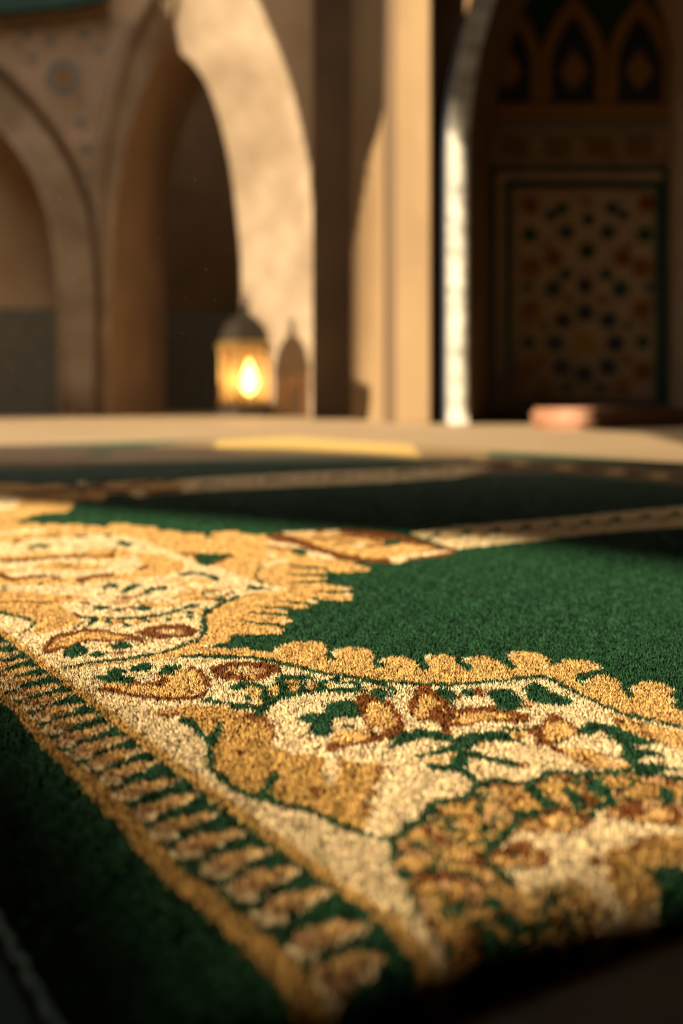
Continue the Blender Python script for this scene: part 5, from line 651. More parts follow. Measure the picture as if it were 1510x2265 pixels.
T -363.4,1327.3 -362.7,1323.5 -362.9,1321.1 -364,1321.1 -365.5,1323.5 -366.9,1327.3 -367.6,1331.1 -367.4,1333.4 -366.3,1333.4 -364.7,1331.1
T -317.7,1327.1 -321,1326.9 -325.6,1323.5 -330.5,1319.5 -335.2,1314.2 -339.4,1307.9 -342.8,1300.7 -345.4,1292.4 -346.9,1284 -346.8,1276.7 -345.6,1270.5 -343.3,1265.7 -340.5,1263 -337.4,1262.9 -334.3,1265.6 -331.5,1272.4 -328.7,1281.1 -325.9,1289.6 -323.3,1298 -320.8,1305.2 -318.8,1312.1 -317.5,1320.7
O -319.5,1322.8 -322.9,1320.8 -327.8,1316.2 -332.3,1311.8 -336.4,1306.4 -339.8,1299.2 -341.4,1292.6 -339.6,1288.7 -336.3,1287.8 -332.8,1291.9 -329.2,1298.3 -325.7,1305 -322.7,1311.8 -320.2,1318.6
B -342.3,1281.1 -339.4,1279.3 -335.7,1278.4 -332.6,1281.4 -329.9,1286 -327.5,1291.7 -325.9,1296.5 -327.2,1300.8 -328.9,1296 -331.2,1290.3 -333.9,1285.7 -336.9,1282.8 -340.5,1283.6 -343.4,1285.4
C -326.5,1288.1 -324.6,1294 -322.1,1302 -319.5,1310.9 -317.4,1318.1 -318.9,1323 -321,1315.7 -323.6,1306.8 -326.1,1298.8 -328,1292.8
C -346.6,1266.3 -344,1261.4 -340.5,1256.2 -337.2,1254 -334.2,1254 -331.3,1257.7 -329.2,1261.5 -332.4,1272.1 -334.5,1268.2 -337.2,1264.7 -339.9,1264.6 -342.6,1266.5 -345.5,1270.9 -347.8,1275.3
T -338.7,1274.2 -338.1,1270.7 -338.4,1268.6 -339.4,1268.6 -340.9,1270.7 -342.1,1274.2 -342.8,1277.7 -342.5,1279.9 -341.4,1279.9 -340,1277.7
T -298.5,1281.1 -301.8,1281.3 -306.4,1278.5 -311.2,1275 -316,1270.3 -320,1264.5 -323.4,1257.6 -326,1249.4 -327.4,1241.1 -327.3,1233.6 -326,1227.2 -323.7,1222.1 -320.9,1219 -317.8,1218.4 -314.7,1220.8 -311.9,1227.4 -309.2,1235.8 -306.5,1244.1 -303.9,1252.3 -301.5,1259.2 -299.6,1266 -298.3,1274.5
O -300.3,1277 -303.7,1275.4 -308.5,1271.4 -313,1267.4 -317.1,1262.5 -320.4,1255.6 -322,1249.2 -320.2,1244.9 -316.8,1243.6 -313.4,1247.3 -309.8,1253.3 -306.4,1259.7 -303.5,1266.2 -301,1272.8
B -322.8,1237.6 -319.9,1235.4 -316.2,1234 -313.2,1236.6 -310.4,1241 -308.1,1246.5 -306.5,1251.1 -307.9,1255.6 -309.5,1250.9 -311.8,1245.5 -314.5,1241.2 -317.4,1238.6 -321,1239.9 -323.9,1242.1
C -307,1242.6 -305.2,1248.4 -302.8,1256.2 -300.2,1264.8 -298.1,1271.9 -299.7,1277.1 -301.8,1269.9 -304.3,1261.2 -306.8,1253.4 -308.6,1247.6
C -327.2,1223.2 -324.5,1217.9 -320.9,1212.1 -317.6,1209.4 -314.5,1209.1 -311.6,1212.4 -309.5,1216.1 -312.9,1227.1 -314.9,1223.5 -317.6,1220.2 -320.3,1220.6 -322.9,1222.8 -325.7,1227.5 -328,1232.2
T -319,1230.4 -318.4,1226.7 -318.8,1224.4 -319.9,1224.4 -321.4,1226.7 -322.7,1230.4 -323.4,1234 -323,1236.3 -321.9,1236.3 -320.3,1234
T -281.1,1239.7 -284.1,1240.1 -288.4,1237.8 -292.9,1234.9 -297.3,1230.8 -301.2,1225.6 -304.4,1219.4 -306.8,1212 -308.2,1204.4 -308.1,1197.5 -306.9,1191.4 -304.8,1186.5 -302.2,1183.5 -299.3,1182.8 -296.4,1184.9 -293.8,1190.8 -291.2,1198.5 -288.6,1206 -286.2,1213.4 -283.9,1219.7 -282.1,1225.8 -280.9,1233.7
O -282.7,1236.1 -285.9,1234.8 -290.4,1231.3 -294.6,1228 -298.4,1223.7 -301.6,1217.5 -303.1,1211.6 -301.4,1207.5 -298.3,1206.1 -295.1,1209.3 -291.7,1214.7 -288.5,1220.4 -285.7,1226.3 -283.3,1232.2
B -303.9,1200.8 -301.2,1198.6 -297.8,1197.2 -294.9,1199.5 -292.3,1203.3 -290.1,1208.3 -288.6,1212.5 -289.9,1216.7 -291.4,1212.5 -293.6,1207.5 -296.1,1203.7 -298.9,1201.5 -302.1,1202.9 -304.8,1205.1
C -289.1,1204.7 -287.4,1209.9 -285.1,1217 -282.7,1224.8 -280.7,1231.3 -282.2,1236.1 -284.1,1229.6 -286.6,1221.7 -288.9,1214.6 -290.6,1209.3
C -308.1,1187.8 -305.7,1182.8 -302.3,1177.2 -299.2,1174.5 -296.3,1174 -293.6,1176.9 -291.6,1180.2 -294.7,1190.6 -296.6,1187.3 -299.1,1184.5 -301.6,1184.9 -304,1187.1 -306.6,1191.7 -308.7,1196.1
T -300.3,1194.1 -299.8,1190.6 -300.2,1188.5 -301.3,1188.5 -302.7,1190.6 -303.9,1194.1 -304.5,1197.5 -304.1,1199.7 -303,1199.7 -301.5,1197.5
T -264.8,1205.3 -267.7,1205.3 -271.8,1202.5 -276,1199.2 -280.2,1194.7 -283.9,1189.2 -286.9,1182.8 -289.3,1175.3 -290.7,1167.8 -290.6,1161.1 -289.5,1155.4 -287.6,1150.9 -285.1,1148.2 -282.4,1147.9 -279.7,1150.2 -277.2,1156.3 -274.7,1164 -272.2,1171.6 -269.8,1179.1 -267.6,1185.5 -265.9,1191.7 -264.7,1199.4
O -266.4,1201.5 -269.4,1199.9 -273.7,1196 -277.7,1192.2 -281.3,1187.6 -284.3,1181.2 -285.8,1175.4 -284.2,1171.6 -281.3,1170.6 -278.3,1174.1 -275,1179.7 -272,1185.6 -269.3,1191.7 -267,1197.7
B -286.7,1164.9 -284.1,1163 -280.9,1162 -278.1,1164.6 -275.7,1168.6 -273.6,1173.7 -272.1,1177.9 -273.3,1181.8 -274.8,1177.6 -276.9,1172.6 -279.3,1168.5 -281.9,1166 -285,1167.1 -287.5,1168.9
C -272.7,1170.3 -271,1175.6 -268.8,1182.7 -266.4,1190.6 -264.5,1197.1 -265.9,1201.6 -267.8,1195.1 -270.2,1187.1 -272.4,1179.9 -274,1174.6
C -290.7,1151.8 -288.4,1147.2 -285.3,1142.1 -282.4,1139.8 -279.6,1139.7 -277,1142.8 -275.2,1146.2 -278.1,1156 -279.9,1152.6 -282.3,1149.5 -284.6,1149.7 -286.9,1151.5 -289.2,1155.6 -291.2,1159.7
T -283.3,1158.5 -282.8,1155.2 -283.2,1153.2 -284.3,1153.2 -285.6,1155.2 -286.8,1158.5 -287.2,1161.7 -286.9,1163.8 -285.8,1163.8 -284.4,1161.7
T -248.7,1171.1 -251.7,1171.6 -256,1169.6 -260.5,1166.9 -264.9,1163.1 -268.8,1158.2 -272,1152.3 -274.5,1145.2 -276,1137.8 -275.9,1131 -274.8,1125 -272.8,1120.2 -270.3,1117.1 -267.5,1116.3 -264.6,1118.1 -261.9,1123.8 -259.3,1131.2 -256.7,1138.4 -254.1,1145.6 -251.8,1151.6 -249.9,1157.5 -248.6,1165.2
O -250.4,1167.6 -253.5,1166.5 -258.1,1163.3 -262.2,1160.2 -266.1,1156.2 -269.2,1150.3 -270.8,1144.6 -269.2,1140.6 -266.1,1139 -262.9,1142 -259.6,1147.1 -256.3,1152.5 -253.5,1158.2 -251.1,1163.8
B -271.8,1134.1 -269.1,1131.8 -265.8,1130.3 -262.9,1132.3 -260.3,1136 -258.1,1140.8 -256.5,1144.8 -257.8,1148.9 -259.3,1144.9 -261.5,1140.2 -264,1136.6 -266.8,1134.5 -270,1136 -272.6,1138.3
C -257.1,1137.2 -255.4,1142.2 -253,1149 -250.5,1156.6 -248.5,1162.8 -249.9,1167.5 -251.9,1161.3 -254.4,1153.7 -256.8,1146.8 -258.5,1141.8
C -276.2,1121.7 -273.9,1116.6 -270.6,1110.9 -267.5,1108.1 -264.6,1107.5 -261.9,1110.3 -259.9,1113.4 -262.8,1123.7 -264.8,1120.6 -267.3,1117.9 -269.6,1118.4 -272,1120.6 -274.4,1125.2 -276.4,1129.6
T -268.2,1127.4 -267.7,1124 -268.2,1121.9 -269.4,1121.9 -270.8,1124 -272,1127.4 -272.5,1130.8 -272,1133 -270.8,1133 -269.4,1130.8
T -233.4,1138.3 -236.5,1139 -241,1137.3 -245.7,1135.1 -250.4,1131.7 -254.5,1127.4 -258,1122 -260.8,1115.5 -262.5,1108.7 -262.7,1102.3 -261.7,1096.6 -259.8,1092 -257.2,1088.9 -254.3,1088 -251.2,1089.6 -248.3,1094.8 -245.4,1101.6 -242.5,1108.2 -239.7,1114.8 -237.1,1120.3 -235,1125.7 -233.4,1132.8
O -235.2,1135.1 -238.5,1134.3 -243.3,1131.6 -247.7,1128.9 -251.8,1125.3 -255.2,1120 -257,1114.7 -255.4,1110.9 -252.3,1109.2 -248.9,1111.9 -245.3,1116.5 -241.8,1121.4 -238.7,1126.5 -236,1131.7
B -258.3,1105 -255.6,1102.7 -252.2,1101 -249.1,1102.8 -246.3,1106.1 -243.9,1110.5 -242.2,1114.1 -243.3,1118.1 -245,1114.4 -247.4,1110.1 -250.2,1106.8 -253.1,1105.1 -256.4,1106.7 -259.1,1109
C -243,1107.1 -241.1,1111.7 -238.4,1117.9 -235.6,1124.9 -233.4,1130.5 -234.7,1135.1 -236.9,1129.4 -239.7,1122.3 -242.3,1116.1 -244.3,1111.4
C -263.2,1093.5 -260.8,1088.6 -257.6,1083.1 -254.5,1080.3 -251.6,1079.6 -248.7,1082.1 -246.5,1084.9 -249.3,1094.7 -251.3,1091.9 -254,1089.5 -256.5,1090.2 -258.9,1092.4 -261.4,1096.8 -263.4,1101.1
T -254.9,1098.6 -254.5,1095.3 -254.9,1093.3 -256.1,1093.3 -257.5,1095.3 -258.6,1098.6 -259,1101.9 -258.5,1103.9 -257.4,1103.9 -256,1101.9
T -214.8,1099 -218.1,1099.9 -222.9,1098.6 -227.9,1096.8 -232.9,1093.8 -237.4,1089.8 -241.2,1084.7 -244.3,1078.3 -246.3,1071.5 -246.5,1065.1 -245.6,1059.3 -243.6,1054.5 -240.9,1051.2 -237.8,1050.1 -234.6,1051.4 -231.4,1056.4 -228.2,1063 -224.9,1069.5 -221.9,1075.8 -219,1081.2 -216.7,1086.5 -215,1093.4
O -216.8,1096 -220.3,1095.4 -225.4,1093 -230.2,1090.7 -234.5,1087.5 -238.3,1082.3 -240.3,1077.2 -238.7,1073.2 -235.4,1071.3 -231.7,1073.7 -227.8,1078 -224,1082.7 -220.6,1087.6 -217.7,1092.5
B -241.8,1067.5 -239,1065 -235.3,1063 -232.1,1064.6 -229.1,1067.7 -226.4,1071.8 -224.5,1075.4 -225.7,1079.5 -227.5,1075.9 -230.2,1071.8 -233.1,1068.7 -236.3,1067.1 -239.7,1069 -242.5,1071.5
C -225.6,1068.4 -223.4,1072.8 -220.5,1078.9 -217.4,1085.7 -214.9,1091.2 -216.2,1095.9 -218.7,1090.3 -221.8,1083.4 -224.7,1077.4 -226.8,1072.8
C -247.2,1056.3 -244.8,1051.2 -241.5,1045.4 -238.2,1042.4 -235.1,1041.5 -232,1043.7 -229.6,1046.4 -232.4,1056.4 -234.6,1053.8 -237.5,1051.6 -240.1,1052.4 -242.6,1054.9 -245.1,1059.5 -247.2,1064
T -238.3,1060.9 -237.9,1057.6 -238.4,1055.5 -239.6,1055.5 -241.1,1057.6 -242.2,1060.9 -242.6,1064.3 -242.1,1066.4 -240.9,1066.4 -239.4,1064.3
T -200.1,1067.4 -203.3,1068.1 -208,1066.4 -212.9,1064.2 -217.8,1060.8 -222.2,1056.3 -225.9,1050.7 -228.8,1043.9 -230.7,1036.8 -230.9,1030.2 -230,1024.2 -228,1019.4 -225.4,1016.1 -222.4,1015.2 -219.3,1016.7 -216.2,1022.1 -213.1,1029.1 -210,1036 -207,1042.8 -204.2,1048.5 -202,1054.2 -200.3,1061.5
O -202.1,1064.1 -205.5,1063.2 -210.5,1060.5 -215.1,1057.7 -219.3,1054.1 -223,1048.5 -224.9,1043.1 -223.3,1039 -220.1,1037.2 -216.6,1039.9 -212.7,1044.7 -209,1049.8 -205.8,1055.1 -203,1060.4
B -226.4,1032.9 -223.6,1030.5 -220.1,1028.7 -216.9,1030.5 -213.9,1033.9 -211.4,1038.4 -209.5,1042.2 -210.7,1046.3 -212.5,1042.5 -215.1,1038 -217.9,1034.7 -221,1032.9 -224.3,1034.6 -227.1,1037.1
C -210.5,1034.8 -208.4,1039.6 -205.6,1046.1 -202.6,1053.3 -200.2,1059.2 -201.5,1064 -203.9,1058 -206.9,1050.7 -209.7,1044.2 -211.8,1039.4
C -231.7,1021.1 -229.3,1016 -226,1010.2 -222.8,1007.2 -219.7,1006.4 -216.7,1008.9 -214.4,1011.8 -217.2,1022 -219.4,1019.1 -222.1,1016.7 -224.6,1017.4 -227,1019.7 -229.5,1024.3 -231.5,1028.8
T -222.7,1026.2 -222.4,1022.8 -223,1020.7 -224.2,1020.7 -225.7,1022.8 -226.9,1026.2 -227.2,1029.6 -226.7,1031.7 -225.4,1031.7 -223.9,1029.6
T -182.8,1029.3 -186,1030 -190.8,1028.4 -195.9,1026.3 -201,1023.1 -205.5,1019 -209.4,1013.8 -212.6,1007.5 -214.7,1000.8 -215.2,994.6 -214.4,989.1 -212.5,984.6 -209.9,981.5 -206.9,980.6 -203.6,982.1 -200.3,987.1 -197,993.7 -193.6,1000.1 -190.4,1006.4 -187.4,1011.7 -185,1017 -183.1,1023.9
O -184.9,1026.2 -188.4,1025.4 -193.5,1022.9 -198.3,1020.3 -202.7,1016.9 -206.6,1011.7 -208.7,1006.6 -207.2,1002.9 -203.9,1001.2 -200.2,1003.7 -196.2,1008.1 -192.3,1012.9 -188.9,1017.8 -185.9,1022.8
B -210.5,997.2 -207.7,994.9 -204.1,993.2 -200.8,995 -197.8,998.1 -195,1002.3 -193.1,1005.8 -194.1,1009.7 -196.1,1006.1 -198.8,1002 -201.8,998.9 -204.9,997.2 -208.3,998.8 -211,1001.1
C -194.2,999 -192,1003.4 -189,1009.4 -185.7,1016.2 -183.1,1021.7 -184.3,1026.1 -186.9,1020.6 -190.2,1013.8 -193.2,1007.7 -195.4,1003.2
C -216.1,986.1 -213.8,981.3 -210.6,975.9 -207.5,973.2 -204.3,972.5 -201.2,974.8 -198.8,977.5 -201.3,987 -203.6,984.3 -206.5,982.1 -209.1,982.8 -211.5,984.9 -213.9,989.3 -215.8,993.5
T -207,990.9 -206.7,987.8 -207.3,985.8 -208.6,985.8 -210,987.8 -211,990.9 -211.3,994.1 -210.7,996.1 -209.5,996.1 -208.1,994.1
T -166.9,997.2 -170.2,997.6 -175.1,995.5 -180.3,992.9 -185.5,989.2 -190.2,984.5 -194.2,978.9 -197.5,972 -199.7,965.1 -200.2,958.7 -199.4,953.1 -197.6,948.6 -195,945.7 -191.9,945.1 -188.6,946.8 -185.2,952.2 -181.8,959.2 -178.3,966.1 -174.9,972.9 -171.8,978.7 -169.3,984.3 -167.3,991.5
O -169,993.8 -172.6,992.7 -177.9,989.6 -182.8,986.5 -187.3,982.6 -191.3,977 -193.5,971.6 -192,967.8 -188.7,966.4 -185,969.3 -180.8,974.2 -176.8,979.4 -173.2,984.8 -170.1,990.2
B -195.4,961.7 -192.6,959.6 -189,958.2 -185.6,960.2 -182.5,963.7 -179.6,968.3 -177.6,972.1 -178.7,976 -180.7,972.1 -183.5,967.6 -186.6,964.2 -189.8,962.2 -193.2,963.5 -196,965.6
C -178.9,964.9 -176.5,969.7 -173.4,976.2 -170,983.4 -167.3,989.3 -168.5,993.8 -171.2,987.8 -174.6,980.5 -177.7,974 -180.1,969.2
C -201.2,949.9 -198.9,945.2 -195.8,939.9 -192.6,937.4 -189.4,936.9 -186.2,939.5 -183.7,942.5 -186.3,952.1 -188.6,949.1 -191.6,946.6 -194.2,947 -196.6,949 -199,953.2 -200.9,957.4
T -191.9,955.4 -191.7,952.2 -192.3,950.3 -193.6,950.3 -195,952.2 -196.1,955.4 -196.3,958.6 -195.7,960.6 -194.4,960.6 -193,958.6
T -151.8,966 -155.1,966.3 -160,963.9 -165.1,960.8 -170.3,956.5 -174.8,951.2 -178.8,944.9 -182,937.4 -184.1,929.7 -184.5,922.8 -183.8,916.8 -181.9,912 -179.3,909.1 -176.3,908.5 -173,910.6 -169.7,916.5 -166.4,924.2 -162.9,931.8 -159.7,939.3 -156.7,945.7 -154.2,951.9 -152.2,959.9
O -153.9,962.3 -157.5,960.9 -162.7,957.3 -167.6,953.7 -172,949.3 -175.9,943 -178.1,937 -176.5,933 -173.3,931.7 -169.6,935 -165.5,940.4 -161.6,946.3 -158.1,952.3 -155,958.3
B -179.9,926.3 -177.1,924.2 -173.5,922.8 -170.2,925.1 -167.1,929.1 -164.3,934.1 -162.3,938.3 -163.5,942.5 -165.4,938.2 -168.2,933.2 -171.2,929.3 -174.3,927 -177.7,928.4 -180.4,930.5
C -163.5,930.5 -161.2,935.8 -158.1,942.9 -154.8,950.9 -152.1,957.5 -153.4,962.2 -156.1,955.6 -159.4,947.5 -162.5,940.4 -164.8,935
C -185.7,913.6 -183.4,908.6 -180.2,902.9 -176.9,900.2 -173.7,899.8 -170.5,902.8 -168.1,906.1 -170.9,916.3 -173.2,913 -176,910.1 -178.5,910.5 -180.8,912.5 -183.1,916.8 -185,921.1
T -176.1,919.6 -175.9,916.1 -176.6,914 -178.1,914 -179.6,916.1 -180.7,919.6 -181,923 -180.2,925.1 -178.8,925.1 -177.2,923
T -136.8,932.2 -139.9,932.5 -144.5,930.2 -149.3,927.3 -154.2,923.3 -158.6,918.4 -162.4,912.5 -165.5,905.5 -167.6,898.3 -168.1,891.9 -167.4,886.3 -165.7,881.8 -163.3,879.1 -160.5,878.5 -157.4,880.4 -154.2,886 -150.9,893.2 -147.6,900.3 -144.5,907.3 -141.5,913.2 -139.1,919.1 -137.1,926.5
O -138.8,928.7 -142.2,927.4 -147.1,924 -151.7,920.8 -156,916.6 -159.7,910.7 -161.8,905.2 -160.4,901.4 -157.4,900.2 -153.9,903.2 -150,908.3 -146.2,913.8 -142.8,919.4 -139.8,925
B -163.7,895.2 -161.1,893.1 -157.7,891.9 -154.5,894.1 -151.5,897.7 -148.9,902.4 -146.9,906.4 -148,910.2 -149.9,906.2 -152.5,901.6 -155.4,898 -158.4,895.8 -161.6,897.1 -164.1,899.1
C -148.2,899.1 -145.9,904 -143,910.7 -139.7,918.2 -137.1,924.2 -138.3,928.6 -140.9,922.5 -144.2,915 -147.1,908.3 -149.4,903.3
C -169.4,883.3 -167.3,878.6 -164.2,873.3 -161.2,870.8 -158.2,870.4 -155.1,873.2 -152.8,876.3 -155.3,885.8 -157.5,882.7 -160.2,880.1 -162.6,880.4 -164.7,882.2 -166.8,886.2 -168.5,890.3
T -160.1,888.9 -160,885.7 -160.7,883.7 -162.1,883.7 -163.6,885.7 -164.6,888.9 -164.8,892.1 -164,894.1 -162.6,894.1 -161.1,892.1
T -122.8,899.7 -125.9,900.5 -130.5,899 -135.3,897 -140.2,893.9 -144.6,889.7 -148.4,884.6 -151.6,878.3 -153.8,871.6 -154.3,865.4 -153.7,859.8 -152,855.2 -149.7,852.2 -146.9,851.2 -143.7,852.6 -140.5,857.6 -137.2,864 -133.9,870.4 -130.7,876.7 -127.7,882.1 -125.3,887.3 -123.3,894.2
O -124.9,896.6 -128.2,895.9 -133.2,893.4 -137.7,891 -142,887.6 -145.8,882.5 -147.9,877.4 -146.6,873.5 -143.6,871.8 -140,874.3 -136.1,878.6 -132.3,883.3 -128.9,888.2 -125.9,893.2
B -149.9,867.9 -147.3,865.5 -143.9,863.8 -140.8,865.4 -137.8,868.6 -135.1,872.7 -133.1,876.3 -134.1,880.1 -136.1,876.6 -138.7,872.4 -141.6,869.4 -144.6,867.7 -147.7,869.4 -150.2,871.8
C -134.4,869.4 -132.2,873.8 -129.2,879.8 -125.9,886.6 -123.3,892.1 -124.4,896.5 -127.1,890.9 -130.3,884.1 -133.3,878.1 -135.6,873.6
C -155.8,857.2 -153.7,852.3 -150.8,846.7 -147.7,843.8 -144.7,843 -141.6,845.3 -139.3,848 -141.6,857.5 -143.8,854.8 -146.5,852.6 -148.8,853.3 -150.9,855.4 -152.9,859.6 -154.6,863.9
T -146.3,861.6 -146.2,858.4 -147,856.4 -148.4,856.4 -149.9,858.4 -150.9,861.6 -151.1,864.8 -150.2,866.8 -148.8,866.8 -147.3,864.8
T -110.7,869.3 -113.5,869.6 -117.7,867.5 -122.2,864.8 -126.7,861.1 -130.8,856.5 -134.3,851 -137.3,844.5 -139.3,837.9 -139.8,831.8 -139.3,826.7 -137.8,822.5 -135.7,820 -133.1,819.5 -130.3,821.3 -127.3,826.4 -124.2,833.1 -121.1,839.7 -118.1,846.2 -115.3,851.7 -113.1,857.1 -111.1,864
O -112.6,866.1 -115.7,864.9 -120.2,861.7 -124.5,858.7 -128.4,854.8 -131.9,849.4 -133.9,844.2 -132.7,840.7 -130,839.5 -126.7,842.4 -123.1,847.2 -119.5,852.2 -116.4,857.4 -113.6,862.7
B -135.8,834.9 -133.4,833 -130.3,831.9 -127.4,833.9 -124.6,837.3 -122.1,841.7 -120.3,845.4 -121.3,848.9 -123.1,845.2 -125.5,840.9 -128.2,837.5 -131,835.5 -133.8,836.7 -136.1,838.5
C -121.5,838.6 -119.4,843.2 -116.6,849.4 -113.6,856.3 -111.1,862 -112.2,866 -114.7,860.3 -117.7,853.3 -120.5,847.1 -122.7,842.5
C -141.3,824 -139.4,819.7 -136.7,814.7 -133.9,812.3 -131.1,811.9 -128.2,814.6 -126.1,817.5 -128.3,826.2 -130.4,823.3 -132.9,820.9 -134.9,821.2 -136.8,822.8 -138.5,826.5 -140,830.2
T -132.4,829 -132.4,826.1 -133.2,824.3 -134.6,824.3 -136,826.1 -136.9,829 -137,832 -136.1,833.9 -134.8,833.9 -133.3,832
T -92.4,829.7 -95.4,830.2 -100.2,828.8 -105.2,827 -110.3,824.2 -114.9,820.5 -119.1,816 -122.6,810.5 -125.1,804.7 -125.9,799.4 -125.6,794.6 -124.1,790.7 -121.8,788.1 -119,787.4 -115.8,788.7 -112.3,793 -108.6,798.7 -104.9,804.3 -101.4,809.8 -98.1,814.4 -95.4,819 -93.1,824.9
O -94.6,826.9 -98,826.2 -103.1,824 -107.9,821.7 -112.4,818.8 -116.5,814.2 -118.9,809.8 -117.7,806.6 -114.7,805.2 -111,807.4 -106.8,811.2 -102.7,815.4 -99.1,819.7 -95.8,824
B -121.3,801.6 -118.8,799.7 -115.5,798.3 -112.2,799.8 -109,802.5 -106.1,806.2 -103.9,809.3 -104.7,812.6 -106.8,809.5 -109.7,805.9 -112.8,803.1 -115.9,801.7 -119.1,803 -121.5,805
C -105.5,803.3 -103,807.2 -99.7,812.4 -96.1,818.3 -93.2,823.1 -94.1,826.9 -97,822 -100.6,816.1 -104,810.9 -106.5,807
C -127.6,792.2 -125.8,788.1 -123,783.4 -120.1,781 -117.2,780.4 -113.9,782.4 -111.5,784.8 -113.3,792.9 -115.7,790.6 -118.6,788.6 -120.9,789.2 -123,791 -124.9,794.6 -126.5,798.2
T -118.2,796.2 -118.2,793.5 -119,791.8 -120.3,791.8 -121.6,793.5 -122.5,796.2 -122.5,799 -121.7,800.7 -120.3,800.7 -119,799
T -78.6,796.6 -81.4,796.9 -85.8,795.1 -90.4,792.8 -95.1,789.7 -99.4,785.6 -103.2,780.9 -106.5,775.1 -108.8,769.3 -109.6,763.9 -109.3,759.3 -108,755.6 -105.9,753.2 -103.3,752.7 -100.4,754.3 -97.1,758.8 -93.7,764.7 -90.3,770.5 -87,776.2 -84,781 -81.5,785.8 -79.2,791.9
O -80.6,793.7 -83.8,792.7 -88.5,790.1 -92.9,787.5 -97.1,784.1 -100.9,779.3 -103.1,774.8 -102,771.7 -99.3,770.6 -95.9,773 -92,777.2 -88.2,781.6 -84.8,786.1 -81.8,790.7
B -105.4,766.6 -103.1,764.8 -100,763.7 -97,765.5 -94,768.4 -91.3,772.3 -89.3,775.5 -90.1,778.7 -92.1,775.4 -94.8,771.6 -97.6,768.7 -100.5,767 -103.3,768.1 -105.5,769.8
C -90.8,769.5 -88.5,773.5 -85.4,779 -82,785.1 -79.3,790 -80.2,793.7 -83,788.7 -86.3,782.5 -89.4,777 -91.8,773
C -111.3,756.9 -109.7,753 -107.1,748.5 -104.4,746.3 -101.6,746 -98.6,748.2 -96.3,750.8 -98.2,758.6 -100.4,756.1 -103,754 -105.1,754.3 -106.9,755.9 -108.6,759.2 -110,762.6
T -102.3,761.3 -102.4,758.7 -103.2,757 -104.6,757 -105.9,758.7 -106.7,761.3 -106.6,764 -105.8,765.6 -104.4,765.6 -103.1,764
T -65,762.6 -67.9,762.8 -72.3,761 -77,758.7 -81.8,755.4 -86.1,751.4 -90.1,746.7 -93.4,741 -95.8,735.3 -96.7,730.1 -96.5,725.6 -95.2,722 -93.2,719.8 -90.6,719.3 -87.6,720.9 -84.3,725.4 -80.8,731.2 -77.2,736.9 -73.8,742.5 -70.7,747.4 -68.1,752 -65.8,758
O -67.1,759.8 -70.3,758.7 -75.1,756 -79.6,753.4 -83.8,750 -87.7,745.3 -90,740.8 -89,737.8 -86.3,736.8 -82.8,739.3 -78.8,743.4 -74.9,747.8 -71.5,752.3 -68.3,756.8
B -92.4,732.7 -90.1,731.1 -87.1,730.1 -84,731.9 -81,734.9 -78.2,738.6 -76.1,741.8 -76.9,744.9 -78.9,741.7 -81.7,737.9 -84.6,735 -87.5,733.3 -90.3,734.3 -92.5,735.8
C -77.8,736 -75.4,739.9 -72.2,745.3 -68.7,751.3 -65.9,756.2 -66.7,759.8 -69.5,754.8 -73,748.7 -76.2,743.3 -78.6,739.3
C -98.5,723.2 -96.9,719.5 -94.5,715.2 -91.8,713.1 -89,712.8 -85.9,715.1 -83.6,717.6 -85.3,725.2 -87.6,722.7 -90.2,720.6 -92.3,720.8 -94.1,722.3 -95.8,725.4 -97.1,728.7
T -89.4,727.6 -89.5,725.1 -90.4,723.5 -91.8,723.5 -93.1,725.1 -93.8,727.6 -93.7,730.2 -92.8,731.8 -91.5,731.8 -90.1,730.2
T -47.3,730.1 -50.4,730.6 -55.2,729.2 -60.3,727.4 -65.6,724.7 -70.5,721.1 -74.9,716.7 -78.7,711.4 -81.4,705.8 -82.5,700.7 -82.4,696.1 -81.1,692.4 -78.9,689.9 -76.1,689.2 -72.8,690.5 -69.1,694.6 -65.2,700.1 -61.2,705.5 -57.3,710.8 -53.9,715.3 -50.9,719.7 -48.2,725.5
O -49.7,727.4 -53.2,726.7 -58.4,724.5 -63.4,722.3 -68,719.4 -72.4,715 -75,710.8 -73.9,707.6 -71,706.3 -67.1,708.4 -62.8,712.2 -58.4,716.2 -54.5,720.4 -51,724.6
B -77.8,702.9 -75.4,701 -72.1,699.7 -68.7,701.1 -65.3,703.8 -62.2,707.3 -59.9,710.3 -60.6,713.5 -62.9,710.5 -66,707 -69.2,704.4 -72.4,702.9 -75.5,704.2 -77.8,706.1
C -61.8,704.6 -59.1,708.3 -55.5,713.4 -51.6,719.1 -48.4,723.7 -49.2,727.3 -52.4,722.7 -56.3,716.9 -59.9,711.8 -62.6,708
C -84.7,693.9 -83,689.9 -80.5,685.4 -77.6,683.1 -74.6,682.5 -71.2,684.5 -68.6,686.7 -70.2,694.5 -72.7,692.3 -75.7,690.4 -78,690.9 -79.9,692.6 -81.6,696 -83,699.4
T -74.7,697.7 -74.9,695.1 -75.9,693.5 -77.3,693.5 -78.6,695.1 -79.4,697.7 -79.2,700.3 -78.2,702 -76.8,702 -75.4,700.3
T -32.5,700.3 -35.3,701.5 -39.6,701.1 -44.3,700.3 -49.1,698.6 -53.5,695.9 -57.5,692.3 -61,687.5 -63.5,682.2 -64.6,677.1 -64.5,672.3 -63.3,668.1 -61.3,665 -58.8,663.7 -55.8,664.4 -52.4,667.9 -48.8,672.8 -45.2,677.6 -41.7,682.3 -38.5,686.3 -35.9,690.3 -33.4,695.7
O -34.7,698 -37.8,698.1 -42.6,696.9 -47,695.7 -51.3,693.6 -55.2,690 -57.6,686 -56.7,682.5 -54,680.5 -50.5,682 -46.5,684.9 -42.6,688.2 -39.1,691.7 -35.9,695.4
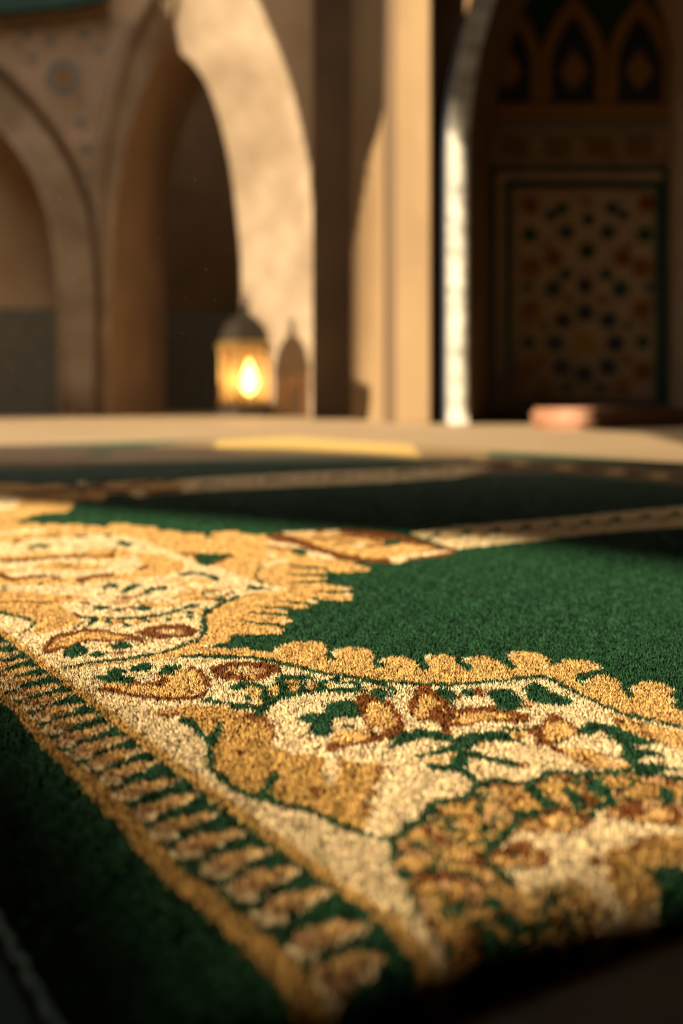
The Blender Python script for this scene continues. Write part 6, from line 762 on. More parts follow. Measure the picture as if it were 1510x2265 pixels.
B -60.3,678.4 -58.1,675.9 -55.1,673.8 -52,674.7 -48.9,676.8 -46,679.8 -43.9,682.4 -44.7,685.8 -46.7,683.1 -49.5,680.1 -52.4,678.1 -55.3,677.3 -58,679.3 -60.1,681.7
C -45.7,676.9 -43.2,680.2 -40,684.7 -36.4,689.8 -33.5,694 -34.3,697.8 -37.2,693.6 -40.8,688.4 -44.1,683.9 -46.5,680.5
C -67,670.6 -65.5,666.1 -63.2,660.8 -60.4,657.7 -57.5,656.4 -54.3,657.8 -52,659.7 -53.5,668 -55.7,666.2 -58.3,664.9 -60.2,665.8 -61.8,667.9 -63.3,671.7 -64.5,675.6
T -57,672.8 -57.2,670 -58.4,668.3 -60,668.3 -61.4,670 -62.2,672.8 -61.9,675.6 -60.8,677.4 -59.2,677.4 -57.7,675.6
T -17.9,670.1 -20.6,671.5 -24.9,671.3 -29.5,670.7 -34.3,669.3 -38.7,666.8 -42.7,663.4 -46.2,658.8 -48.8,653.7 -49.9,648.6 -49.9,643.8 -48.8,639.6 -46.9,636.5 -44.5,635.1 -41.5,635.6 -38.1,639 -34.5,643.7 -30.8,648.2 -27.3,652.7 -24.1,656.5 -21.4,660.4 -18.8,665.6
O -20,668 -23.1,668.2 -27.9,667.3 -32.3,666.3 -36.5,664.4 -40.5,661 -42.9,657.2 -42,653.7 -39.5,651.6 -36,652.8 -32,655.6 -28.1,658.6 -24.5,661.9 -21.3,665.4
B -45.8,649.8 -43.6,647.2 -40.7,645 -37.5,645.6 -34.5,647.6 -31.6,650.4 -29.5,653 -30.1,656.3 -32.2,653.8 -35,651 -37.9,649.1 -40.7,648.4 -43.4,650.5 -45.4,653
C -31.3,647.6 -28.8,650.7 -25.5,655.1 -21.9,659.9 -19,663.9 -19.7,667.7 -22.7,663.7 -26.3,658.7 -29.6,654.4 -32.1,651.2
C -52.6,642.4 -51.2,637.9 -48.9,632.5 -46.3,629.2 -43.4,627.8 -40.2,629.1 -37.8,630.8 -39.2,639.1 -41.4,637.4 -43.9,636.2 -45.7,637.3 -47.2,639.3 -48.7,643.2 -49.8,647.2
T -42.4,644.1 -42.7,641.4 -43.9,639.6 -45.6,639.6 -47.1,641.4 -47.8,644.1 -47.5,647 -46.3,648.7 -44.6,648.7 -43.1,647
T -3.9,642.3 -6.4,643.6 -10.6,643.3 -15,642.6 -19.6,640.9 -23.8,638.1 -27.7,634.4 -31.2,629.4 -33.7,624 -34.8,618.5 -34.9,613.5 -33.9,609.1 -32.2,605.9 -29.8,604.4 -27,605 -23.7,608.7 -20.2,613.7 -16.6,618.6 -13.2,623.5 -10.1,627.6 -7.4,631.8 -4.9,637.4
O -6,639.9 -8.9,640 -13.5,638.9 -17.7,637.7 -21.8,635.7 -25.6,631.9 -28,627.8 -27.2,624.1 -24.8,621.9 -21.5,623.3 -17.6,626.4 -13.8,629.7 -10.4,633.3 -7.3,637.1
B -31,619.9 -28.9,617.2 -26.1,614.9 -23,615.7 -20.1,617.9 -17.2,621 -15.2,623.7 -15.9,627.2 -18,624.4 -20.7,621.4 -23.4,619.3 -26.1,618.5 -28.5,620.7 -30.4,623.2
C -17,618 -14.6,621.4 -11.3,626.1 -7.8,631.4 -4.9,635.7 -5.8,639.6 -8.7,635.2 -12.2,629.9 -15.5,625.1 -17.9,621.7
C -37.7,612.1 -36.5,607.4 -34.4,601.8 -31.8,598.2 -28.9,596.8 -25.7,598.2 -23.4,600.1 -24.9,608.7 -27,606.9 -29.3,605.6 -30.8,606.6 -32.1,608.5 -33.4,612.6 -34.4,616.7
T -27.3,613.9 -27.7,611 -29.1,609.2 -31,609.2 -32.6,611 -33.3,613.9 -32.9,616.9 -31.5,618.7 -29.6,618.7 -28,616.9
T 12,598.7 9.4,600.5 5.2,601.1 0.5,601.4 -4.3,600.8 -8.8,599 -13,596.3 -16.8,592.2 -19.6,587.5 -20.9,582.5 -21.1,577.6 -20.2,573.1 -18.4,569.7 -16,567.8 -13,567.8 -9.5,570.7 -5.6,574.8 -1.8,578.7 1.9,582.7 5.3,586 8.1,589.4 10.9,594.3
O 9.8,596.9 6.8,597.7 2,597.6 -2.5,597.3 -6.8,596.2 -10.9,593.4 -13.5,590 -12.8,586.2 -10.3,583.6 -6.8,584.3 -2.7,586.4 1.4,588.8 5.1,591.6 8.4,594.5
B -16.8,582.9 -14.8,580 -11.8,577.1 -8.6,577.3 -5.5,578.8 -2.4,581.2 -0.2,583.4 -0.8,586.8 -3,584.6 -5.9,582.2 -8.8,580.8 -11.6,580.6 -14.1,583.2 -16.1,586.1
C -2.3,578.2 0.4,581 3.9,584.8 7.7,589.1 10.8,592.7 10,596.5 7,592.9 3.1,588.6 -0.4,584.7 -3,581.9
C -24.1,576.6 -22.9,571.8 -20.9,566 -18.3,562.2 -15.3,560.3 -12,561.1 -9.5,562.4 -10.5,570.9 -12.8,569.6 -15.3,568.9 -16.9,570.1 -18.3,572.4 -19.5,576.7 -20.5,580.9
T -13.1,577.1 -13.6,574.2 -15.1,572.4 -17.1,572.4 -18.7,574.2 -19.3,577.1 -18.8,580 -17.3,581.8 -15.4,581.8 -13.8,580
T 17.6,566.2 15.4,567.9 11.7,568.3 7.8,568.5 3.6,567.8 -0.3,566.1 -3.9,563.3 -7.2,559.4 -9.7,554.9 -10.9,550.1 -11.1,545.5 -10.4,541.2 -8.9,538 -6.8,536.3 -4.3,536.3 -1.2,539.1 2.2,543.1 5.5,546.9 8.8,550.8 11.7,554 14.2,557.3 16.6,562
O 15.7,564.4 13.1,565.1 9,564.9 5.2,564.6 1.4,563.4 -2.1,560.7 -4.4,557.4 -3.9,553.8 -1.8,551.4 1.3,552.1 4.8,554.2 8.3,556.6 11.6,559.2 14.5,562.1
B -7.5,550.7 -5.7,547.9 -3.2,545.2 -0.4,545.4 2.4,546.9 5.1,549.3 7,551.4 6.3,554.5 4.4,552.4 1.9,550.1 -0.6,548.8 -2.9,548.5 -5,550.9 -6.6,553.5
C 5.2,546.5 7.5,549.2 10.5,552.9 13.9,557 16.6,560.5 15.8,564 13.1,560.5 9.7,556.3 6.7,552.6 4.4,549.9
C -14.1,544.7 -13.1,540.2 -11.4,534.7 -9.1,531 -6.4,529.2 -3.4,530 -1.2,531.3 -2.2,539.3 -4.2,538 -6.2,537.3 -7.3,538.4 -8.4,540.4 -9.4,544.4 -10.2,548.4
T -3.8,545.1 -4.4,542.3 -5.9,540.7 -7.8,540.7 -9.4,542.3 -10.1,545.1 -9.5,547.8 -8,549.5 -6,549.5 -4.4,547.8
T 25,532.5 23,534 19.5,534.5 15.8,534.6 11.9,533.9 8.2,532.2 4.7,529.7 1.6,526 -0.8,521.7 -2,517.2 -2.3,512.9 -1.7,509 -0.3,505.9 1.6,504.3 4,504.4 6.9,507 10.1,510.7 13.4,514.4 16.5,518 19.2,521 21.7,524.1 24,528.5
O 23.2,530.8 20.7,531.4 16.9,531.2 13.3,530.9 9.8,529.8 6.4,527.2 4.2,524.1 4.7,520.8 6.6,518.5 9.5,519.2 12.8,521.1 16.2,523.4 19.2,525.9 22,528.6
B 1.2,517.8 2.8,515.2 5.1,512.7 7.8,512.9 10.5,514.3 13,516.5 14.9,518.6 14.2,521.5 12.4,519.5 10,517.3 7.6,516 5.5,515.8 3.6,518 2.1,520.5
C 13.1,513.9 15.3,516.5 18.2,520 21.4,523.9 24,527.1 23.2,530.4 20.6,527.1 17.4,523.2 14.5,519.7 12.3,517.1
C -5.2,512.3 -4.3,508.1 -2.9,502.9 -0.7,499.4 1.9,497.7 4.8,498.4 6.9,499.7 5.9,507.1 4.1,505.9 2.2,505.3 1.2,506.2 0.3,508.1 -0.6,511.8 -1.3,515.5
T 4.7,512.5 4.1,510 2.6,508.4 0.7,508.4 -0.9,510 -1.5,512.5 -0.9,515.1 0.7,516.7 2.6,516.7 4.2,515.1
'''
DYES = {'G': (.018, .077, .034), 'D': (.26, .17, .08), 'Y': (.62, .42, .13), 'C': (.90, .73, .46), 'O': (.76, .495, .185), 'T': (.62, .39, .19), 'B': (.22, .075, .02), 'A': (.62, .385, .12)}
ORDER = 'GDYCOTBSA'
SHAPES = []
for line in DESIGN.strip().splitlines():
    k, *pts = line.split()
    SHAPES.append((ORDER.index(k), np.array([[float(v) for v in p.split(',')] for p in pts]) / 1000.0))

def weave(x, y):
    """which dye lies at each plan position"""
    idx = np.argsort(y); xs, ys = x[idx], y[idx]
    out = np.zeros(len(x), np.int8)
    for k, pg in SHAPES:
        lo, hi = np.searchsorted(ys, pg[:, 1].min()), np.searchsorted(ys, pg[:, 1].max())
        if hi <= lo: continue
        cand = np.nonzero((xs[lo:hi] >= pg[:, 0].min()) & (xs[lo:hi] <= pg[:, 0].max()))[0] + lo
        if not len(cand): continue
        px, py = xs[cand], ys[cand]; ins = np.zeros(len(cand), bool)
        q = np.roll(pg, -1, 0)
        for (ax, ay), (bx, by) in zip(pg, q):
            if ay == by: continue
            c = (ay > py) != (by > py)
            ins ^= c & (px < (bx - ax) * (py - ay) / (by - ay) + ax)
        out[cand[ins]] = k
    # clustered flowers: gold knots with dark gaps, a few millimetres each
    s = out == ORDER.index('S')
    if s.any():
        cx, cy = np.floor(xs[s] / .007 + np.sin(ys[s] * 400) * .4), np.floor(ys[s] / .0085 + np.sin(xs[s] * 500) * .4)
        h = np.mod(np.sin(cx * 12.9898 + cy * 78.233) * 43758.5453, 1)
        out[s] = np.where(h < .24, ORDER.index('B'), np.where(h < .52, 0, np.where(h < .70, ORDER.index('T'), ORDER.index('A'))))
    res = np.empty_like(out); res[idx] = out
    return res

TABLE = np.array([DYES.get(k, (0, 0, 0)) for k in ORDER])
CORNER = [np.array(p) for p in ((-.0782, .4718), (2.307, 2.396), (-.265, 7.95), (-2.423, 5.718))]   # near corner, then around the rug
PILE_TOP, PILE = .025, .0085
Z0 = PILE_TOP - PILE
E_FRONT = (CORNER[1] - CORNER[0]) / np.linalg.norm(CORNER[1] - CORNER[0]); N_FRONT = np.array((E_FRONT[1], -E_FRONT[0]))
E_LEFT = (CORNER[3] - CORNER[0]) / np.linalg.norm(CORNER[3] - CORNER[0]); N_LEFT = np.array((-E_LEFT[1], E_LEFT[0]))
R_EDGE = .012
def ground_z(y): return Z0 + (PILE - .001) * np.clip((y - 3.4) / 1.4, 0, 1)
def drape(x, y):
    """lay plan positions on the rug: flat, then rolled over the two near edges"""
    P = np.stack([x, y], 1); N = np.zeros((len(x), 3)); N[:, 2] = 1; Z = ground_z(y)
    drop = np.zeros(len(x))
    for nrm, rad in ((N_FRONT, R_EDGE), (N_LEFT, .004)):
        s = -(P - CORNER[0]) @ nrm
        o = np.clip(rad - s, 0, None); th = np.clip(o / rad, 0, math.pi / 2)
        m = o > 0
        extra = np.clip(o - rad * math.pi / 2, 0, None)
        shift = (rad * np.sin(th) - o)
        P[m] += nrm * shift[m, None]
        drop[m] += (rad * (1 - np.cos(th)) + extra)[m]
        N[m] = N[m] * np.cos(th)[m, None] + np.array((nrm[0], nrm[1], 0)) * np.sin(th)[m, None]
    return np.stack([P[:, 0], P[:, 1], np.maximum(Z - drop, .001)], 1), N

def raw_mesh(name, co, faces_by_size, dye, m, parent, smooth=False):
    """mesh from arrays; faces_by_size: list of (n, k) index arrays"""
    me = bpy.data.meshes.new(name)
    nl = sum(f.size for f in faces_by_size); npoly = sum(len(f) for f in faces_by_size)
    me.vertices.add(len(co)); me.vertices.foreach_set('co', co.astype(np.float32).ravel())
    me.loops.add(nl); me.polygons.add(npoly)
    me.loops.foreach_set('vertex_index', np.concatenate([f.ravel() for f in faces_by_size]).astype(np.int32))
    tot = np.concatenate([np.full(len(f), f.shape[1], np.int32) for f in faces_by_size])
    me.polygons.foreach_set('loop_start', np.concatenate([[0], np.cumsum(tot)[:-1]]).astype(np.int32))
    me.update(calc_edges=True)
    at = me.attributes.new('dye', 'FLOAT_COLOR', 'POINT')
    at.data.foreach_set('color', np.concatenate([dye, np.ones((len(dye), 1))], 1).astype(np.float32).ravel())
    me.materials.append(m)
    if smooth: me.polygons.foreach_set('use_smooth', np.ones(npoly, bool))
    o = bpy.data.objects.new(name, me); C.link(o); o.parent = parent
    o.matrix_parent_inverse = Matrix.Translation(-parent.location)
    return o

rug = thing('prayer_rug', 'large thick green prayer rug with cream and gold scalloped arabesques', 'rug', (.2, 3, 0))
# ground weave
nu = 560
t = np.linspace(0, 1, 430); rows = np.concatenate([[-.0035, -.0025, -.0015], .0 + 1.0 * (t ** 2.2)])
us = np.linspace(-.003, 1, nu)
UU, VV = np.meshgrid(us, rows)
A = CORNER[0] + (CORNER[1] - CORNER[0]) * UU[..., None]; B_ = CORNER[3] + (CORNER[2] - CORNER[3]) * UU[..., None]
G = (A + (B_ - A) * VV[..., None]).reshape(-1, 2)
kk = weave(G[:, 0], G[:, 1]); pos, _ = drape(G[:, 0], G[:, 1])
ii = np.arange(len(rows) * nu).reshape(len(rows), nu)
quads = np.stack([ii[:-1, :-1], ii[:-1, 1:], ii[1:, 1:], ii[1:, :-1]], -1).reshape(-1, 4)
# skirt down to the floor so that the rug is a solid mat
ring = np.concatenate([ii[0, :], ii[1:, -1], ii[-1, -2::-1], ii[-2:0:-1, 0]])
sk = pos[ring].copy(); sk[:, 2] = .0005
base_i = len(pos) + np.arange(len(ring))
sq = np.stack([ring, np.roll(ring, -1), np.roll(base_i, -1), base_i], -1)
co = np.concatenate([pos, sk]); dy = TABLE[np.concatenate([kk, kk[ring]])]
raw_mesh('woven_ground', co, [quads, sq], dy, M_weave, rug, True)

# pile: one blade of wool after another
def sow():
    xs, ys, sp = [], [], []
    y = .44
    while y < 4.9:
        s = .00150 * max(1.0, y / 1.15) * max(1.0, (y / 1.9)) ** .9
        dyb = max(s * 6, .012)
        n_r = max(1, int(round(dyb / s)))
        half = .29 * y + .14
        cx = np.arange(-half, half, s)
        for r in range(n_r):
            xs.append(cx + rng.uniform(-.5, .5, len(cx)) * s); ys.append(y + (r + rng.uniform(0, 1, len(cx))) * s); sp.append(np.full(len(cx), s))
            if r % 2 == 0:          # a coarser pile away to both sides
                c2 = np.arange(half, half + .6, 2 * s); c2 = np.concatenate([c2, -c2])
                xs.append(c2 + rng.uniform(-1, 1, len(c2)) * s); ys.append(y + (r + rng.uniform(0, 2, len(c2))) * s); sp.append(np.full(len(c2), 1.9 * s))
        y += n_r * s
    return np.concatenate(xs), np.concatenate(ys), np.concatenate(sp)
x, y, sp = sow()
PX = np.stack([x, y], 1)
s_f = -(PX - CORNER[0]) @ N_FRONT; s_l = -(PX - CORNER[0]) @ N_LEFT
keep = (s_f > -.010) & (s_l > -.001)
e = CORNER[2] - CORNER[1]; keep &= (e[0] * (y - CORNER[1][1]) - e[1] * (x - CORNER[1][0])) > 0
e = CORNER[3] - CORNER[2]; keep &= (e[0] * (y - CORNER[2][1]) - e[1] * (x - CORNER[2][0])) > 0
x, y, sp = x[keep], y[keep], sp[keep]
n = len(x)
k = weave(x + rng.normal(0, .0005, n), y + rng.normal(0, .0006, n))
root, nor = drape(x, y)
cl = lambda f, p: np.sin(x * f + p + 1.7 * np.sin(y * f * .7 + p)) * np.cos(y * f * .9 - p + 1.3 * np.sin(x * f * .6))
lean = np.stack([.20 * cl(190, .3) + .16 * cl(530, 1.1) + rng.normal(0, .13, n), .18 * cl(210, 2.1) + .14 * cl(610, .2) + rng.normal(0, .13, n) - .06], 1)
length = PILE * (1 + .10 * cl(260, .9) + rng.normal(0, .075, n) + (k == 0) * .10 * cl(420, 2.2)) * np.where(k == 0, .98, 1.0)
length *= np.where(y > 3.4, 1 - .75 * np.clip((y - 3.4) / 1.4, 0, 1), 1)
d = nor + np.concatenate([lean, np.zeros((n, 1))], 1) ; d /= np.linalg.norm(d, axis=1)[:, None]
ph = rng.uniform(0, 2 * math.pi, n)
rad = sp * .60 * rng.uniform(.8, 1.2, n)
a1 = np.cross(d, np.array((.31, .95, .05))); a1 /= np.linalg.norm(a1, axis=1)[:, None]; a2 = np.cross(d, a1)
bend = np.concatenate([rng.normal(0, .09, (n, 2)), np.zeros((n, 1))], 1)
V = np.empty((n, 7, 3))
for q in range(3):
    ang = ph + q * 2 * math.pi / 3
    off = a1 * np.cos(ang)[:, None] + a2 * np.sin(ang)[:, None]
    V[:, q] = root + off * rad[:, None] - d * .001
    V[:, 3 + q] = root + d * (length * .62)[:, None] + off * (rad * .78)[:, None]
V[:, 6] = root + d * length[:, None] + bend * length[:, None]
base = (np.arange(n) * 7)[:, None]
qd = np.concatenate([base + np.array(f) for f in ((0, 1, 4, 3), (1, 2, 5, 4), (2, 0, 3, 5))])
tr = np.concatenate([base + np.array(f) for f in ((3, 4, 6), (4, 5, 6), (5, 3, 6))])
dye = TABLE[k] * (1 + rng.normal(0, .09, n) + (.16 * cl(150, .5) + .16 * cl(390, 1.7)) * (k == 0))[:, None]
dye = np.clip(dye * (1 + rng.normal(0, .04, (n, 3))), .002, .95)
raw_mesh('pile', V.reshape(-1, 3), [qd, tr], np.repeat(dye, 7, 0), M_pile, rug, True)
print('tufts', n)

# dark sheet added before the rug, painting the deep shade on the floor
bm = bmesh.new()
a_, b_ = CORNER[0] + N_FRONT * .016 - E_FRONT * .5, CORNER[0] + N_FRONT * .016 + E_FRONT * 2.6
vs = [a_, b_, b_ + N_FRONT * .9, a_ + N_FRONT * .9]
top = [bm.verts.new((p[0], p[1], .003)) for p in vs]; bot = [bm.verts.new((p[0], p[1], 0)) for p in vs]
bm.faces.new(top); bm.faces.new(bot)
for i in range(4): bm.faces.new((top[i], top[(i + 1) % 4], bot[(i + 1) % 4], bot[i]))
structure('floor_shade_sheet', bm, mat('floor_shade_brown', (.045, .027, .013), .7, build=mottled((.035, .02, .009), (.06, .036, .018), 3, .1, stretch=(1, 8, 1))))

# binding cord along the left edge, and the plain carpet beyond it
M_binding = mat('teal_binding_cord', (.02, .065, .055), .7)
M_plain = mat('dark_teal_carpet', (.012, .05, .04), .95, build=mottled((.008, .035, .028), (.018, .065, .05), 60, .5))
bm = bmesh.new()
cord = [CORNER[0] + E_LEFT * s + N_LEFT * .004 for s in np.linspace(-.02, 2.2, 240)]
tube(bm, [(p[0] + .0015 * math.sin(i * 1.9), p[1], .0165 + .0006 * math.sin(i * 2.3)) for i, p in enumerate(cord)], .0032, 8)
link('edge_binding', bm, M_binding, rug, True)['label'] = 'teal binding cord'
bm = bmesh.new()
q0, q1 = CORNER[0] + N_LEFT * .0075 - E_LEFT * .3, CORNER[0] + N_LEFT * .0075 + E_LEFT * 2.4
w = N_LEFT * 1.2
vs = [q0, q1, q1 + w, q0 + w]
top = [bm.verts.new((p[0], p[1], .009)) for p in vs]; bot = [bm.verts.new((p[0], p[1], .0005)) for p in vs]
bm.faces.new(top); bm.faces.new(bot)
for i in range(4): bm.faces.new((top[i], top[(i + 1) % 4], bot[(i + 1) % 4], bot[i]))
tag(link('floor_carpet', bm, M_plain), 'plain dark teal carpet lying beside the bound edge of the patterned rug', 'carpet')

# ------------------------------------------------------------------ the setting
XL = -7.0
bm = bmesh.new(); box(bm, (-7.2, -13, -.12), (10, 30, 0)); structure('floor', bm, M_floor)

def outline(pts, D): return [(p[0], D, p[1]) for p in pts]

# arcade wall with its two arches
D1, D2 = 18.5, 20.6
a_out = resample(spline([(-3.193, 0.010), (-3.193, 1.303), (-3.187, 2.362), (-3.164, 2.950), (-3.099, 3.538), (-2.993, 4.126), (-2.864, 4.626), (-2.676, 5.096), (-2.452, 5.479), (-2.176, 5.784), (-1.794, 6.037), (-1.452, 5.820), (-1.170, 5.526), (-0.982, 5.173), (-0.812, 4.773), (-0.635, 4.273), (-0.506, 3.714), (-0.418, 3.126), (-0.382, 2.597), (-0.376, 1.303), (-0.376, 0.010)]), 60)
a_in = resample(spline([(-3.018, 18.620, -0.021), (-3.013, 18.620, 1.310), (-2.953, 18.620, 2.672), (-2.882, 18.620, 3.204), (-2.794, 18.620, 3.678), (-2.675, 18.620, 4.063), (-2.533, 18.620, 4.400), (-2.426, 18.706, 4.675), (-2.295, 18.850, 4.871), (-2.139, 18.851, 4.823), (-2.008, 18.857, 4.722), (-1.890, 18.873, 4.576), (-1.785, 18.905, 4.403), (-1.661, 18.999, 4.062), (-1.558, 19.142, 3.665), (-1.480, 19.325, 3.194), (-1.432, 19.499, 2.662), (-1.402, 19.600, 1.989), (-1.396, 19.600, 0.993), (-1.389, 19.600, -0.035)]), 60)
def zfix(l): l[0] = (l[0][0], 0.0); l[-1] = (l[-1][0], 0.0); return l
a_out = zfix(a_out)
a_bk = zfix(resample(spline([(-2.554, -0.050), (-2.554, 1.424), (-2.541, 2.340), (-2.501, 3.126), (-2.416, 3.715), (-2.311, 4.076), (-2.194, 4.383), (-2.063, 4.619), (-1.945, 4.816), (-1.801, 4.855), (-1.637, 4.724), (-1.506, 4.501), (-1.375, 4.043), (-1.277, 3.519), (-1.211, 2.864), (-1.179, 2.078), (-1.179, 1.031), (-1.179, -0.050)]), 60))
for i_ in (0, -1): a_in[i_] = (a_in[i_][0], a_in[i_][1], 0.0)
l_in = zfix(resample(spline([(-7.057, 0.010), (-7.045, 1.303), (-6.998, 2.127), (-6.821, 2.891), (-6.469, 3.509), (-5.910, 4.067), (-5.369, 4.450), (-4.793, 4.056), (-4.440, 3.744), (-4.234, 3.509), (-4.040, 3.232), (-3.881, 2.891), (-3.775, 2.538), (-3.705, 2.127), (-3.664, 1.598), (-3.646, 0.715), (-3.640, 0.010)]), 50))
l_out = resample(spline([(-7.498, 2.950), (-7.027, 3.597), (-6.498, 4.156), (-5.910, 4.714), (-5.369, 5.067), (-4.793, 4.761), (-4.440, 4.479), (-3.999, 4.009), (-3.675, 3.585), (-3.428, 3.138), (-3.275, 2.744), (-3.199, 2.303), (-3.164, 1.656), (-3.158, 0.833), (-3.158, 0.010)]), 50)
bm = bmesh.new()
xl, xr, zt = XL, -0.206, 8.6
wall = [(xl, 0)] + l_in + a_out + [(xr, 0), (xr, zt), (xl, zt)]
prism(bm, wall, D1, D1 + .9)
structure('wall_back', bm, M_stone_dim)
# splayed reveals of the open arch and the passage behind it
bm = bmesh.new(); loft(bm, outline(a_out, D1 - .002), a_in); structure('trim_1', bm, M_stone)
bm = bmesh.new(); loft(bm, a_in, outline(a_bk, D2)); structure('wall_passage', bm, M_passage)
bm = bmesh.new(); box(bm, (-6, 24.2, 0), (1, 24.5, 8)); structure('wall_passage_end', bm, M_dark_stone)
bm = bmesh.new(); box(bm, (-6, 24.12, 0), (1, 24.19, 1.700)); structure('baseboard_passage', bm, M_dado)
# blind arch on the left
bm = bmesh.new(); box(bm, (XL, D1 + .7, 0), (-3.692, D1 + .88, 7)); structure('wall_niche', bm, M_stone_dim)
bm = bmesh.new(); box(bm, (XL + .1, D1 + .62, 0), (-3.788, D1 + .69, 1.447)); structure('baseboard_left', bm, M_dado)
# archivolt band of the blind arch, bead mouldings
bm = bmesh.new()
li = [p for p in l_in if p[0] > -7.057 and p[1] > 0][:]; lo_ = [(p[0], max(p[1], .001)) for p in l_out]
prism(bm, li + lo_[::-1], D1 - .05, D1 + .02); structure('trim_2', bm, M_stone)
bm = bmesh.new(); tube(bm, [(p[0] - .0, D1 - .06, p[1]) for p in l_in[::1]], .045); structure('trim_3', bm, M_stone, smooth=True)
bm = bmesh.new(); tube(bm, [(p[0] + .02, D1 - .03, p[1]) for p in a_out[:30]], .055); structure('trim_4', bm, M_stone, smooth=True)
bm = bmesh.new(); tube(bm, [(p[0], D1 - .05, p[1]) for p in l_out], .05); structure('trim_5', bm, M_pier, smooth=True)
# teal cornice at the top left
bm = bmesh.new(); prism(bm, [(-7.260, 6.204), (-2.979, 6.204), (-3.014, 5.359), (-3.500, 5.266), (-4.368, 5.180), (-7.260, 4.989)], 18.2, 18.45); structure('trim_6', bm, M_teal)

# mosaic of the spandrel
sp_ = thing('spandrel_mosaic', 'muted brown spandrel mosaic with one blue grey rosette between two arches', 'mosaic', (-3.597, 18.44, 4.386))
bm = bmesh.new(); prism(bm, [(-4.418, 5.086), (-3.169, 5.233), (-2.729, 5.145), (-2.916, 4.646), (-3.045, 4.147), (-3.151, 3.590), (-3.233, 3.062), (-3.280, 2.915), (-3.374, 3.208), (-3.609, 3.631), (-3.931, 4.071), (-4.418, 4.587)], 18.455, 18.495); link('ground', bm, M_span, sp_)
bm = bmesh.new()
c = (-3.611, 4.395); rr = 42 * 18.44 / 3146
def starpts(cx, cz, r, n, inner=.72, ph=0):
    return [(cx + r * (1 if i % 2 == 0 else inner) * math.sin(math.pi * i / n + ph), cz + r * (1 if i % 2 == 0 else inner) * math.cos(math.pi * i / n + ph)) for i in range(2 * n)]
prism(bm, starpts(*c, rr, 8, .86), 18.44, 18.456, holes=[starpts(*c, rr * .5, 8, .9)]); link('rosette_ring', bm, M_bluegrey, sp_)['label'] = 'blue grey rosette ring'
bm = bmesh.new(); prism(bm, starpts(*c, rr * .42, 8, .8), 18.44, 18.456); link('rosette_centre', bm, M_ochre, sp_)['label'] = 'ochre rosette centre'
for px_, pz_, r_ in ((-3.781, 4.864, 0.082), (-4.074, 4.963, 0.094), (-3.341, 4.963, 0.106), (-3.165, 4.758, 0.082), (-3.382, 3.820, 0.088), (-3.312, 3.469, 0.100), (-3.394, 4.102, 0.059), (-4.015, 4.641, 0.070), (-4.191, 4.817, 0.059), (-3.077, 5.051, 0.059), (-3.277, 3.176, 0.070)):
    bm = bmesh.new(); prism(bm, starpts(px_, pz_, r_, 4, .6), 18.445, 18.456)
    link('star_tile', bm, M_bluegrey, sp_)['label'] = 'small blue grey star tile'

# pier between the arcade and the prayer niche
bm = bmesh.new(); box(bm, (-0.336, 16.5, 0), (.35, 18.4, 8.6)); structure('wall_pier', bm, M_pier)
# engaged half column
bm = bmesh.new()
cx0, cx1 = 0.111, 0.478
prof = []
for i in range(13):
    a = math.pi * .5 * i / 12
    prof.append((cx0 + (cx1 - cx0) * math.sin(a) , 15.6 - 1.0 * (1 - math.cos(a))))
n_ = len(prof)
vb = [bm.verts.new((p[0], p[1], 0)) for p in prof]; vt = [bm.verts.new((p[0], p[1], 8.6)) for p in prof]
for i in range(n_ - 1): bm.faces.new((vb[i], vb[i + 1], vt[i + 1], vt[i]))
structure('trim_7', bm, M_gold_stone, smooth=True)
bm = bmesh.new(); box(bm, (0.441, 13.6, 0), (0.536, 14.7, 8.6)); structure('trim_8', bm, M_groove_shade)  # dark strip standing in for the groove's shade
bm = bmesh.new(); box(bm, (0.524, 13.4, 0), (0.839, 15.0, 8.6), bev=.012); structure('trim_9', bm, M_gold_stone)

# prayer niche: front wall with a pointed opening, marble rim, reveal and three facets
XC = 2.49
def pointed(half, z_s, R, n=26):
    """pointed arch about XC: springing height z_s, circle radius R"""
    right = []
    zmax = math.sqrt(R * R - (R - half) ** 2)
    for i in range(n):
        z = zmax * i / (n - 1)
        right.append((R - half - math.sqrt(max(R * R - z * z, 0)), z_s + z))
    left = [(XC + p[0], p[1]) for p in right]
    rgt = [(XC - p[0], p[1]) for p in right[::-1][1:]]
    return [(left[0][0], 0)] + left + rgt + [(rgt[-1][0], 0)]
SPR = 2.469
m_out = pointed(XC - 0.986, SPR, 4.75); m_in = pointed(XC - 1.179, SPR, 4.55)
k_in = pointed(XC - 1.485, SPR, 4.35)
bm = bmesh.new()
prism(bm, [(0.859, 0)] + [p for p in pointed(XC - 1.086, SPR, 4.7)] + [(6.5, 0), (6.5, 8.6), (0.859, 8.6)], 13.95, 14.25)
structure('wall_right', bm, M_dark_stone)
rim = thing('marble_arch_rim', 'pale veined marble rim framing the tiled prayer niche', 'arch', (1.078, 13.2, 0))
bm = bmesh.new()
prism(bm, m_out + m_in[::-1], 13.2, 13.94); link('voussoirs', bm, M_marble, rim)
bm = bmesh.new(); 
lo2 = pointed(XC - 0.964, SPR, 4.78)
prism(bm, lo2 + m_out[::-1], 13.3, 13.94); link('outer_fillet', bm, M_navy, rim)['label'] = 'dark blue outer fillet'
bm = bmesh.new(); loft(bm, outline(m_in, 13.25), outline(k_in, 14.2)); structure('trim_10', bm, M_dark_stone)
F = 14.9
fx0, fx1 = 1.553, 2 * XC - 1.553
bm = bmesh.new()
box(bm, (fx0 - .05, F, 0), (fx1 + .05, F + .2, 8.6))
structure('wall_mihrab', bm, M_dark_stone)
bm = bmesh.new()
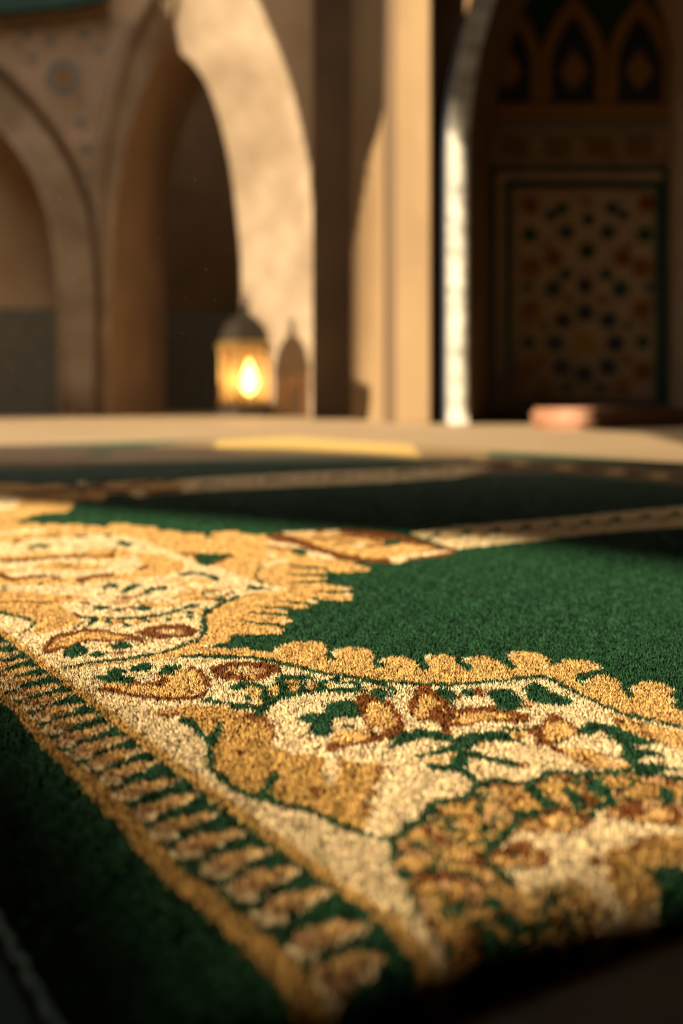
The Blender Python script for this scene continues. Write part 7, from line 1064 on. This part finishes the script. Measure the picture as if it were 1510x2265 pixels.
for s, x0, x1 in ((1, fx1, 2 * XC - (1.485)), (-1, fx0, 1.485)):
    loft(bm, [(x0, F, 0), (x0, F, 8.6)], [(x1, 14.15, 0), (x1, 14.15, 8.6)])
structure('wall_mihrab_side', bm, M_grout)

# zellige panel on the back facet
def fx(px): return (px - 755) * F / 3146
def fz(py): return .245 + (880 - py) * F / 3146
panel = thing('zellige_panel', 'geometric zellige tile panel of star rosettes set in the prayer niche', 'tile panel', (fx(1290), F - .03, 0))
bm = bmesh.new(); prism(bm, [(fx(a), fz(b)) for a, b in ((1086, 925), (1086, 370), (1474, 370), (1474, 925))], F - .03, F - .002); link('mosaic_bed', bm, M_grout, panel)
def frame(a0, b0, a1, b1, w, dep, m, nm):
    bm = bmesh.new()
    prism(bm, [(fx(a0), fz(b0)), (fx(a1), fz(b0)), (fx(a1), fz(b1)), (fx(a0), fz(b1))], F - dep, F - .02, holes=[[(fx(a0 + w), fz(b0 + w)), (fx(a1 - w), fz(b0 + w)), (fx(a1 - w), fz(b1 - w)), (fx(a0 + w), fz(b1 - w))]])
    return link(nm, bm, m, panel)
frame(1086, 372, 1474, 923, 10, .05, M_teal, 'outer_border')['label'] = 'dark teal outer border'
frame(1114, 400, 1463, 905, 16, .045, M_teal, 'inner_border')['label'] = 'dark teal inner border'
frame(1133, 419, 1452, 890, 10, .038, M_frieze, 'fillet')
TM = {'n': M_navy, 'y': M_yellow, 'g': M_green_gl, 't': M_teal, 'o': M_ochre, 'r': M_rust}
TILES = [('y',1291,758,22,10)] + [('n',x_,y_,r_,6) for x_,y_,r_ in ((1292,692,20),(1243,709,19),(1343,709,19),(1226,760,20),(1359,760,20),(1240,812,20),(1342,812,20),(1290,828,20),(1292,632,18),(1300,487,14))] + \
 [('g',x_,y_,r_,5) for x_,y_,r_ in ((1297,556,19),(1167,757,16),(1420,757,16),(1170,520,18),(1424,520,18),(1250,858,12),(1326,858,12),(1200,722,9),(1386,722,9))] + \
 [('t',x_,y_,r_,6) for x_,y_,r_ in ((1222,640,19),(1370,640,19),(1250,608,14),(1338,608,14),(1250,515,17),(1342,515,17),(1216,478,13),(1240,462,15),(1352,462,15),(1376,478,13),(1164,636,11),(1434,636,11))] + \
 [('o',x_,y_,r_,8) for x_,y_,r_ in ((1172,687,24),(1418,687,24),(1163,822,25),(1420,822,25),(1203,860,21),(1374,858,21),(1170,596,25),(1420,594,25),(1162,720,9),(1428,720,9))] + \
 [('r',x_,y_,r_,8) for x_,y_,r_ in ((1170,455,20),(1428,452,20),(1222,572,19),(1375,572,19),(1178,590,15),(1412,590,15),(1172,686,13),(1418,686,13),(1165,820,12),(1418,820,12),(1297,445,9),(1196,796,9),(1386,796,9),(1256,664,10),(1332,664,10),(1208,545,8),(1388,545,8))]
bm = bmesh.new(); KEYS = 'nygtor'
for kx, px_, py_, r_, np_ in TILES:
    prism(bm, starpts(fx(px_), fz(py_), r_ * 1.18 * F / 3146, np_, .74), F - (.038 if kx != 'r' else .044), F - .029, KEYS.index(kx))
link('tile_inlay', bm, [TM[k_] for k_ in KEYS], panel)['label'] = 'inlay of blue, green, teal, ochre and rust star tiles'

# mouldings and frieze above the panel
bm = bmesh.new()
box(bm, (fx0, F - .05, fz(366)), (fx1, F + .01, fz(350))); box(bm, (fx0, F - .05, fz(298)), (fx1, F + .01, fz(286)))
box(bm, (fx0, F - .03, fz(350)), (fx1, F + .01, fz(298)))
structure('trim_11', bm, M_frieze)
bm = bmesh.new(); box(bm, (fx0, F - .08, fz(284)), (fx1, F + .01, fz(270))); structure('trim_12', bm, M_bluegrey)
bm = bmesh.new(); box(bm, (fx0, F - .06, fz(268)), (fx1, F + .01, fz(232))); structure('trim_13', bm, M_ochre)
fr = thing('block_frieze', 'band of alternating dark and rose brown blocks above the zellige panel', 'frieze', (fx(1290), F - .04, fz(345)))
for i in range(4):
    bm = bmesh.new(); a = 1108 + i * 92; box(bm, (fx(a), F - .042, fz(346)), (fx(a + 60), F - .029, fz(303))); link('dark_block', bm, M_dark_stone, fr)
for i in range(4):
    bm = bmesh.new(); a = 1174 + i * 92; box(bm, (fx(a), F - .046, fz(345)), (fx(a + 22), F - .029, fz(304))); link('rose_block', bm, M_frieze, fr)

# row of pointed painted panels (blind muqarnas)
for i, (xc, lab) in enumerate(((1122, 'pointed blue panel in gilt outline nearest the marble rim'), (1266, 'middle pointed blue panel with an ochre diamond in gilt outline'), (1412, 'pointed blue panel in gilt outline farthest from the marble rim'))):
    a = thing('pointed_panel', lab, 'panel', (fx(xc), F - .02, fz(230)), 'pointed panels over the prayer niche')
    def og(w, top, base, n=8):
        pts = [(-w, base)]
        for j in range(n + 1):
            u = j / n; pts.append((-w * (1 - u ** 1.7), base - (base - top) * (.42 + .58 * u)))
        pts = pts + [(-p[0], p[1]) for p in pts[-2::-1]]
        return [(min(max(p[0], 1086 - xc), 1474 - xc), p[1]) for p in pts]
    o_, i_ = og(71, -8, 228), og(50, 34, 226)
    bm = bmesh.new(); prism(bm, [(fx(xc + p[0]), fz(p[1])) for p in i_], F - .03, F - .016); link('field', bm, M_navy, a)
    bm = bmesh.new(); loft_o = [(fx(xc + p[0]), fz(p[1])) for p in o_]; loft_i = [(fx(xc + p[0]), fz(p[1])) for p in i_]
    prism(bm, loft_o + loft_i[::-1], F - .09, F - .016); link('gilt_outline', bm, M_ochre, a)
    bm = bmesh.new(); prism(bm, [(fx(xc), fz(112)), (fx(xc + 32), fz(160)), (fx(xc), fz(200)), (fx(xc - 32), fz(160))], F - .05, F - .02); link('diamond', bm, M_ochre, a)
bm = bmesh.new(); box(bm, (fx0, F - .015, fz(228)), (fx1, F + .005, fz(-300))); structure('trim_14', bm, M_green_gl)

# ------------------------------------------------------------------ brass lantern by the lit jamb
LY = 18.0
lx = (541 - 755) * LY / 3146
u = LY / 3146      # metres per unit of the lantern's sketch at its own distance
lan = thing('brass_lantern', 'lit brass lantern with glowing candle, standing on the stone floor by the arch', 'lantern', (lx, LY, 0))
lan.rotation_euler.z = 0
SQ = math.pi / 4 + math.radians(28)
def ring4(r, z, n=4): return (r * u, z)
bm = bmesh.new(); lathe(bm, [(62 * u, 0.0), (62 * u, 14 * u), (54 * u, 20 * u), (52 * u, 30 * u)], 6, (lx, LY), phase=.35); link('base', bm, M_brass_shade, lan)
bm = bmesh.new(); lathe(bm, [(58 * u, 146 * u), (64 * u, 152 * u), (64 * u, 160 * u), (56 * u, 168 * u)], 6, (lx, LY), phase=.35); link('collar', bm, M_brass, lan)
bm = bmesh.new(); lathe(bm, [(55 * u, 168 * u), (54 * u, 182 * u), (46 * u, 202 * u), (30 * u, 218 * u), (14 * u, 228 * u), (9 * u, 236 * u)], 6, (lx, LY), phase=.35); link('dome', bm, M_brass_shade, lan)
bm = bmesh.new(); lathe(bm, [(8 * u, 234 * u), (11 * u, 240 * u), (6 * u, 246 * u), (3 * u, 256 * u), (.5 * u, 266 * u)], 10, (lx, LY)); link('finial', bm, M_brass_shade, lan, True)
bm = bmesh.new()
for i in range(17):
    pass
tube(bm, [(lx + 12 * u * math.cos(a), LY, 256 * u + 12 * u * math.sin(a)) for a in np.linspace(0, 2 * math.pi, 17)], 2.4 * u, 6); link('hanging_ring', bm, M_brass_shade, lan, True)
for i in range(6):
    a = .35 + i * math.pi / 3
    px_, py_ = lx + 55 * u * math.cos(a), LY + 55 * u * math.sin(a)
    bm = bmesh.new(); lathe(bm, [(5.5 * u, 28 * u), (4.2 * u, 40 * u), (4.2 * u, 138 * u), (5.5 * u, 148 * u)], 8, (px_, py_)); link('corner_post', bm, M_brass, lan, True)
    b2 = .35 + (i + 1) * math.pi / 3
    qx, qy = lx + 55 * u * math.cos(b2), LY + 55 * u * math.sin(b2)
    bm = bmesh.new()
    pa, pb = Vector((px_, py_, 0)), Vector((qx, qy, 0)); dr = (pb - pa); nn = Vector((-dr.y, dr.x, 0)).normalized() * .004
    pa, pb = pa + dr * .1, pb - dr * .1
    vs = [bm.verts.new(p + Vector((0, 0, z))) for z in (31 * u, 145 * u) for p in (pa - nn, pb - nn, pb + nn, pa + nn)]
    for f in ((0, 1, 2, 3), (4, 5, 6, 7), (0, 1, 5, 4), (1, 2, 6, 5), (2, 3, 7, 6), (3, 0, 4, 7)): bm.faces.new([vs[j] for j in f])
    link('glass_pane', bm, M_glass, lan)
bm = bmesh.new(); lathe(bm, [(15 * u, 30 * u), (15 * u, 46 * u), (13 * u, 49 * u), (2 * u, 48 * u)], 16, (lx + 10 * u, LY)); cn = link('candle', bm, M_wax, lan, True)
bm = bmesh.new(); lathe(bm, [(1 * u, 50 * u), (13 * u, 60 * u), (18 * u, 74 * u), (14 * u, 94 * u), (6 * u, 114 * u), (.3 * u, 130 * u)], 14, (lx + 10 * u, LY)); fl = link('flame', bm, M_flame, lan, True)
lp = bpy.data.lights.new('candle_light', 'POINT'); lp.energy = 25; lp.color = (1, .62, .26); lp.shadow_soft_size = .05
lo = bpy.data.objects.new('candle_light', lp); C.link(lo); lo.location = (lx, LY, 85 * u)

# ------------------------------------------------------------------ terracotta floor cushion by the niche
bm = bmesh.new()
cu0 = Vector((1.785, 10.85, 0)); ax, ay = Vector((.79, .61, 0)), Vector((-.61, .79, 0))
W, Dp, Hc = 1.7, .5, .165
def cpt(a, b, z): return cu0 + ax * a + ay * b + Vector((0, 0, z))
cush = thing('floor_cushion', 'terracotta leather floor cushion lying on the floor in front of the niche', 'cushion', cpt(W / 2, Dp / 2, 0))
bmesh.ops.create_cube(bm, size=1)
for v in bm.verts: v.co = cpt((v.co.x + .5) * W, (v.co.y + .5) * Dp, (v.co.z + .5) * Hc)
bmesh.ops.bevel(bm, geom=list(bm.edges), offset=.03, segments=4, affect='EDGES')
link('cover', bm, M_terracotta, cush, True)
bm = bmesh.new()
for z in (.045, .122):
    tube(bm, [cpt(*p, z) for p in ((.03, -.003), (W - .03, -.003), (W + .003, .03), (W + .003, Dp - .03), (W - .03, Dp + .003), (.03, Dp + .003), (-.003, Dp - .03), (-.003, .03), (.03, -.003))], .006, 6)
link('piping', bm, M_terracotta, cush, True)

# ------------------------------------------------------------------ dust drifting in the beam
bm = bmesh.new()
for px_, py_, dd, r_ in ((431,398,1.6,2.4),(413,590,1.5,2.6),(455,596,1.5,2.6),(410,659,1.35,3.2),(476,664,1.4,3),(403,737,1.5,2.6),(420,754,1.6,2),(385,747,1.6,1.8),(351,528,1.5,2.2),(301,532,1.6,1.6),(164,619,1.5,1.8),(48,627,1.6,1.8),(124,777,1.7,2),(24,815,1.8,2),(131,438,1.6,1.8),(288,467,1.7,1.8),(395,575,1.7,1.5),(456,846,1.7,1.6)):
    bmesh.ops.create_icosphere(bm, subdivisions=1, radius=r_ * .62 * dd / 3146, matrix=Matrix.Translation(((px_ - 755) * dd / 3146, dd, H_CAM + (880 - py_) * dd / 3146)))
M_dust = mat('dust', (.8, .7, .55), .9)
tag(link('dust', bm, M_dust), 'pale dust motes drifting in the air before the dark arch', 'dust', kind='stuff')

# ------------------------------------------------------------------ unseen shell, its openings shaped to place the light
SUN_AZ, SUN_EL = math.radians(35), math.radians(14)
def wall_yz(bm, x0, x1, pts, holes):
    loops = [pts] + holes
    tris = tessellate_polygon([[Vector((p[0], p[1], 0)) for p in lp_] for lp_ in loops])
    flat = [p for lp_ in loops for p in lp_]
    for xx in (x0, x1):
        vs = [bm.verts.new((xx, p[0], p[1])) for p in flat]
        for t_ in tris:
            try: bm.faces.new([vs[i] for i in t_])
            except ValueError: pass
HOLES = [[(12.0, .55), (12.0, 1.85), (11.6, 2.05), (9.0, 2.75), (7.2, 3.15), (6.9, 2.85), (5.8, 3.12), (5.3, 3.1), (5.05, 3.18), (4.97, 3.4), (4.95, 6.1), (4.0, 6.8), (3.0, 8.2), (2.1, 8.2), (1.95, 6.4), (1.6, 6.1), (1.58, 3.6), (0, 4.0), (-1.6, 4.48), (-1.8, 3.85), (-3.2, 3.95), (-6.4, 3.75), (-6.5, 3.55), (-5.0, 3.2), (-3.3, 2.95), (-1.4, 2.45), (0, 2.1), (2, 1.5), (6, .9)],
         [(-6.17, 2.80), (-7.67, 3.075), (-8.1, 3.165), (-8.8, 3.262), (-9.24, 3.315), (-9.65, 3.29), (-9.63, 3.170), (-9.52, 3.125), (-9.47, 3.095), (-9.44, 3.068), (-9.12, 3.034), (-8.6, 2.972), (-8.0, 2.86), (-7.6, 2.765), (-6.8, 2.64), (-5.6, 2.6), (-5.5, 2.66)]]  # outlines traced back along the sun from the wanted light patches
# made-up slits in the unseen wall, added to dim the beam on the arch
HEAD = [(8.9, 5.45), (9.02, 5.5), (9.1, 6.1), (9.23, 6.53), (9.41, 7.03), (9.66, 7.46), (10.05, 7.99), (10.9, 8.7), (12.2, 8.9)]
def head_z(y):
    for (a, za), (b, zb) in zip(HEAD, HEAD[1:]):
        if a <= y <= b: return za + (zb - za) * (y - a) / (b - a)
    return 8.9
y_ = 9.03
while y_ < 11.86:
    lo_z = 2.82 if y_ < 11.5 else 6.3
    HOLES.append([(y_, lo_z), (y_ + 0.041, lo_z), (y_ + 0.047, head_z(y_ + 0.047)), (y_, head_z(y_))]); y_ += .07
for y0_, y1_, z_ in ((5.40, 5.42, 5.0), (5.32, 5.35, 5.2), (5.24, 5.282, 5.4), (5.16, 5.215, 5.6), (5.08, 5.146, 5.8), (5.0, 5.075, 6.0)): HOLES.append([(y0_, 3.55), (y1_, 3.55), (y1_, z_), (y0_, z_)])  # graded slits added to fade the sun across the column
for z0_, z1_ in ((6.46, 6.51), (6.59, 6.62), (6.72, 6.735)): HOLES.append([(1.62, z0_ - .3), (1.92, z0_ - .02), (1.92, z1_ - .02), (1.62, z1_ - .3)])  # slits added to fade the sun up the marble
bm = bmesh.new(); wall_yz(bm, XL, XL - .006, [(-13, 0), (30, 0), (30, 12), (-13, 12)], HOLES); structure('wall_left_gobo', bm, M_dark_stone)  # unseen sheet acting as a sun mask
bm = bmesh.new(); box(bm, (XL, -13.2, 0), (10, -13, 12)); structure('wall_front', bm, M_dark_stone)
bm = bmesh.new(); box(bm, (9.8, -13, 0), (10, 30, 12)); structure('wall_east', bm, M_dark_stone)
bm = bmesh.new()
for lo_c, hi_c in (((XL - .03, -13, 12), (10, 7, 12.2)), ((-1.5, 7, 12), (10, 30, 12.2)), ((XL - .03, 18.4, 12), (-1.5, 21.5, 12.2)), ((XL - .03, 24, 12), (-1.5, 30, 12.2))): box(bm, lo_c, hi_c)
structure('ceiling', bm, M_dark_stone)
bm = bmesh.new(); box(bm, (-3.8, -12.9, 3.4), (9.7, 4.6, 3.65)); box(bm, (XL, -12.9, 4.8), (-3.81, .5, 5.0)); structure('unseen_light_blocker', bm, M_dark_stone)  # unseen slabs added to keep skylight off the near rug

sd = bpy.data.lights.new('sun', 'SUN'); sd.energy = 20.5; sd.angle = math.radians(.27); sd.color = (1, .80, .52)
so = bpy.data.objects.new('sun', sd); C.link(so); so.location = (-12, -14, 9)
so.rotation_euler = Vector((math.sin(SUN_AZ) * math.cos(SUN_EL), math.cos(SUN_AZ) * math.cos(SUN_EL), -math.sin(SUN_EL))).to_track_quat('-Z', 'Y').to_euler()

w = bpy.data.worlds.new('world'); scene.world = w; w.use_nodes = True
bg = w.node_tree.nodes['Background']; bg.inputs['Color'].default_value = (*(1.0, .86, .68), 1)
wn, wl = w.node_tree.nodes, w.node_tree.links          # hazy evening sky, bright overhead and dim at the horizon
tc = wn.new('ShaderNodeTexCoord'); sx = wn.new('ShaderNodeSeparateXYZ'); mr = wn.new('ShaderNodeMapRange')
wl.new(tc.outputs['Generated'], sx.inputs[0]); wl.new(sx.outputs['Z'], mr.inputs['Value'])
for k_, v_ in (('From Min', .42), ('From Max', .62), ('To Min', .22), ('To Max', 5)): mr.inputs[k_].default_value = v_
wl.new(mr.outputs['Result'], bg.inputs['Strength'])

# ------------------------------------------------------------------ view
vs_ = scene.view_settings
vs_.view_transform = 'Standard'; vs_.look = 'None'; vs_.gamma = 1; vs_.use_curve_mapping = False; vs_.exposure = 0
cy = scene.cycles
cy.use_denoising = True
cy.max_bounces = 6; cy.diffuse_bounces = 4; cy.glossy_bounces = 2; cy.transmission_bounces = 4; cy.transparent_max_bounces = 8
cy.sample_clamp_indirect = 6; cy.caustics_reflective = False; cy.caustics_refractive = False
